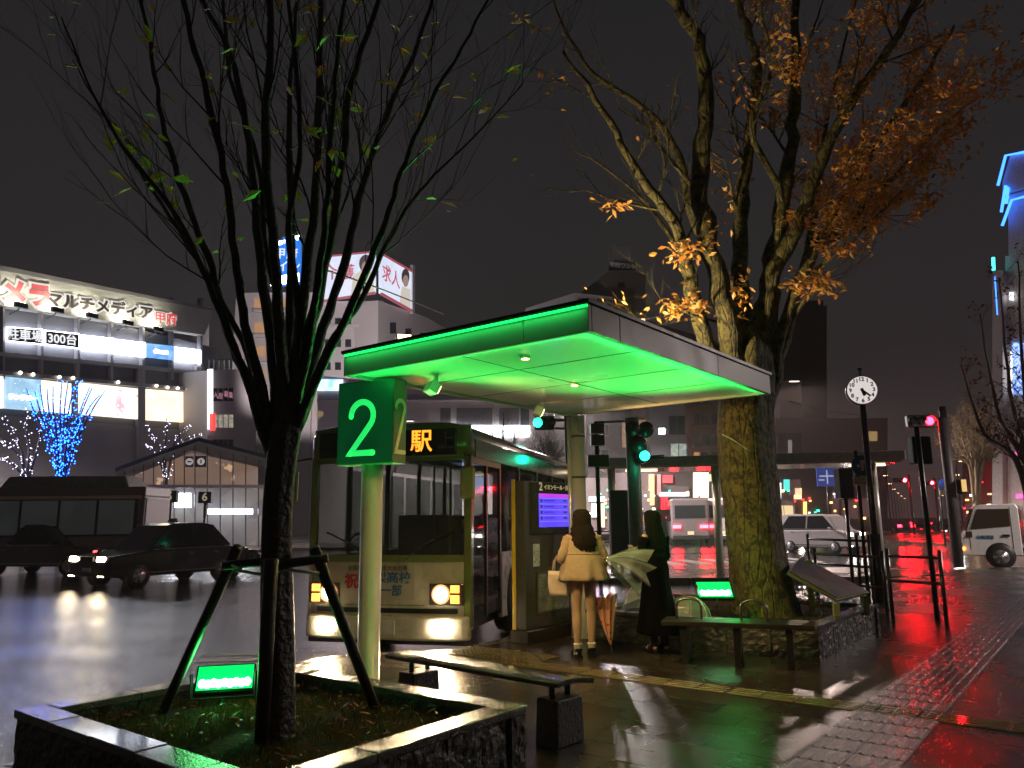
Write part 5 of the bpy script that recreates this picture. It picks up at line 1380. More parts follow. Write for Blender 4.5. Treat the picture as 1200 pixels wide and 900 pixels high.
shopfront(902, 975, 70, 538, 'shops with teal and amber lights beyond the platform roof', BROWNB, [('sign', 908, 566, 914, 588, CW), ('sign', 918, 562, 924, 575, TS), ('shop_window', 924, 562, 937, 580, IN4), ('shop_window', 930, 572, 938, 585, WS), ('sign', 908, 588, 920, 591, WS), ('sign', 941, 588, 944, 606, WS2)])
shopfront(968, 1032, 85, 545, 'far shops with many small amber windows', BROWNB, [('shop_window', 972, 580, 982, 606, IN4), ('sign', 976, 578, 984, 584, CW), ('shop_window', 986, 586, 1004, 608, IN4), ('lamp', 955, 578, 958, 581, WS2), ('shop_window', 1008, 584, 1024, 606, IN4)])
shopfront(1128, 1180, 70, 520, 'dim shops behind the white truck with red and green lights', BROWNB, [('sign', 1150, 564, 1153, 566, RS), ('lamp', 1160, 578, 1163, 580, WS), ('shop_window', 1134, 590, 1150, 606, IN4), ('sign', 1174, 553, 1176, 592, YS), ('lamp', 1171, 590, 1175, 600, CW)], depth=8, Y1=65)
F, t_ = shopfront(1178, 1260, 50, 300, 'tall block at the right edge edged in blue neon with lit panels', mat('dim right block', (.55, .50, .50), .7), [('led_panel', 1188.5, 402, 1201, 462, pattern_emit('blue led board', [(.02, .1, .9), (.3, .6, 1), (.01, .04, .5), (.6, .85, 1)], 1.8, 1.5)), ('white_edge', 1187, 412, 1188.6, 460, CW), ('magenta_sign', 1193, 579, 1201, 584, PS), ('magenta_sign', 1192, 530, 1196, 534, PS), ('led_panel', 1204, 402, 1225, 462, SKYB)], 'neon_building', 8, 46.5)
NEO = lit('blue neon', (.03, .16, 1), 5)
b_ = MB(); 
def neon(pts, r=.09, m=NEO, nm='neon_tube'):
    b_ = MB(); q = [F(*p) for p in pts]; b_.tube([(x, -.45, z) for x, z in q], r, 6); return b_.build(nm, m, t_)
b_ = MB(); F.poly(b_, [(1178, 228), (1260, 205), (1260, 165), (1187, 183), (1178, 214)], .3, 6); b_.build('crown_wall', mat('dim right block'), t_)
b_ = MB(); F.poly(b_, [(1182, 300), (1260, 300), (1260, 207), (1181, 229)], .0, 6); b_.build('upper_wall', mat('dim right block'), t_)
neon([(1174, 219), (1183, 184), (1205, 180), (1240, 173)]); neon([(1179, 266), (1190, 236), (1205, 232), (1240, 226)]); neon([(1178, 250), (1183, 219), (1186, 222), (1184, 240)]); neon([(1181, 240), (1186, 232)])
neon([(1168.5, 303), (1169, 318)], .1, lit('teal neon', (.05, .8, .8), 4)); neon([(1171, 325), (1174, 370)], .07)
b_ = MB(); F.rect(b_, 1168, 318, 1180, 600, .5, 3); b_.build('wing_wall', mat('dim right block'), t_)
b_ = MB(); F.rect(b_, 1186, 343, 1189, 352, .3, .2); b_.build('sign', CW, t_)
# far dark tower and low far blocks
F = Fac(937, 230, 971, 232); ft = F.thing('far_tower', 'very tall dark tower fading into the night mist', 'tower')
b_ = MB(); F.rect(b_, 939, 358, 969, 640, 0, 12); b_.build('wall', mat('misty tower', (.06, .055, .058), .9, var=.05), ft)
b_ = MB(); F.rect(b_, 943, 352, 965, 358, 0, 8); b_.build('cap', mat('misty tower'), ft)
F = Fac(900, 160, 1045, 165); fb = F.thing('far_block', 'low dim blocks behind the clock with dark roof structures', 'building')
b_ = MB(); F.rect(b_, 905, 490, 1040, 640, 0, 12); b_.build('wall', TWM, fb)
b_ = MB(); F.rect(b_, 910, 508, 938, 532, .5, .4); b_.build('plant_screen', BLACKM, fb)
b_ = MB(); F.rect(b_, 922, 516, 926, 532, .7, .2); b_.build('pale_panel', lit('dim pale panel light', (.5, .42, .38), .4), fb)
b_ = MB(); F.rect(b_, 1016, 506, 1026, 517, .6, .2); b_.build('amber_panel', lit('dim amber', (.6, .4, .15), .5), fb)

# ================================================================== vehicles
def wheel(root, x, y, r, wd, side, name='wheel', rimm=None):
    """axle along x; side = +1 when the outer face looks to +x"""
    b = MB(); b.tube([(x - wd / 2, y, r), (x - wd / 2 + .02, y, r), (x + wd / 2 - .02, y, r), (x + wd / 2, y, r)], [r - .025, r, r, r - .025], 28); ty = b.build(name, RUB, root)
    b = MB(); xo = x + side * wd / 2
    b.tube([(xo - side * .01, y, r), (xo + side * .008, y, r)], r * .62, 20); b.tube([(xo + side * .008, y, r), (xo + side * .03, y, r)], [r * .24, r * .18], 12)
    for k in range(6):
        a = 2 * PI * k / 6; b.bar((xo + side * .012, y + math.cos(a) * r * .2, r + math.sin(a) * r * .2), (xo + side * .012, y + math.cos(a) * r * .58, r + math.sin(a) * r * .58), .016, .05, up=(0, 0, 1))
    b.build('rim', rimm or mat('wheel rim', (.4, .4, .4), .3, metal=.7), ty); return ty
def car(name, label, cat, loc, heading, L_, W_, H_, paint, lower, upper, wheels, wr, group=None, lamps=True, brake=False, glassm=None, beams=0, beacon=False, headm=None):
    """local: front at -Y end (y = -L/2). lower / upper: side profiles (y, z)"""
    t = thing(name, label, cat, loc, heading, group)
    def bodyloft(prof, secs, nm, m, par=t, bev=.02):
        cy = sum(p[0] for p in prof) / len(prof); cz = sum(p[1] for p in prof) / len(prof); rs = []
        for (x, k, kz) in secs: rs.append([Vector((x, cy + (p[0] - cy) * k, cz + (p[1] - cz) * kz)) for p in prof])
        b = MB(); b.rings(rs, smooth=False); o = b.build(nm, m, par, bevel=bev); return o
    h = W_ / 2
    bodyloft(lower, [(-h, .955, .86), (-h + .05, .985, .95), (-h + .14, 1, 1), (h - .14, 1, 1), (h - .05, .985, .95), (h, .955, .86)], 'body', paint)
    zs = [p[1] for p in upper]; zmin, zmax = min(zs), max(zs); rs = []
    tap = .16
    def up(x_s, k):     # side sheet of the greenhouse leaning inwards
        return [Vector((x_s * (h - .06 - tap * (p[1] - zmin) / (zmax - zmin)) * k, p[0], p[1])) for p in upper]
    b = MB(); b.rings([up(-1, 1), up(1, 1)], smooth=False); b.build('cabin', paint, t, bevel=.03)
    gm = glassm or GLASSD
    # side glass, each pane a slab just proud of the cabin
    y0 = min(p[0] for p in upper); y1 = max(p[0] for p in upper)
    top = [p for p in upper if p[1] > zmax - .06]; ty0 = min(p[0] for p in top); ty1 = max(p[0] for p in top)
    zt = zmax - .10; zb = zmin + .05
    def edge(y_, z, fr):  # y of the front / rear pillar at height z
        f = (z - zmin) / (zmax - zmin); return (y0 + (ty0 - y0) * f + .10) if fr else (y1 + (ty1 - y1) * f - .10)
    mid = [.0]
    ym = (y0 + y1) / 2 + .02
    for s in (-1, 1):
        def X(z): return s * (h - .06 - tap * (z - zmin) / (zmax - zmin) + .004)
        for (a0, a1) in (('f', ym - .04), (ym + .04, 'r')):
            fa = (edge(0, zb, True), edge(0, zt, True)) if a0 == 'f' else (a0, a0); ra = (edge(0, zb, False), edge(0, zt, False)) if a1 == 'r' else (a1, a1)
            q = [(fa[0], zb), (ra[0], zb), (ra[1], zt), (fa[1], zt)]; b = MB()
            b.add([(X(z), y, z) for y, z in q] + [(X(z) + s * .006, y, z) for y, z in q], [(0, 1, 2, 3), (7, 6, 5, 4), (0, 4, 5, 1), (1, 5, 6, 2), (2, 6, 7, 3), (3, 7, 4, 0)]); b.build('side_window', gm, t)
    for (ya, za, yb, zb_, nm, sg_) in ((y0, zmin, ty0, zmax, 'windscreen', -1), (y1, zmin, ty1, zmax, 'rear_window', 1)):
        n = Vector((0, -(zb_ - za), (yb - ya))) if sg_ < 0 else Vector((0, (zb_ - za), -(yb - ya)))
        n.normalize(); b = MB(); P = lambda x, f, o: Vector((x, ya + (yb - ya) * f, za + (zb_ - za) * f)) + n * o
        w0 = h - .14; w1 = h - .06 - tap - .07
        v = [P(-w0, .1, .004), P(w0, .1, .004), P(w1, .9, .004), P(-w1, .9, .004), P(-w0, .1, .01), P(w0, .1, .01), P(w1, .9, .01), P(-w1, .9, .01)]
        b.add(v, [(0, 1, 2, 3), (7, 6, 5, 4), (0, 4, 5, 1), (1, 5, 6, 2), (2, 6, 7, 3), (3, 7, 4, 0)]); b.build(nm, gm, t)
    for s in (-1, 1):
        for y in wheels:
            b = MB(); b.cyl((s * (h - .10), y, wr + .02), (s * (h - .012), y, wr + .02), wr * 1.16, 24); b.build('wheel_arch', RUB, t)
            wheel(t, s * (h - .09), y, wr, .19, s)
        b = MB(); b.box((s * (h + .08), y0 + .28, zmin + .07), (.16, .1, .11)); b.build('mirror', paint, t, bevel=.02)
        for k, y in enumerate((ym - .12, ym + .75)):
            b = MB(); b.box((s * (h + .005), y, zmin - .12), (.02, .14, .03)); b.build('door_handle', CHROME, t)
    yf = -L_ / 2; yr = L_ / 2
    for s in (-1, 1):
        b = MB(); b.b2(s * (h - .055), s * (h - .03), y0 + .1, y1 - .2, zmin + .005, zmin + .025); b.build('window_trim', CHROME, t); b = MB(); b.b2(s * (h - .005), s * (h + .008), yf + .9, yr - .9, .36, .385); b.build('sill_trim', CHROME, t)
    hm = headm or HEADL
    for s in (-1, 1):
        b = MB(); b.box((s * (h - .28), yf - .005, zmin - .20), (.30, .06, .13)); b.build('headlight', hm if lamps else CHROME, t, bevel=.015)
        if lamps:
            b = MB(); b.box((s * (h - .24), yf - .012, .36), (.2, .05, .07)); b.build('fog_light', hm, t, bevel=.01)
        b = MB(); b.box((s * (h - .16), yr - .01, zmin - .14), (.26, .06, .15)); b.build('tail_light', TAILR if brake else mat('red lamp glass', (.25, .01, .01), .2), t, bevel=.01)
    b = MB(); b.box((0, yf - .01, zmin - .2), (W_ - 1.15, .05, .12)); b.build('grille', BLACKM, t)
    for y, nm in ((yf - .012, 'number_plate'), (yr + .012, 'number_plate')):
        b = MB(); b.box((0, y, .46), (.33, .02, .165)); b.build(nm, mat('number plate', (.6, .6, .58), .4), t)
    b = MB(); b.box((0, yf - .02, .40), (W_ - .1, .10, .12)); b.build('bumper', paint, t, bevel=.03)
    b = MB(); b.box((0, yr + .01, .42), (W_ - .1, .10, .12)); b.build('bumper', paint, t, bevel=.03)
    if beacon:
        b = MB(); b.box((0, (ty0 + ty1) / 2 - .3, zmax + .07), (.34, .14, .13), top=(.7, .7)); b.build('roof_lamp', lit('taxi roof lamp', (.95, .95, 1), 4 if beacon == 'on' else .1) if beacon == 'on' else mat('roof lamp off', (.2, .2, .2), .3), t, bevel=.02)
    if beams:
        M_ = t.matrix_basis
        for s in (-1, 1):
            spot(M_ @ Vector((s * (h - .28), yf - .1, zmin - .2)), M_ @ Vector((s * (h - .28), yf - 8, .0)), beams, (1, .82, .58), 70, .8, .06)
    return t
SEDL = [(-2.33, .30), (-2.35, .62), (-2.28, .74), (-1.15, .86), (1.45, .90), (2.25, .86), (2.33, .70), (2.33, .32), (1.9, .24), (-1.9, .24)]
SEDL = [(y, z * 1.12) for y, z in SEDL]
SEDU = [(-1.10, .86), (-.48, 1.40), (-.1, 1.455), (.75, 1.46), (1.1, 1.41), (1.72, .90)]
SEDU = [(y, z * 1.15 - (.86 * 1.15 - .86 * 1.12) * (z < .95)) for y, z in SEDU]
BLK = mat('black taxi paint', (.012, .012, .014), .12, coat=1, var=.1)
def heading_loc(px, py, Y, z=-.148): p = onz(px, py, z); return p
# moving taxi, front towards the lower left
A = onz(124, 692, -.148); B = onz(304, 676, -.148)
hd2 = Vector((-.47, -.88, 0)).normalized(); rzc = math.atan2(hd2.y, hd2.x) + R(90)
cpos = A - hd2 * 2.33 + Vector((-hd2.y, hd2.x, 0)) * -.85 * 1.0
left = Vector((-hd2.y, hd2.x, 0))
cpos = A - hd2 * 2.33 - left * .85 if (A - left).x < A.x else A - hd2 * 2.33 + left * .85
tx1 = car('taxi', 'black taxi with its headlamps on crossing the wet road', 'taxi', cpos, rzc, 4.66, 1.7, 1.46, BLK, SEDL, SEDU, (-1.42, 1.35), .31, 'black taxis', True, False, None, 60, 'off')
p = onz(40, 674, -.148)
tx2 = car('taxi', 'black taxi at the left edge with a white roof lamp lit', 'taxi', p + Vector((0, .8, 0)), R(80), 4.66, 1.7, 1.46, BLK, SEDL, SEDU, (-1.42, 1.35), .31, 'black taxis', False, False, None, 0, 'on')
p = at(216, 612, 24.5); p.z = -.148
car('parked_car', 'dark car behind the moving taxi with one red tail lamp glowing', 'car', p, R(108), 4.66, 1.7, 1.46, mat('dark grey car paint', (.03, .03, .032), .15, coat=1), SEDL, SEDU, (-1.42, 1.35), .31, 'black taxis', False, True)
VANL = [(-1.85, .30), (-1.87, .75), (-1.80, .98), (-1.3, 1.10), (1.80, 1.08), (1.85, .6), (1.83, .3), (1.4, .24), (-1.4, .24)]
VANU = [(-1.32, 1.08), (-.86, 1.70), (-.6, 1.80), (1.3, 1.82), (1.70, 1.76), (1.82, 1.08)]
WPT = mat('white car paint', (.62, .58, .56), .2, coat=1, var=.05)
p = onz(972, 648, -.148)
vn = car('minivan', 'small white van with bright headlamps seen beyond the map board', 'van', p + Vector((0, .9, 0)), R(36), 3.7, 1.6, 1.72, WPT, VANL, VANU, (-1.2, 1.15), .29, None, True, False, None, 200, False, HEADW)
p = onz(912, 640, -.148)
car('car', 'dark car with one glaring headlamp half behind the mossy trunk', 'car', p + Vector((0, 2.5, 0)), R(30), 4.66, 1.7, 1.46, mat('dark grey car paint'), SEDL, SEDU, (-1.42, 1.35), .31, None, True, False, None, 60, False, HEADW)
# queue of far cars
FARP = [(1048, 618, 75, 180, 'r'), (1062, 614, 98, 180, 'r'), (1074, 612, 120, 182, 'r'), (1090, 611, 150, 182, 'r'), (1100, 614, 92, 2, 'h'), (1112, 617, 78, 2, 'h'), (1040, 614, 105, 180, 'r'), (1086, 614, 90, 182, 'r')]
FARL = ['red lit car, nearest left of the far queue', 'red lit car second in the far queue', 'red lit car in the middle of the far queue', 'red lit car farthest up the avenue', 'oncoming car with white lamps behind another', 'nearest oncoming car with glaring white lamps', 'red lit car left of the far queue, farther away', 'red lit car just left of the oncoming glare']
src = None
for (px, py, Y, hd_, k), lb_ in zip(FARP, FARL):
    P = at(px, 612, Y); P.z = -.148
    t = thing('far_car', lb_, 'car', P, R(hd_), 'cars far up the avenue')
    b = MB(); b.xprism([(-2.2, .3), (-2.2, .75), (-1.2, .9), (-.6, 1.42), (1.0, 1.45), (1.6, .95), (2.2, .9), (2.2, .3)], -.82, .82); b.build('body', BLK, t, bevel=.05)
    for s in (-1, 1):
        b = MB(); b.box((s * .62, 2.22, .8), (.34, .06, .22)); b.build('tail_light', (lit('far tail glow', (1, .003, .008), 120) if k == 'r' else mat('red lamp glass')), t)
        b = MB(); b.box((s * .6, -2.22, .68), (.34, .06, .22)); b.build('headlight', (lit('far head glow', (.9, 1, .95), 220) if k == 'h' else CHROME), t)
        for y in (-1.3, 1.3):
            b = MB(); b.cyl((s * .7, y, .3), (s * .84, y, .3), .3, 14); b.build('wheel', RUB, t)

# --- bus at the stop
cF = onz(548, 750, 0); q1 = Vector((-.56, 9.92, 0))
bdir = Vector((math.sin(R(14.7)), math.cos(R(14.7)), 0)); bside = Vector((-bdir.y, bdir.x, 0))
bc = q1 + bside * 1.15
bus = thing('city_bus', 'cream and green city bus with lit headlamps stopping at the shelter', 'bus', (bc.x, bc.y, -.148), -R(14.7))
BUSG = mat('bus green paint', (.16, .20, .05), .22, coat=.8, var=.05); BUSD = mat('bus deep green stripe', (.02, .13, .05), .2, coat=.8); BUSC = mat('bus cream paint', (.56, .52, .44), .28, coat=.6, var=.08)
BL = 9.0; hw = 1.15
def hollow(mb, x0, x1, y0, y1, z0, z1): mb.b2(x0, x1, y0, y1, z0, z1)
# shell: lower skirt, roof, pillars, so that the cabin is open behind its glass
def fcurve(x): return .13 * (abs(x) / hw) ** 5
def fpanel(mb, x0, x1, z0, z1, off=0, th=.05, n=24):
    xs = [x0 + (x1 - x0) * i / n for i in range(n + 1)]
    mb.prism([(x, fcurve(x) + off) for x in xs] + [(x, fcurve(x) + off + th) for x in reversed(xs)], z0, z1); return mb
b = MB(); fpanel(b, -hw, hw, .30, 1.20, .0, .06); b.b2(-hw, -hw + .06, .10, BL, .28, 1.20); b.b2(-hw, hw, BL - .06, BL, .3, 2.9)
b.b2(hw - .06, hw, 1.55, BL, .28, 1.20); b.b2(-hw + .06, hw - .06, .1, BL - .06, .55, .62)
body = b.build('body', BUSC, bus, bevel=.015)
b = MB(); n = 14; rs = []
for y, k in ((.0, .93), (.06, .985), (.2, 1), (BL - .1, 1), (BL, .95)):
    ring = [Vector((-hw * k, y, 2.48)), ]
    for i in range(n + 1):
        a = PI - PI * i / n; cx = math.copysign(abs(math.cos(a)) ** .35, math.cos(a)); cz = abs(math.sin(a)) ** .45
        ring.append(Vector((hw * k * cx, y, 2.62 + .33 * k * cz)))
    ring.append(Vector((hw * k, y, 2.48))); rs.append(ring)
b.rings(rs); b.build('roof', BUSG, bus)
b = MB(); b.b2(hw + .001, hw + .012, .25, BL, 2.48, 2.72); b.build('roof_stripe', BUSD, bus)
b = MB(); b.b2(-hw + .01, -hw + .10, .07, .17, 1.15, 2.5); b.build('front_pillar', BUSG, bus, bevel=.015); b = MB(); b.b2(hw - .10, hw + .0, .07, .2, .32, 2.5); b.build('front_pillar', BUSG, bus, bevel=.015)
b = MB()
for y in (2.62, 3.9, 5.2, 6.5, 7.8): b.b2(hw - .05, hw, y - .035, y + .035, 1.2, 2.5)
for y in (1.2, 2.6, 4.0, 5.4, 6.8, 8.2): b.b2(-hw, -hw + .05, y - .035, y + .035, 1.2, 2.5)
b.build('side_pillar', BLACKM, bus)
WG = mat('bus glass', (.03, .035, .035), .03, var=0, trans=.38)
b = MB(); fpanel(b, -hw + .12, hw - .13, 1.22, 2.44, .015, .008); b.build('windscreen', WG, bus)
b = MB(); fpanel(b, -hw + .02, hw - .02, 2.43, 2.9, .0, .05); fpanel(b, -hw + .02, hw - .02, 1.135, 1.225, -.012, .03); b.build('front_panel', BUSG, bus)
b = MB(); b.b2(-.012, .012, -.004, .02, 1.22, 2.44); b.build('centre_bar', BLACKM, bus)
for x_, a_ in ((-.25, -.62), (.3, .70)):
    b = MB(); b.tube([(x_, -.03, 1.17), (x_ + a_ * .35, -.035, 1.35), (x_ + a_ * .55, -.03, 1.42)], .009, 6); b.bar((x_ + a_ * .15, -.028, 1.30), (x_ + a_ * .95, -.01, 1.52), .012, .02); b.build('wiper', BLACKM, bus)
b = MB(); fpanel(b, -.98, .98, .50, .56, -.008, .02); fpanel(b, -.55, .55, .595, .60, -.006, .02); b.build('lower_grille', BLACKM, bus)
b = MB(); b.box((0, -.075, .33), (.36, .015, .17)); b.build('number_plate', mat('number plate', (.6, .6, .58), .4), bus)
SG = mat('bus side glass', (.02, .025, .025), .04, var=0, trans=.6)
ys = [1.6, 2.62, 3.9, 5.2, 6.5, 7.8, 8.9]
for i in range(len(ys) - 1):
    b = MB(); b.b2(hw - .02, hw - .012, ys[i] + .04, ys[i + 1] - .04, 1.22, 2.42); b.build('side_window', SG, bus)
    b = MB(); b.b2(-hw + .012, -hw + .02, ys[i] - .5, ys[i + 1] - .6, 1.22, 2.42); b.build('side_window', SG, bus)
b = MB(); b.b2(-.98, .98, -.03, .03, 2.50, 2.84); db = b.build('destination_box', mat('black display', (.012, .012, .012), .15), bus, bevel=.01)
LCM = lit('amber led text', (1, .30, .02), 2.2)
text_part('駅', .31, face_front(.50, -.036, 2.67), LCM, db, bold=.004, ext=.002)
text_part('上', .25, face_front(.84, -.036, 2.67), mat('dim led text', (.10, .1, .07), .5), db, ext=.002)
text_part('甲府', .28, face_front(-.45, -.036, 2.67), mat('dim led text'), db, ext=.002)
# folding door on the kerb side just behind the front corner
b = MB(); b.b2(hw - .05, hw - .01, .16, .19, .35, 2.42); b.b2(hw - .05, hw - .01, .80, .86, .35, 2.42); b.b2(hw - .05, hw - .01, 1.48, 1.55, .35, 2.42); b.b2(hw - .05, hw - .01, .16, 1.55, 2.40, 2.48); dr = b.build('door', BLACKM, bus)
b = MB(); b.b2(hw - .035, hw - .028, .20, .79, .4, 2.4); b.build('pane', SG, dr); b = MB(); b.b2(hw - .035, hw - .028, .87, 1.47, .4, 2.4); b.build('pane', SG, dr)
b = MB(); fpanel(b, -hw + .01, hw - .01, .17, .47, -.07, .1); b.build('bumper', BUSC, bus, bevel=.03)
b = MB(); b.b2(-hw + .02, hw, .12, .2, -.0 + .1, .3); b.b2(-hw + .2, hw - .2, .3, BL - .3, .22, .5); b.build('chassis', BLACKM, bus)
for s in (-1, 1):
    b = MB(); b.b2(s * .62, s * 1.07, -.012, .07, .60, .87); hb_ = b.build('lamp_housing', mat('chrome bezel', (.3, .28, .25), .2, metal=.8, var=0), bus, bevel=.01)
    b = MB(); b.cyl((s * .78, -.0, .74), (s * .78, -.035, .74), .085, 20); b.build('headlight', HEADL, bus); b = MB(); b.tube([(s * .78 + .105 * math.cos(q * PI / 12), -.03, .74 + .105 * math.sin(q * PI / 12)) for q in range(25)], .016, 8, cap=False); b.build('headlight_halo', lit('warm halo glow', (1, .45, .16), 1.6), bus)  # glowing ring stands in for the warm halo round the headlamp
    b = MB(); b.b2(s * .91, s * 1.02, -.03, .0, .63, .73); b.b2(s * .91, s * 1.02, -.03, .0, .76, .85); b.build('indicator', lit('amber indicator', (1, .35, .05), 4), bus)
    b = MB(); b.b2(s * .66, s * .92, -.09, -.06, .28, .40); b.build('fog_light', HEADL, bus, bevel=.01)
b = MB(); b.b2(-.62, .42, -.005, .01, .66, 1.10); bn_ = b.build('banner', mat('banner cloth', (.50, .45, .38), .5, var=.05), bus)
text_part('祝', .2, face_front(-.46, -.012, .88), mat('banner red', (.5, .03, .04), .5), bn_, bold=.006, ext=.002)
text_part('山梨高校', .15, face_front(.03, -.012, .93), mat('banner blue', (.03, .15, .35), .5), bn_, bold=.003, ext=.002, sx=1.15)
text_part('一部', .15, face_front(.1, -.012, .77), mat('banner blue'), bn_, bold=.003, ext=.002)
text_part('全国高校駅伝競走大会出場', .07, face_front(-.1, -.012, 1.055), mat('banner dark', (.12, .08, .08), .5), bn_, bold=.001, ext=.002)
# mirrors
for s, x in ((1, hw + .02), (-1, -hw - .06)):
    b = MB(); b.tube([(s * (hw - .05), -.02, 2.5), (x + s * .05, -.2, 2.45), (x + s * .05, -.24, 2.3)], .018, 8); mb_ = b.build('mirror_arm', BLACKM, bus)
    b = MB(); b.box((x + s * .04, -.25, 2.12), (.19, .07, .40)); b.build('mirror', mat('mirror shell', (.25, .24, .12), .3), mb_, bevel=.03)
for y in (2.35, 7.0):
    for s in (-1, 1):
        b = MB(); b.cyl((s * (hw - .10), y, .48), (s * (hw + .004), y, .48), .56, 28); b.build('wheel_arch', RUB, bus)
        wheel(bus, s * (hw - .13), y, .45, .28, s)
b = MB(); b.b2(-.55, .55, 2.2, 4.2, 2.93, 3.06); b.build('roof_unit', mat('dark roof unit', (.05, .06, .05), .4), bus, bevel=.05)
# inside: seats, poles, driver's wheel, a strip of ceiling light far back
SEATM = mat('bus seat cloth', (.05, .06, .12), .8)
for y in (2.8, 3.7, 4.6, 5.5, 6.4):
    for x in (-.72, .72):
        b = MB(); b.box((x, y, 1.0), (.75, .45, .1)); b.box((x, y + .22, 1.38), (.75, .1, .75)); b.build('seat', SEATM, bus, bevel=.03)
for (x, y) in ((.3, 1.7), (-.3, 2.6), (.3, 3.4), (-.3, 4.6), (.3, 5.4)):
    b = MB(); b.cyl((x, y, .6), (x, y, 2.6), .018, 8); b.build('grab_pole', mat('yellow grab pole', (.5, .42, .15), .3), bus)
b = MB(); pts = [(-.6 + .2 * math.cos(a * PI / 8), .55, 1.3 + .2 * math.sin(a * PI / 8)) for a in range(17)]; b.tube(pts, .015, 6); b.build('steering_wheel', BLACKM, bus)
b = MB(); b.b2(-1.0, 1.0, .1, .35, 1.0, 1.18); b.build('dashboard', BLACKM, bus, bevel=.03)
b = MB(); b.b2(-.5, -.42, 4.5, 8.5, 2.5, 2.53); b.build('ceiling_light', lit('dim bus ceiling light', (1, .9, .7), 5), bus)
b = MB(); b.box((.55, 2.2, 2.2), (.42, .05, .26)); b.build('monitor', lit('bus monitor', (.5, .6, 1), 1.1), bus)
b = MB(); b.box((.2, 1.9, 1.05), (.3, .25, .8)); b.build('fare_box', mat('fare box grey', (.2, .2, .2), .4), bus, bevel=.03)
bM = bus.matrix_basis
# passengers, seated, as the photo shows behind the windscreen
for i, (x, y, cm, hm_, lb_) in enumerate(((.30, 2.5, (.3, .32, .36), HAIRB, 'passenger in a pale top seen through the windscreen'), (.72, 2.75, (.06, .07, .12), HAIRB, 'passenger in dark navy behind the bus windscreen'), (-.05, 2.9, (.1, .1, .11), HAIR, 'seated passenger in dark grey in the middle of the bus'))):
    t = thing('person', lb_, 'person', bM @ Vector((x, y, .62)), -R(14.7) + PI)
    b = MB(); b.ell((0, 0, .55), (.17, .12, .25)); capsule(b, (0, 0, .78), (0, .02, .9), .05, .05); head(b, (0, .03, .98), 0)
    for s in (-1, 1):
        capsule(b, (s * .18, 0, .74), (s * .23, .02, .48), .05, .04); capsule(b, (s * .23, .02, .48), (s * .1, .25, .45), .04, .03); hand(b, (s * .1, .25, .45), (-s * .3, .9, 0), (0, 0, -1), .5, s)
        capsule(b, (s * .09, .0, .40), (s * .1, .42, .40), .08, .06); capsule(b, (s * .1, .42, .40), (s * .1, .4, .05), .055, .04)
    finish_body(b, t, SKIN, .012)
    b = MB(); b.rings(loft([(.33, 0, 0, .19, .14), (.5, 0, 0, .19, .14), (.7, 0, 0, .2, .13), (.78, 0, 0, .15, .1), (.82, 0, 0, .08, .07)], 20)); b.build('jacket', mat('passenger cloth %d' % i, cm, .8), t)
    hair(t, (0, .03, .98), hs[:6], hm_, i, 60)
for s in (-1, 1):
    spot(bM @ Vector((s * .78, -.1, .74)), bM @ Vector((s * .78, -6, -.1)), 170, (1, .72, .42), 85, .8, .06)

# --- parked bus at the left
p = at(168, 612, 27.0)
bz = thing('city_bus', 'long dark windowed bus standing behind the taxis at the left', 'bus', (p.x, p.y, -.148), R(4))
BG = mat('left bus body', (.14, .14, .13), .35, coat=.5)
b = MB(); b.b2(-11, 0, 0, 2.4, .35, 1.25); b.b2(-11, 0, 0, 2.4, 2.62, 2.95); b.b2(-.25, 0, .0, 2.4, 1.25, 2.62); b.b2(-11, -10.7, 0, 2.4, 1.25, 2.62); b.build('body', BG, bz, bevel=.05)
b = MB(); b.b2(-10.9, -.1, -.01, .0, 2.52, 2.64); b.build('cream_stripe', mat('cream stripe', (.5, .46, .36), .4), bz)
b = MB(); b.b2(-10.7, -.25, .05, 2.35, 1.25, 2.62); b.build('glazing_mass', GLASSD, bz)
for k in range(8):
    b = MB(); b.b2(-10.5 + k * 1.28, -10.5 + k * 1.28 + 1.18, .02, .04, 1.32, 2.48); b.build('side_window', pattern_emit('bus dim pane', [(.004, .005, .005), (.02, .025, .025), (.003, .003, .003), (.05, .055, .05), (.006, .007, .007)], 1.6, 2.2, 'cell'), bz)
b = MB(); b.box((-2.9, 1.2, 3.14), (4.4, 1.8, .42), top=(.9, .8)); b.build('roof_unit', mat('pale roof unit', (.2, .2, .18), .5), bz, bevel=.06)
for x in (-2.2, -8.5):
    b = MB(); b.tube([(x, -.02, .48), (x, .28, .48)], .48, 24); wq_ = b.build('wheel', RUB, bz); b = MB(); b.cyl((x, -.03, .48), (x, .0, .48), .28, 16); b.build('rim', mat('wheel rim', (.4, .4, .4)), wq_)
b = MB(); b.box((-.02, .3, .95), (.06, .25, .2)); b.build('tail_light', mat('red lamp glass', (.25, .01, .01), .2), bz)
b = MB(); b.b2(0, .03, .12, 2.28, 1.15, 2.55); b.build('end_window', GLASSD, bz)

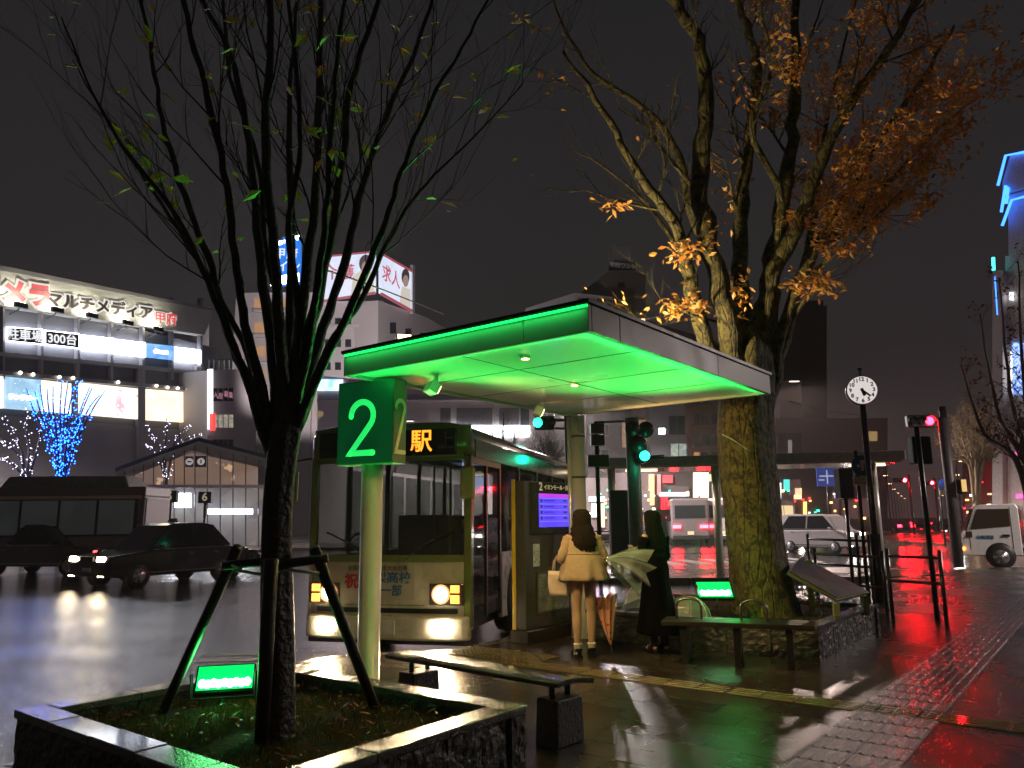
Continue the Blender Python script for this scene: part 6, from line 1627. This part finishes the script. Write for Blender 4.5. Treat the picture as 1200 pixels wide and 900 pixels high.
# --- buses far ahead
def farbus(px, py, Y, yaw, label, paint, w_=2.4, side_lit=None):
    P = at(px, 612, Y); t = thing('city_bus', label, 'bus', (P.x, P.y, -.148), yaw, 'buses in the far lane')
    b = MB(); b.b2(-w_ / 2, w_ / 2, 0, 9, .35, 2.95); b.build('body', paint, t, bevel=.12)
    b = MB(); b.b2(-w_ / 2 + .25, w_ / 2 - .25, -.03, .0, 1.7, 2.5); b.build('rear_window', GLASSD, t, bevel=.01)
    for s in (-1, 1):
        b = MB(); b.box((s * .85, -.03, 1.15), (.5, .06, .2)); b.build('tail_light', lit('bus tail lamp', (1, .01, .02), 60), t)
        for k in range(5):
            b = MB(); b.b2(s * (w_ / 2 + .0), s * (w_ / 2 + .02), .4 + k * 1.65, 1.9 + k * 1.65, 1.5, 2.5); b.build('side_window', side_lit if (side_lit and s > 0) else GLASSD, t)
        for y in (2, 7):
            b = MB(); b.cyl((s * (w_ / 2 - .2), y, .45), (s * (w_ / 2 + .01), y, .45), .45, 20); b.build('wheel', RUB, t)
    b = MB(); b.box((0, -.03, .75), (.4, .04, .22)); b.build('number_plate', lit('lit plate', (1, .75, .4), .9), t)
    b = MB(); b.b2(-w_ / 2 + .05, w_ / 2 - .05, -.06, .05, .35, .6); b.build('bumper', BLACKM, t, bevel=.03)
    return t
farbus(809, 612, 50, R(-9), 'grey bus with two red tail lamps beyond the far shelter', mat('grey bus paint', (.12, .105, .11), .35, coat=.5))
farbus(846, 612, 50, R(-42), 'pale bus with warm lit windows beside the red tailed bus', mat('pale bus paint', (.2, .18, .19), .35, coat=.5), 2.4, lit('warm bus window', (1, .75, .4), .9))

# --- small white truck at the right edge
A = onz(1131, 666, -.148)
tk = thing('truck', 'small white flatbed truck with dropped mirror waiting at the right edge', 'truck', (A.x, A.y, -.148), R(-27))
TW = mat('white truck paint', (.88, .87, .85), .3, coat=.6, var=.06)
b = MB(); pr = [(.0, .42), (.02, .95), (.16, 1.15), (.42, 1.92), (.6, 2.0), (1.55, 2.02), (1.62, 1.9), (1.62, .42)]
rs = [[Vector((x, y, z)) for x, z in pr] for y in (0.0, .02, 1.68, 1.7)]
rs[0] = [Vector((.02 + x * .98, 0, z * .99 + .005)) for x, z in pr]; rs[3] = [Vector((.02 + x * .98, 1.7, z * .99 + .005)) for x, z in pr]
b.rings(rs, smooth=False); b.build('cab', TW, tk, bevel=.03)
INT = pattern_emit('truck reflection', [(.12, .08, .05), (.6, .4, .18), (.25, .17, .1), (.75, .55, .3)], 2.5, .5)
q = [(.26, 1.22), (1.36, 1.32), (1.36, 1.86), (.50, 1.86)]
b = MB(); b.add([(x, -.012, z) for x, z in q] + [(x, .01, z) for x, z in q], [(0, 1, 2, 3), (7, 6, 5, 4), (0, 4, 5, 1), (1, 5, 6, 2), (2, 6, 7, 3), (3, 7, 4, 0)]); b.build('side_window', mat('truck glass', (.12, .09, .06), .06, metal=.6, var=0), tk)
q = [(.04, 1.0), (.18, 1.2), (.44, 1.88), (.40, 1.9), (.10, 1.16), (-.005, .98)]
b = MB(); b.b2(.02, .03, .15, 1.55, 1.0, 1.0); 
b = MB(); b.add([(.15, .12, 1.17), (.40, .12, 1.88), (.40, 1.58, 1.88), (.15, 1.58, 1.17), (.135, .12, 1.175), (.385, .12, 1.885), (.385, 1.58, 1.885), (.135, 1.58, 1.175)], [(0, 1, 2, 3), (7, 6, 5, 4), (0, 4, 5, 1), (1, 5, 6, 2), (2, 6, 7, 3), (3, 7, 4, 0)]); b.build('windscreen', GLASSD, tk)
b = MB(); b.b2(.12, .30, -.02, .0, .98, 1.16); b.build('quarter_window', mat('truck glass'), tk)
b = MB(); b.b2(1.38, 1.395, -.006, .0, .6, 1.9); b.b2(.22, .235, -.006, .0, .6, 1.1); b.build('door_seam', BLACKM, tk)
b = MB(); b.box((1.22, -.015, 1.03), (.2, .03, .07)); b.build('door_handle', BLACKM, tk, bevel=.01)
text_part('山梨運送', .12, face_front(.65, -.008, .97), mat('banner blue'), tk, bold=.003, ext=.003)
b = MB(); b.cyl((1.02, -.004, .40), (1.02, .3, .40), .41, 28); b.build('wheel_arch', RUB, tk)
for x in (1.02, 3.35):
    t_w = wheel(tk, 0, 0, .36, .2, -1)
    M = Matrix.Translation((x, .07, 0)) @ Matrix.Rotation(R(90), 4, 'Z'); 
    t_w.matrix_basis = M
b = MB(); b.b2(1.75, 4.6, 0, 1.7, .72, .78); b.b2(1.75, 4.6, -.01, .03, .55, 1.12); b.b2(1.75, 1.8, .03, 1.67, .78, 2.0); b.b2(4.55, 4.6, .03, 1.67, .78, 1.12); b.build('flatbed', TW, tk, bevel=.01)
for k in range(6):
    b = MB(); b.b2(1.80 + k * .22, 1.84 + k * .22, .1, .14, 1.12, 1.98); b.build('stake', mat('grey stake', (.2, .2, .19), .4), tk)
b = MB(); b.b2(1.80, 3.0, .1, .14, 1.9, 1.96); b.build('rack_rail', mat('grey stake'), tk)
b = MB(); b.b2(.3, 4.4, .5, 1.2, .38, .62); b.build('chassis', BLACKM, tk)
b = MB(); b.box((.0, .25, .72), (.06, .3, .16)); b.box((.0, 1.45, .72), (.06, .3, .16)); b.build('headlight', CHROME, tk)
b = MB(); b.box((.02, -.02, .62), (.08, .08, .1)); b.build('indicator', lit('amber indicator', (1, .35, .05), 4), tk)
b = MB(); b.tube([(.15, 0, 1.5), (-.02, -.18, 1.55), (-.05, -.2, 1.4)], .014, 6); b.box((-.05, -.2, 1.3), (.06, .16, .26)); b.build('mirror', BLACKM, tk)

# ================================================================== far shelter, fences, posts
A = at(697, 551, 21.3); B = at(1062, 536, 19.5)
A.z = B.z = (A.z + B.z) / 2
dv = B - A; fl = Vector((dv.x, dv.y, 0)).length
s2 = thing('bus_shelter', 'long flat roofed shelter across the lane with slim round posts', 'bus shelter', (A.x, A.y, 0), math.atan2(dv.y, dv.x))
FR = mat('far roof metal', (.42, .38, .36), .35, metal=.2)
b = MB(); b.b2(0, fl, 0, 2.2, A.z, A.z + .26); b.build('roof', FR, s2, bevel=.03)
b = MB(); b.b2(.1, fl - .1, .1, 2.1, A.z - .03, A.z - .002); b.build('soffit', mat('glossy soffit', (.45, .40, .36), .15, metal=.6), s2)
inv = s2.matrix_basis.inverted()
for px in (716, 841, 1029):
    d = ray(px, 612); 
    # post stands one metre behind the roof's front edge
    k = (px - 697) / (1062 - 697); x = fl * k * (21.3 / (21.3 + (19.5 - 21.3) * k)) if False else None
    P = at(px, 612, 21.8 if px < 900 else 20.6); q = inv @ Vector((P.x, P.y, 0))
    b = MB(); b.cyl((q.x, 1.1, 0), (q.x, 1.1, A.z - .03), .11, 20); b.build('post', STEEL, s2)
for x in (1.2, 4.2, 7.2):
    b = MB(); b.box((x, 1.1, A.z - .05), (.9, .1, .03)); b.build('lamp', lit('warm soffit lamp', (1, .75, .5), 3), s2)
M_ = s2.matrix_basis
for x in (2.0, 6.0): 
    P = M_ @ Vector((x, 1.1, A.z - .15)); spot(P, (P.x, P.y, 0), 120, (1, .72, .5), 150, .6, .2)
def fence(pts, z, rails, name, label, posts_every=1.2, r=.022, m=BLACKM, zb=0, group=None):
    a = Vector(pts[0]); t = thing(name, label, 'fence', (a.x, a.y, zb), 0, group)
    for i in range(len(pts) - 1):
        p0 = Vector((pts[i][0], pts[i][1], 0)); p1 = Vector((pts[i + 1][0], pts[i + 1][1], 0)); n = max(1, round((p1 - p0).length / posts_every))
        for k in range(n + (1 if i == len(pts) - 2 else 0)):
            q = p0 + (p1 - p0) * k / n; b = MB(); b.cyl(q + Vector((0, 0, zb)), q + Vector((0, 0, z + .06)), r * 1.3, 8); b.build('post', m, t, world=True)
        for rz_ in rails:
            b = MB(); b.cyl(p0 + Vector((0, 0, rz_)), p1 + Vector((0, 0, rz_)), r, 8); b.build('rail', m, t, world=True)
    return t
P = at(694, 612, 23.2); Q = at(760, 612, 23)
fence([P, Q], 1.18, (1.16, .84, .45), 'railing', 'black railing on the far platform behind the two women', 1.25)
P = at(768, 612, 22.6); Q = at(856, 612, 22.2)
fence([P, Q], .55, (.52,), 'low_railing', 'low thin railing along the far platform edge', 1.8, .012, mat('brown rail', (.12, .09, .08), .4))
a = at(945, 612, 15.6); b_ = at(1002, 612, 14.2); c = at(1016, 612, 14.0)
fence([a, b_, c], 1.12, (1.08, .62), 'railing', 'black two railed fence in front of the white van', 1.4)
a = at(952, 612, 13.6); b_ = at(1030, 612, 12.2)
fence([a, b_], .92, (.88, .42), 'railing', 'black low fence behind the map board', 1.1)
a = at(1036, 612, 11.6); b_ = at(1097, 612, 10.9)
fence([a, b_], .98, (.93, .58), 'railing', 'black two railed bar joining the clock pole and the signal pole', 3.0)

# --- clock on its pole
P = onz(1032, 706); Y = P.y
ck = thing('street_clock', 'round white clock showing five twenty on a slim black pole', 'clock', P, R(-17))
C = at(1013, 458, Y); cz = C.z; r0 = 17.2 / 900 * Y
# the pole leans with the photo's lens only a little; it is upright here
b = MB(); b.cyl((0, 0, 0), (0, 0, cz - r0 * .9), .055, 14); b.cyl((0, 0, 0), (0, 0, 1.2), .09, 14); b.build('pole', BLACKM, ck)
b = MB(); b.cyl((0, .10, cz), (0, -.09, cz), r0 * 1.02, 40); b.build('case', mat('clock case', (.08, .07, .07), .3), ck)
b = MB(); b.cyl((0, -.09, cz), (0, -.10, cz), r0 * .95, 40); dial = b.build('dial', lit('lit clock dial', (.85, .78, .74), .82), ck)
for h_ in range(1, 13):
    a = PI / 2 - h_ * PI / 6
    text_part(str(h_), r0 * .36, face_front(math.cos(a) * r0 * .74, -.103, cz + math.sin(a) * r0 * .74), BLKS, dial, 'numeral', .002, .004)
for ang, L_, w_ in ((PI / 2 - (5 + 22 / 60) * PI / 6, .42, .055), (PI / 2 - 22 / 60 * 2 * PI, .66, .035)):
    b = MB(); b.bar((-math.cos(ang) * r0 * .12, -.108, cz - math.sin(ang) * r0 * .12), (math.cos(ang) * r0 * L_, -.108, cz + math.sin(ang) * r0 * L_), w_, .004, up=(0, -1, 0)); b.build('hand', BLACKM, dial)
b = MB(); b.cyl((0, 0, cz + r0), (0, 0, cz + r0 + .12), .02, 8); b.ell((0, 0, cz + r0 + .14), (.05, .05, .03), 8, 6); b.build('finial', BLACKM, ck)
# sign cluster pole next to it
P = onz(1018, 704); Y = P.y
sp_ = thing('road_sign', 'round blue road sign above a small white plate on twin poles', 'road sign', P, R(-16))
b = MB(); b.cyl((0, 0, 0), (0, 0, at(1012, 528, Y).z), .035, 10); b.build('pole', BLACKM, sp_)
b = MB(); b.cyl((.17, .02, 0), (.17, .02, at(1015, 545, Y).z), .035, 10); b.build('pole', mat('dull pole', (.3, .28, .27), .3, metal=.6), sp_)
cc = at(1015, 546, Y); r_s = 12 / 900 * Y; dx = (cc.x - P.x)
b = MB(); b.cyl((dx * .5, -.05, cc.z), (dx * .5, -.065, cc.z), r_s, 32); dsc = b.build('disc', mat('blue sign face', (.01, .05, .16), .3), sp_)
b = MB(); b.box((dx * .5, -.072, cc.z - .02), (.035, .008, r_s * .8)); b.box((dx * .5, -.072, cc.z + r_s * .35), (.07, .008, .07)); b.build('symbol', mat('white symbol', (.35, .35, .38), .4), dsc)
z = at(1015, 564, Y).z; b = MB(); b.box((dx * .5, -.05, z), (.36, .015, .15)); pl_ = b.build('plate', mat('pale plate', (.32, .30, .25), .5), sp_)
text_part('自転車及び', .065, face_front(dx * .5, -.06, z + .035), BLKS, pl_, ext=.001); text_part('歩行者専用', .065, face_front(dx * .5, -.06, z - .035), BLKS, pl_, ext=.001)
P = onz(1003, 690)
ub = thing('control_box', 'black utility box on a post left of the blue round sign', 'utility box', (P.x, P.y, 0), R(5))
z0_, z1_ = at(1003, 584, P.y).z, at(1003, 549, P.y).z
b = MB(); b.b2(-.16, .16, 0, .25, z0_, z1_); b.build('cabinet', BLACKM, ub, bevel=.01); b = MB(); b.cyl((0, .1, 0), (0, .1, z0_), .04, 10); b.build('post', BLACKM, ub)
# blue direction sign on the far side
P = at(969, 559, 40); ds = thing('direction_sign', 'blue direction sign with white arrow lines beyond the far shelter', 'road sign', (P.x, P.y, 0), 0)
b = MB(); b.box((0, 0, P.z), (1.05, .05, .95)); fc_ = b.build('panel', mat('blue guide panel', (.02, .06, .35), .4, emit=(.02, .06, .35), es=.35), ds)
b = MB(); b.box((0, -.035, P.z), (.06, .01, .7)); b.box((0, -.036, P.z + .05), (.8, .01, .06)); b.box((-.3, -.036, P.z - .15), (.3, .01, .06)); b.build('arrow', lit('white arrow', (.5, .55, .7), .7), fc_)
b = MB(); b.cyl((0, .05, 0), (0, .05, P.z + .5), .05, 8); b.build('post', BLACKM, ds)

# --- signals
def lampc(col, es): return lit('signal %s %s' % (col, es), col, es)
GRS = (.01, 1, .5); RDS = (1, .003, .008)
# pole with the dark back of a pedestrian signal, right foreground
P = onz(1099, 728); Y = P.y
sg2 = thing('signal_pole', 'leaning slim black pole carrying the dark back of a signal', 'signal pole', P, 0)
tp_ = at(1074, 500, Y)
b = MB(); b.tube([P, tp_], .038, 12); b.build('pole', BLACKM, sg2, world=True)
c0 = at(1083, 527, Y)
b = MB(); b.box((c0.x + .0, Y + .12, c0.z), (.29, .16, .42)); b.build('signal_back', mat('dark green grey case', (.03, .04, .03), .4), sg2, world=True, bevel=.02)
for dx in (-.05, .17):
    pass
# overhead horizontal vehicle signals
def hsignal(name, label, px0, px1, py, Y, on, col, es, polepx, ph=9.0, yaw=0, facing=1, armz=None, baseY=None):
    """three lamp heads in a row on an arm from a tall pole"""
    a = at(px0, py, Y); c = at(px1, py, Y); z = a.z; L_ = c.x - a.x
    PP = at(polepx, 612, Y); t = thing(name, label, 'traffic light', (PP.x, PP.y, 0 if baseY is None else baseY), 0)
    b = MB(); b.b2(a.x, c.x, Y - .12, Y + .12, z - .22, z + .22); hs_ = b.build('signal_head', BLACKM, t, world=True, bevel=.05)
    for k in range(3):
        x = a.x + L_ * (k + .5) / 3; 
        b = MB(); b.cyl((x, Y - .13, z), (x, Y - .15, z), .14, 16); b.build('lamp', lampc(col, es) if k == on else mat('dark lens', (.02, .02, .02), .1), hs_, world=True)
        b = MB(); pts = [(x + .16 * math.cos(q), Y - .25, z + .16 * math.sin(q)) for q in [PI * i / 8 for i in range(9)]]
        q2 = [(p[0], Y - .12, p[2]) for p in pts]; n = len(pts); b.add(pts + q2, [(i, i + 1, n + i + 1, n + i) for i in range(n - 1)]); b.build('hood', BLACKM, hs_, world=True)
    b = MB(); b.cyl((PP.x, PP.y, -.1), (PP.x, PP.y, z + .5), .11, 14); b.build('pole', BLACKM, t, world=True)
    b = MB(); b.cyl((PP.x, PP.y, z + .1), ((a.x + c.x) / 2, Y + .14, z + .1), .05, 10); b.cyl((PP.x, PP.y, z - .2), ((a.x + c.x) / 2, Y + .14, z - .1), .035, 10); b.build('arm', BLACKM, t, world=True)
    return t
hsignal('traffic_light', 'overhead signal showing green left of the shelter post', 626, 650, 496, 24, 0, GRS, 14, 668)
hsignal('traffic_light', 'overhead signal showing red above the right pole', 1062, 1092, 494, 26, 2, RDS, 120, 1119)
hsignal('traffic_light', 'distant overhead signal glowing red over the avenue', 1046, 1062, 563, 70, 2, RDS, 1600, 1070)
hsignal('traffic_light', 'second distant signal glowing red right of the signal pole', 1078, 1094, 566, 74, 2, RDS, 1000, 1100)
hsignal('traffic_light', 'tiny distant red signal before the truck', 1152, 1160, 585, 110, 2, RDS, 30, 1164)
# pedestrian / round signal cluster with green lamp above the far platform
P = at(745, 612, 18.5)
cl_ = thing('traffic_light', 'dark signal cluster on a stout grey column with one green lamp', 'traffic light', (P.x, P.y, -.1), 0)
b = MB(); b.cyl((P.x, P.y, -.1), (P.x, P.y, at(745, 490, 18.5).z), .17, 18); b.build('column', mat('grey column', (.20, .17, .15), .4), cl_, world=True)
for px, py, r_2 in ((757, 503, .19), (741, 502, .17), (748, 521, .21), (752, 534, .17)):
    c = at(px, py, 18.2); b = MB(); b.cyl(c, c + Vector((.05, .35, 0)), r_2, 18); b.build('signal_head', BLACKM, cl_, world=True)
c = at(756, 534, 17.9); b = MB(); b.cyl(c, c + Vector((0, .1, 0)), .11, 16); b.build('lamp', lampc(GRS, 12), cl_, world=True)
b = MB(); a = at(700, 495, 18.5); c = at(745, 493, 18.5); b.cyl(a, c, .03, 8); b.build('arm', BLACKM, cl_, world=True); b = MB(); b.cyl(at(748, 537, 18.5), at(778, 535, 18.5), .05, 8); b.build('arm', BLACKM, cl_, world=True)
# vertical stack of dark boxes right behind the post
P = at(702, 612, 17); t = thing('signal_box', 'stack of dark green signal boxes on a pole behind the shelter post', 'signal box', (P.x, P.y, -.1), 0)
b = MB(); b.cyl((P.x, P.y, -.1), (P.x, P.y, at(700, 494, 17).z), .05, 10); b.build('pole', BLACKM, t, world=True)
for y0, y1, w_ in ((498, 509, .30), (511, 523, .30), (534, 548, .46)):
    a = at(697, y0, 17); c = at(697, y1, 17); b = MB(); b.box((P.x - .0, P.y - .15, (a.z + c.z) / 2), (w_, .22, a.z - c.z)); b.build('case', mat('dark green case', (.03, .035, .018), .35), t, world=True, bevel=.01)
# dark banner stand and far pole behind the women
P = at(727, 612, 21.5); t = thing('notice_stand', 'black upright notice stand on the far platform', 'sign', (P.x, P.y, 0), R(8)); 
b = MB(); b.b2(-.28, .28, -.05, .05, .3, 2.3); b.build('panel', BLACKM, t, bevel=.02); b = MB(); b.b2(-.3, .3, -.15, .15, 0, .06); b.b2(-.04, .04, -.04, .04, .06, .3); b.build('base', BLACKM, t)
# round blue sign and yellow-white signal back at the far right
P = at(1105, 612, 40); t = thing('road_sign', 'small blue round sign with a plate left of the dark column', 'road sign', (P.x, P.y, 0), 0)
b = MB(); b.cyl((P.x, P.y, 0), (P.x, P.y, at(1105, 560, 40).z), .05, 8); b.build('pole', BLACKM, t, world=True); c = at(1105, 567, 40)
b = MB(); b.cyl((c.x, c.y - .08, c.z), (c.x, c.y - .1, c.z), .25, 20); b.build('disc', mat('blue guide panel'), t, world=True); c = at(1105, 577, 40)
b = MB(); b.box((c.x, c.y - .08, c.z), (.4, .03, .25)); b.build('plate', mat('pale plate'), t, world=True)
P = at(1118, 612, 25); t = thing('utility_pole', 'stout dark pole left of the truck with a lit amber signal box', 'pole', (P.x, P.y, -.1), 0)
b = MB(); b.cyl((P.x, P.y, -.1), (P.x, P.y, at(1118, 490, 25).z), .16, 14); b.build('pole', mat('dark pole', (.06, .05, .05), .5), t, world=True)
c = at(1127, 570, 24.8); b = MB(); b.box((c.x, c.y, c.z), (.2, .3, .5)); cs = b.build('case', BLACKM, t, world=True, bevel=.04); b = MB(); b.box((c.x - .02, c.y - .17, c.z + .02), (.14, .04, .38)); b.build('amber_panel', lit('amber panel', (.9, .55, .15), .9), cs, world=True)

# --- wires
def wire(pts, r, label, m=None):
    b = MB(); b.tube(smooth_path([Vector(p) for p in pts], 6), r, 5); return tag(b.build('overhead_wire', m or mat('dark cable', (.05, .06, .05), .4)), label, 'cable')
wire([at(340, 175, 4.6), at(440, 125, 5.4), at(550, 72, 6.4), at(655, -5, 7.6)], .006, 'thin cable slanting up out of the bare tree', mat('pale cable', (.25, .28, .25), .4))
wire([at(375, 314, 6), at(450, 340, 9), at(520, 368, 13)], .009, 'thin cable sagging from the bare tree down behind the shelter roof', mat('pale cable'))
wire([at(925, 470, 12), at(975, 482, 13.6), at(1040, 490, 15)], .006, 'thin cable running off the mossy tree past the clock')
# a white tag on the big trunk
wire([at(846, 509, 9.06), at(860, 516, 9.02), at(876, 527, 9.05)], .008, 'pale loose strap across the mossy trunk', mat('white strap', (.5, .5, .48), .4))

# --- trees dressed with lights, far left
def light_tree(px, pybase, Y, limbs, m, label, nb, seed, group, bulbs=True):
    P = at(px, 612, Y); t = thing('light_tree', label, 'tree', (P.x, P.y, -.1), 0, group); r = random.Random(seed)
    t.matrix_basis = Matrix.Translation((P.x, P.y, -.1))
    tm = MB(t.matrix_basis.inverted()); bl_ = MB(t.matrix_basis.inverted()); tm.tube([P + Vector((0, 0, -.6)) - Vector((0, 0, P.z - .5)), at(px, pybase, Y)], [.14, .1], 8)
    for L_ in limbs:
        pts = [at(x, y, Y + r.uniform(-.6, .6) * (i > 0)) for i, (x, y) in enumerate(L_)]; pts = smooth_path(pts, 5)
        tm.tube(pts, [.07 * (1 - .8 * i / len(pts)) for i in range(len(pts))], 5)
        for _ in range(nb):
            i = r.randrange(len(pts) - 1); Q = pts[i] + (pts[i + 1] - pts[i]) * r.random() + Vector((r.gauss(0, .10), r.gauss(0, .10), r.gauss(0, .06)))
            s = r.uniform(.022, .04); bl_.add([Q + Vector((s, 0, 0)), Q + Vector((-s, 0, 0)), Q + Vector((0, s, 0)), Q + Vector((0, -s, 0)), Q + Vector((0, 0, s)), Q + Vector((0, 0, -s))], [(0, 2, 4), (2, 1, 4), (1, 3, 4), (3, 0, 4), (2, 0, 5), (1, 2, 5), (3, 1, 5), (0, 3, 5)])
    tm.build('trunk', mat('dim bark', (.06, .05, .045), .7), t); o = bl_.build('string_lights', m, t); o['kind'] = 'stuff'; return t
BLUE = lit('blue led bulb', (.01, .09, 1), 26)
r_ = random.Random(31)
LB = []
for k in range(13):
    x1 = 34 + k * 7.6 + r_.uniform(-3, 3); LB.append([(72 + (x1 - 75) * .08, 560), (72 + (x1 - 75) * .35, 520), (72 + (x1 - 75) * .75, 480), (x1, 446 + abs(x1 - 76) * .28 + r_.uniform(-4, 6))])
light_tree(73, 560, 40, LB, BLUE, 'tree wrapped all over in bright blue lights', 75, 5, 'trees dressed with string lights')
LW = [[(30, 560), (26, 530), (14, 505), (3, 490)], [(30, 560), (22, 535), (8, 520), (-3, 515)], [(32, 560), (34, 525), (30, 500), (36, 482)], [(34, 560), (44, 525), (48, 500), (44, 488)], [(30, 560), (10, 540), (-4, 536)]]
light_tree(31, 560, 41, LW, lit('white violet bulb', (.75, .7, 1), 5), 'smaller tree hung with white lights left of the blue one', 34, 6, 'trees dressed with string lights')
LW = [[(194, 560), (188, 525), (178, 508), (172, 498)], [(194, 560), (194, 520), (196, 500), (194, 488)], [(196, 560), (204, 520), (214, 506), (222, 497)], [(194, 560), (182, 530), (168, 520)], [(196, 560), (206, 524), (226, 512), (236, 508)]]
light_tree(195, 560, 52, LW, lit('white violet bulb', (.75, .7, 1)), 'small tree with white lights behind the gabled hall', 30, 7, 'trees dressed with string lights')
# --- bare round crowned tree lit from below, right
def simple_tree(px, Y, ybase, ytop, spreadpx, bark, label, seed, nl, leafm=None, nleaf=0, leafs=.12, name='street_tree', per=2):
    P = at(px, 612, Y); t = thing(name, label, 'tree', (P.x, P.y, 0), 0); r = random.Random(seed); lim = []
    for k in range(nl):
        f = (k + .5) / nl * 2 - 1; x1 = px + f * spreadpx; yt = ytop + (abs(f) ** 2.2) * (ybase - ytop) * .55
        lim.append(dict(p=[at(px + f * 2, ybase + 30, Y), at(px + f * spreadpx * .25, ybase - (ybase - ytop) * .2, Y + r.uniform(-.4, .4)), at(px + f * spreadpx * .7, (ybase + yt) / 2 - 6, Y + r.uniform(-1, 1)), at(x1, yt, Y + r.uniform(-1.4, 1.4))], r=(.09, .012)))
    T = [Vector((P.x, P.y, -.05)), Vector((P.x, P.y, .8)), at(px, ybase + 20, Y), at(px, ybase, Y)]
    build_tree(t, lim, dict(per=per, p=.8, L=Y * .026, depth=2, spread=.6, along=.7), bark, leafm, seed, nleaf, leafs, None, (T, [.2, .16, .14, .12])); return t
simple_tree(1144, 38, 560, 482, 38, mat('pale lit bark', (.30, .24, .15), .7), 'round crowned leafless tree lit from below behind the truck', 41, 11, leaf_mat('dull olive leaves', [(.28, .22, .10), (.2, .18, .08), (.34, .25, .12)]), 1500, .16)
simple_tree(1215, 15, 600, 300, 100, mat('reddish bark', (.10, .05, .04), .6), 'reddish tree reaching in from the right edge', 43, 9, leaf_mat('dark red leaves', [(.16, .04, .02), (.25, .07, .03), (.12, .03, .02)]), 1100, .1, per=2)
# bushy bare shrub seen over the bus roof
simple_tree(640, 30, 560, 520, 18, mat('dim bark'), 'low bare shrub seen over the bus roof by the green signal', 45, 6, leaf_mat('dull shrub leaves', [(.05, .04, .03), (.08, .06, .05)]), 220, .1, 'shrub')
t = simple_tree(590, 24, 560, 482, 22, mat('dark wet bark'), 'thin bare branches rising behind the bus roof', 46, 3, None, 0, .1, 'shrub', 1)

# ================================================================== unseen tall lamps added as fill, then the avenue's street lamps
def street_or_fill_lamp(P, h_, col, power, label, r=.25, lens=3, arm=1.0, yaw=0, sp=None):
    t = thing('street_or_fill_lamp', label, 'street lamp', (P[0], P[1], 0), yaw, 'added fill lamps')
    b = MB(); b.tube([(0, 0, -.1), (0, 0, h_ - .5), (arm * .3, 0, h_ - .05), (arm, 0, h_)], [.09, .06, .05, .04], 10); b.build('pole', BLACKM, t)
    b = MB(); b.box((arm + .25, 0, h_ + .02), (.7, .28, .12), top=(.8, .6)); hd_ = b.build('lamp_head', BLACKM, t, bevel=.02)
    b = MB(); b.box((arm + .28, 0, h_ - .05), (.5, .2, .02)); b.build('lens', lit('lamp lens %s' % (col,), col, lens), hd_)
    Q = t.matrix_basis @ Vector((arm + .28, 0, h_ - .16)); 
    if sp: spot(Q, sp, power, col, 110, .7, r)
    else: spot(Q, (Q.x, Q.y, 0), power, col, 172, .4, r)
    return t
CITY = (1, .88, .86)  # the tall lamps below are added to brighten facades and vehicles
street_or_fill_lamp((-36, 44), 9, CITY, 14000, 'tall added fill lamp outside the left edge by the big store')
street_or_fill_lamp((-9.0, 57.5), 9, CITY, 9000, 'tall added fill lamp behind the number sign, in front of the pale block')
street_or_fill_lamp((2.6, 48), 9, (1, .86, .84), 24000, 'tall added fill lamp hidden behind the shelter roof')
street_or_fill_lamp((14.4, 42), 9, (1, .74, .64), 5500, 'tall added fill lamp behind the big mossy trunk')
street_or_fill_lamp((22, 17), 8, (1, .84, .78), 7000, 'tall added fill lamp outside the right edge')
# unseen flood added on the roof of the pale block to wash the hotel
t = thing('fill_floodlight', 'unseen floodlight added on the pale block to wash the hotel front', 'floodlight', (-14, 66, 12))
b = MB(); b.box((0, 0, .3), (.8, .5, .5)); b.cyl((0, 0, -.6), (0, 0, .1), .05, 8); hd_ = b.build('lamp_head', BLACKM, t); b = MB(); b.box((0, .28, .35), (.7, .03, .4)); b.build('lens', lit('fill flood lens', (1, .9, .88), 4), hd_)
spot((-14, 66.6, 12.5), (-20, 96, 17), 60000, (1, .88, .87), 110, .8, .4)
# lamps receding along the avenue
proto = street_or_fill_lamp((18, 60), 7, (1, .62, .3), 0, 'first small street lamp along the avenue', .2, 14, -.8)
for l in [o for o in COL.objects if o.type == 'LIGHT' and o.data.energy == 0]: bpy.data.objects.remove(l)
proto['group'] = 'street lamps along the avenue'
ORD = ['second', 'third', 'fourth', 'fifth', 'sixth', 'seventh', 'eighth', 'ninth', 'tenth', 'eleventh', 'twelfth', 'thirteenth', 'fourteenth', 'fifteenth']
for i in range(14):
    f = i // 2; Y_ = 78 + f * 26; px_ = (1044 + f * 3.5) if i % 2 else (1128 - f * 4.5); X_ = at(px_, 612, Y_).x
    dup(proto, (X_, Y_, 0), 0 if i % 2 else PI, ORD[i] + ' small street lamp receding along the avenue, counted from the near end', 'street lamps along the avenue')

hz = MB(); hz.b2(-140, 140, -3, 420, -1.2, 60)
vm = bpy.data.materials.new('night mist'); vm.use_nodes = True; n_ = vm.node_tree.nodes; n_.remove(n_['Principled BSDF'])
pv_ = n_.new('ShaderNodeVolumePrincipled'); pv_.inputs['Density'].default_value = .0008; pv_.inputs['Color'].default_value = (.9, .86, .86, 1); pv_.inputs['Anisotropy'].default_value = .5
vm.node_tree.links.new(pv_.outputs[0], n_['Material Output'].inputs['Volume'])
ho = hz.build('haze', vm); ho['kind'] = 'stuff'; ho['label'] = 'thin rain mist in the night air'
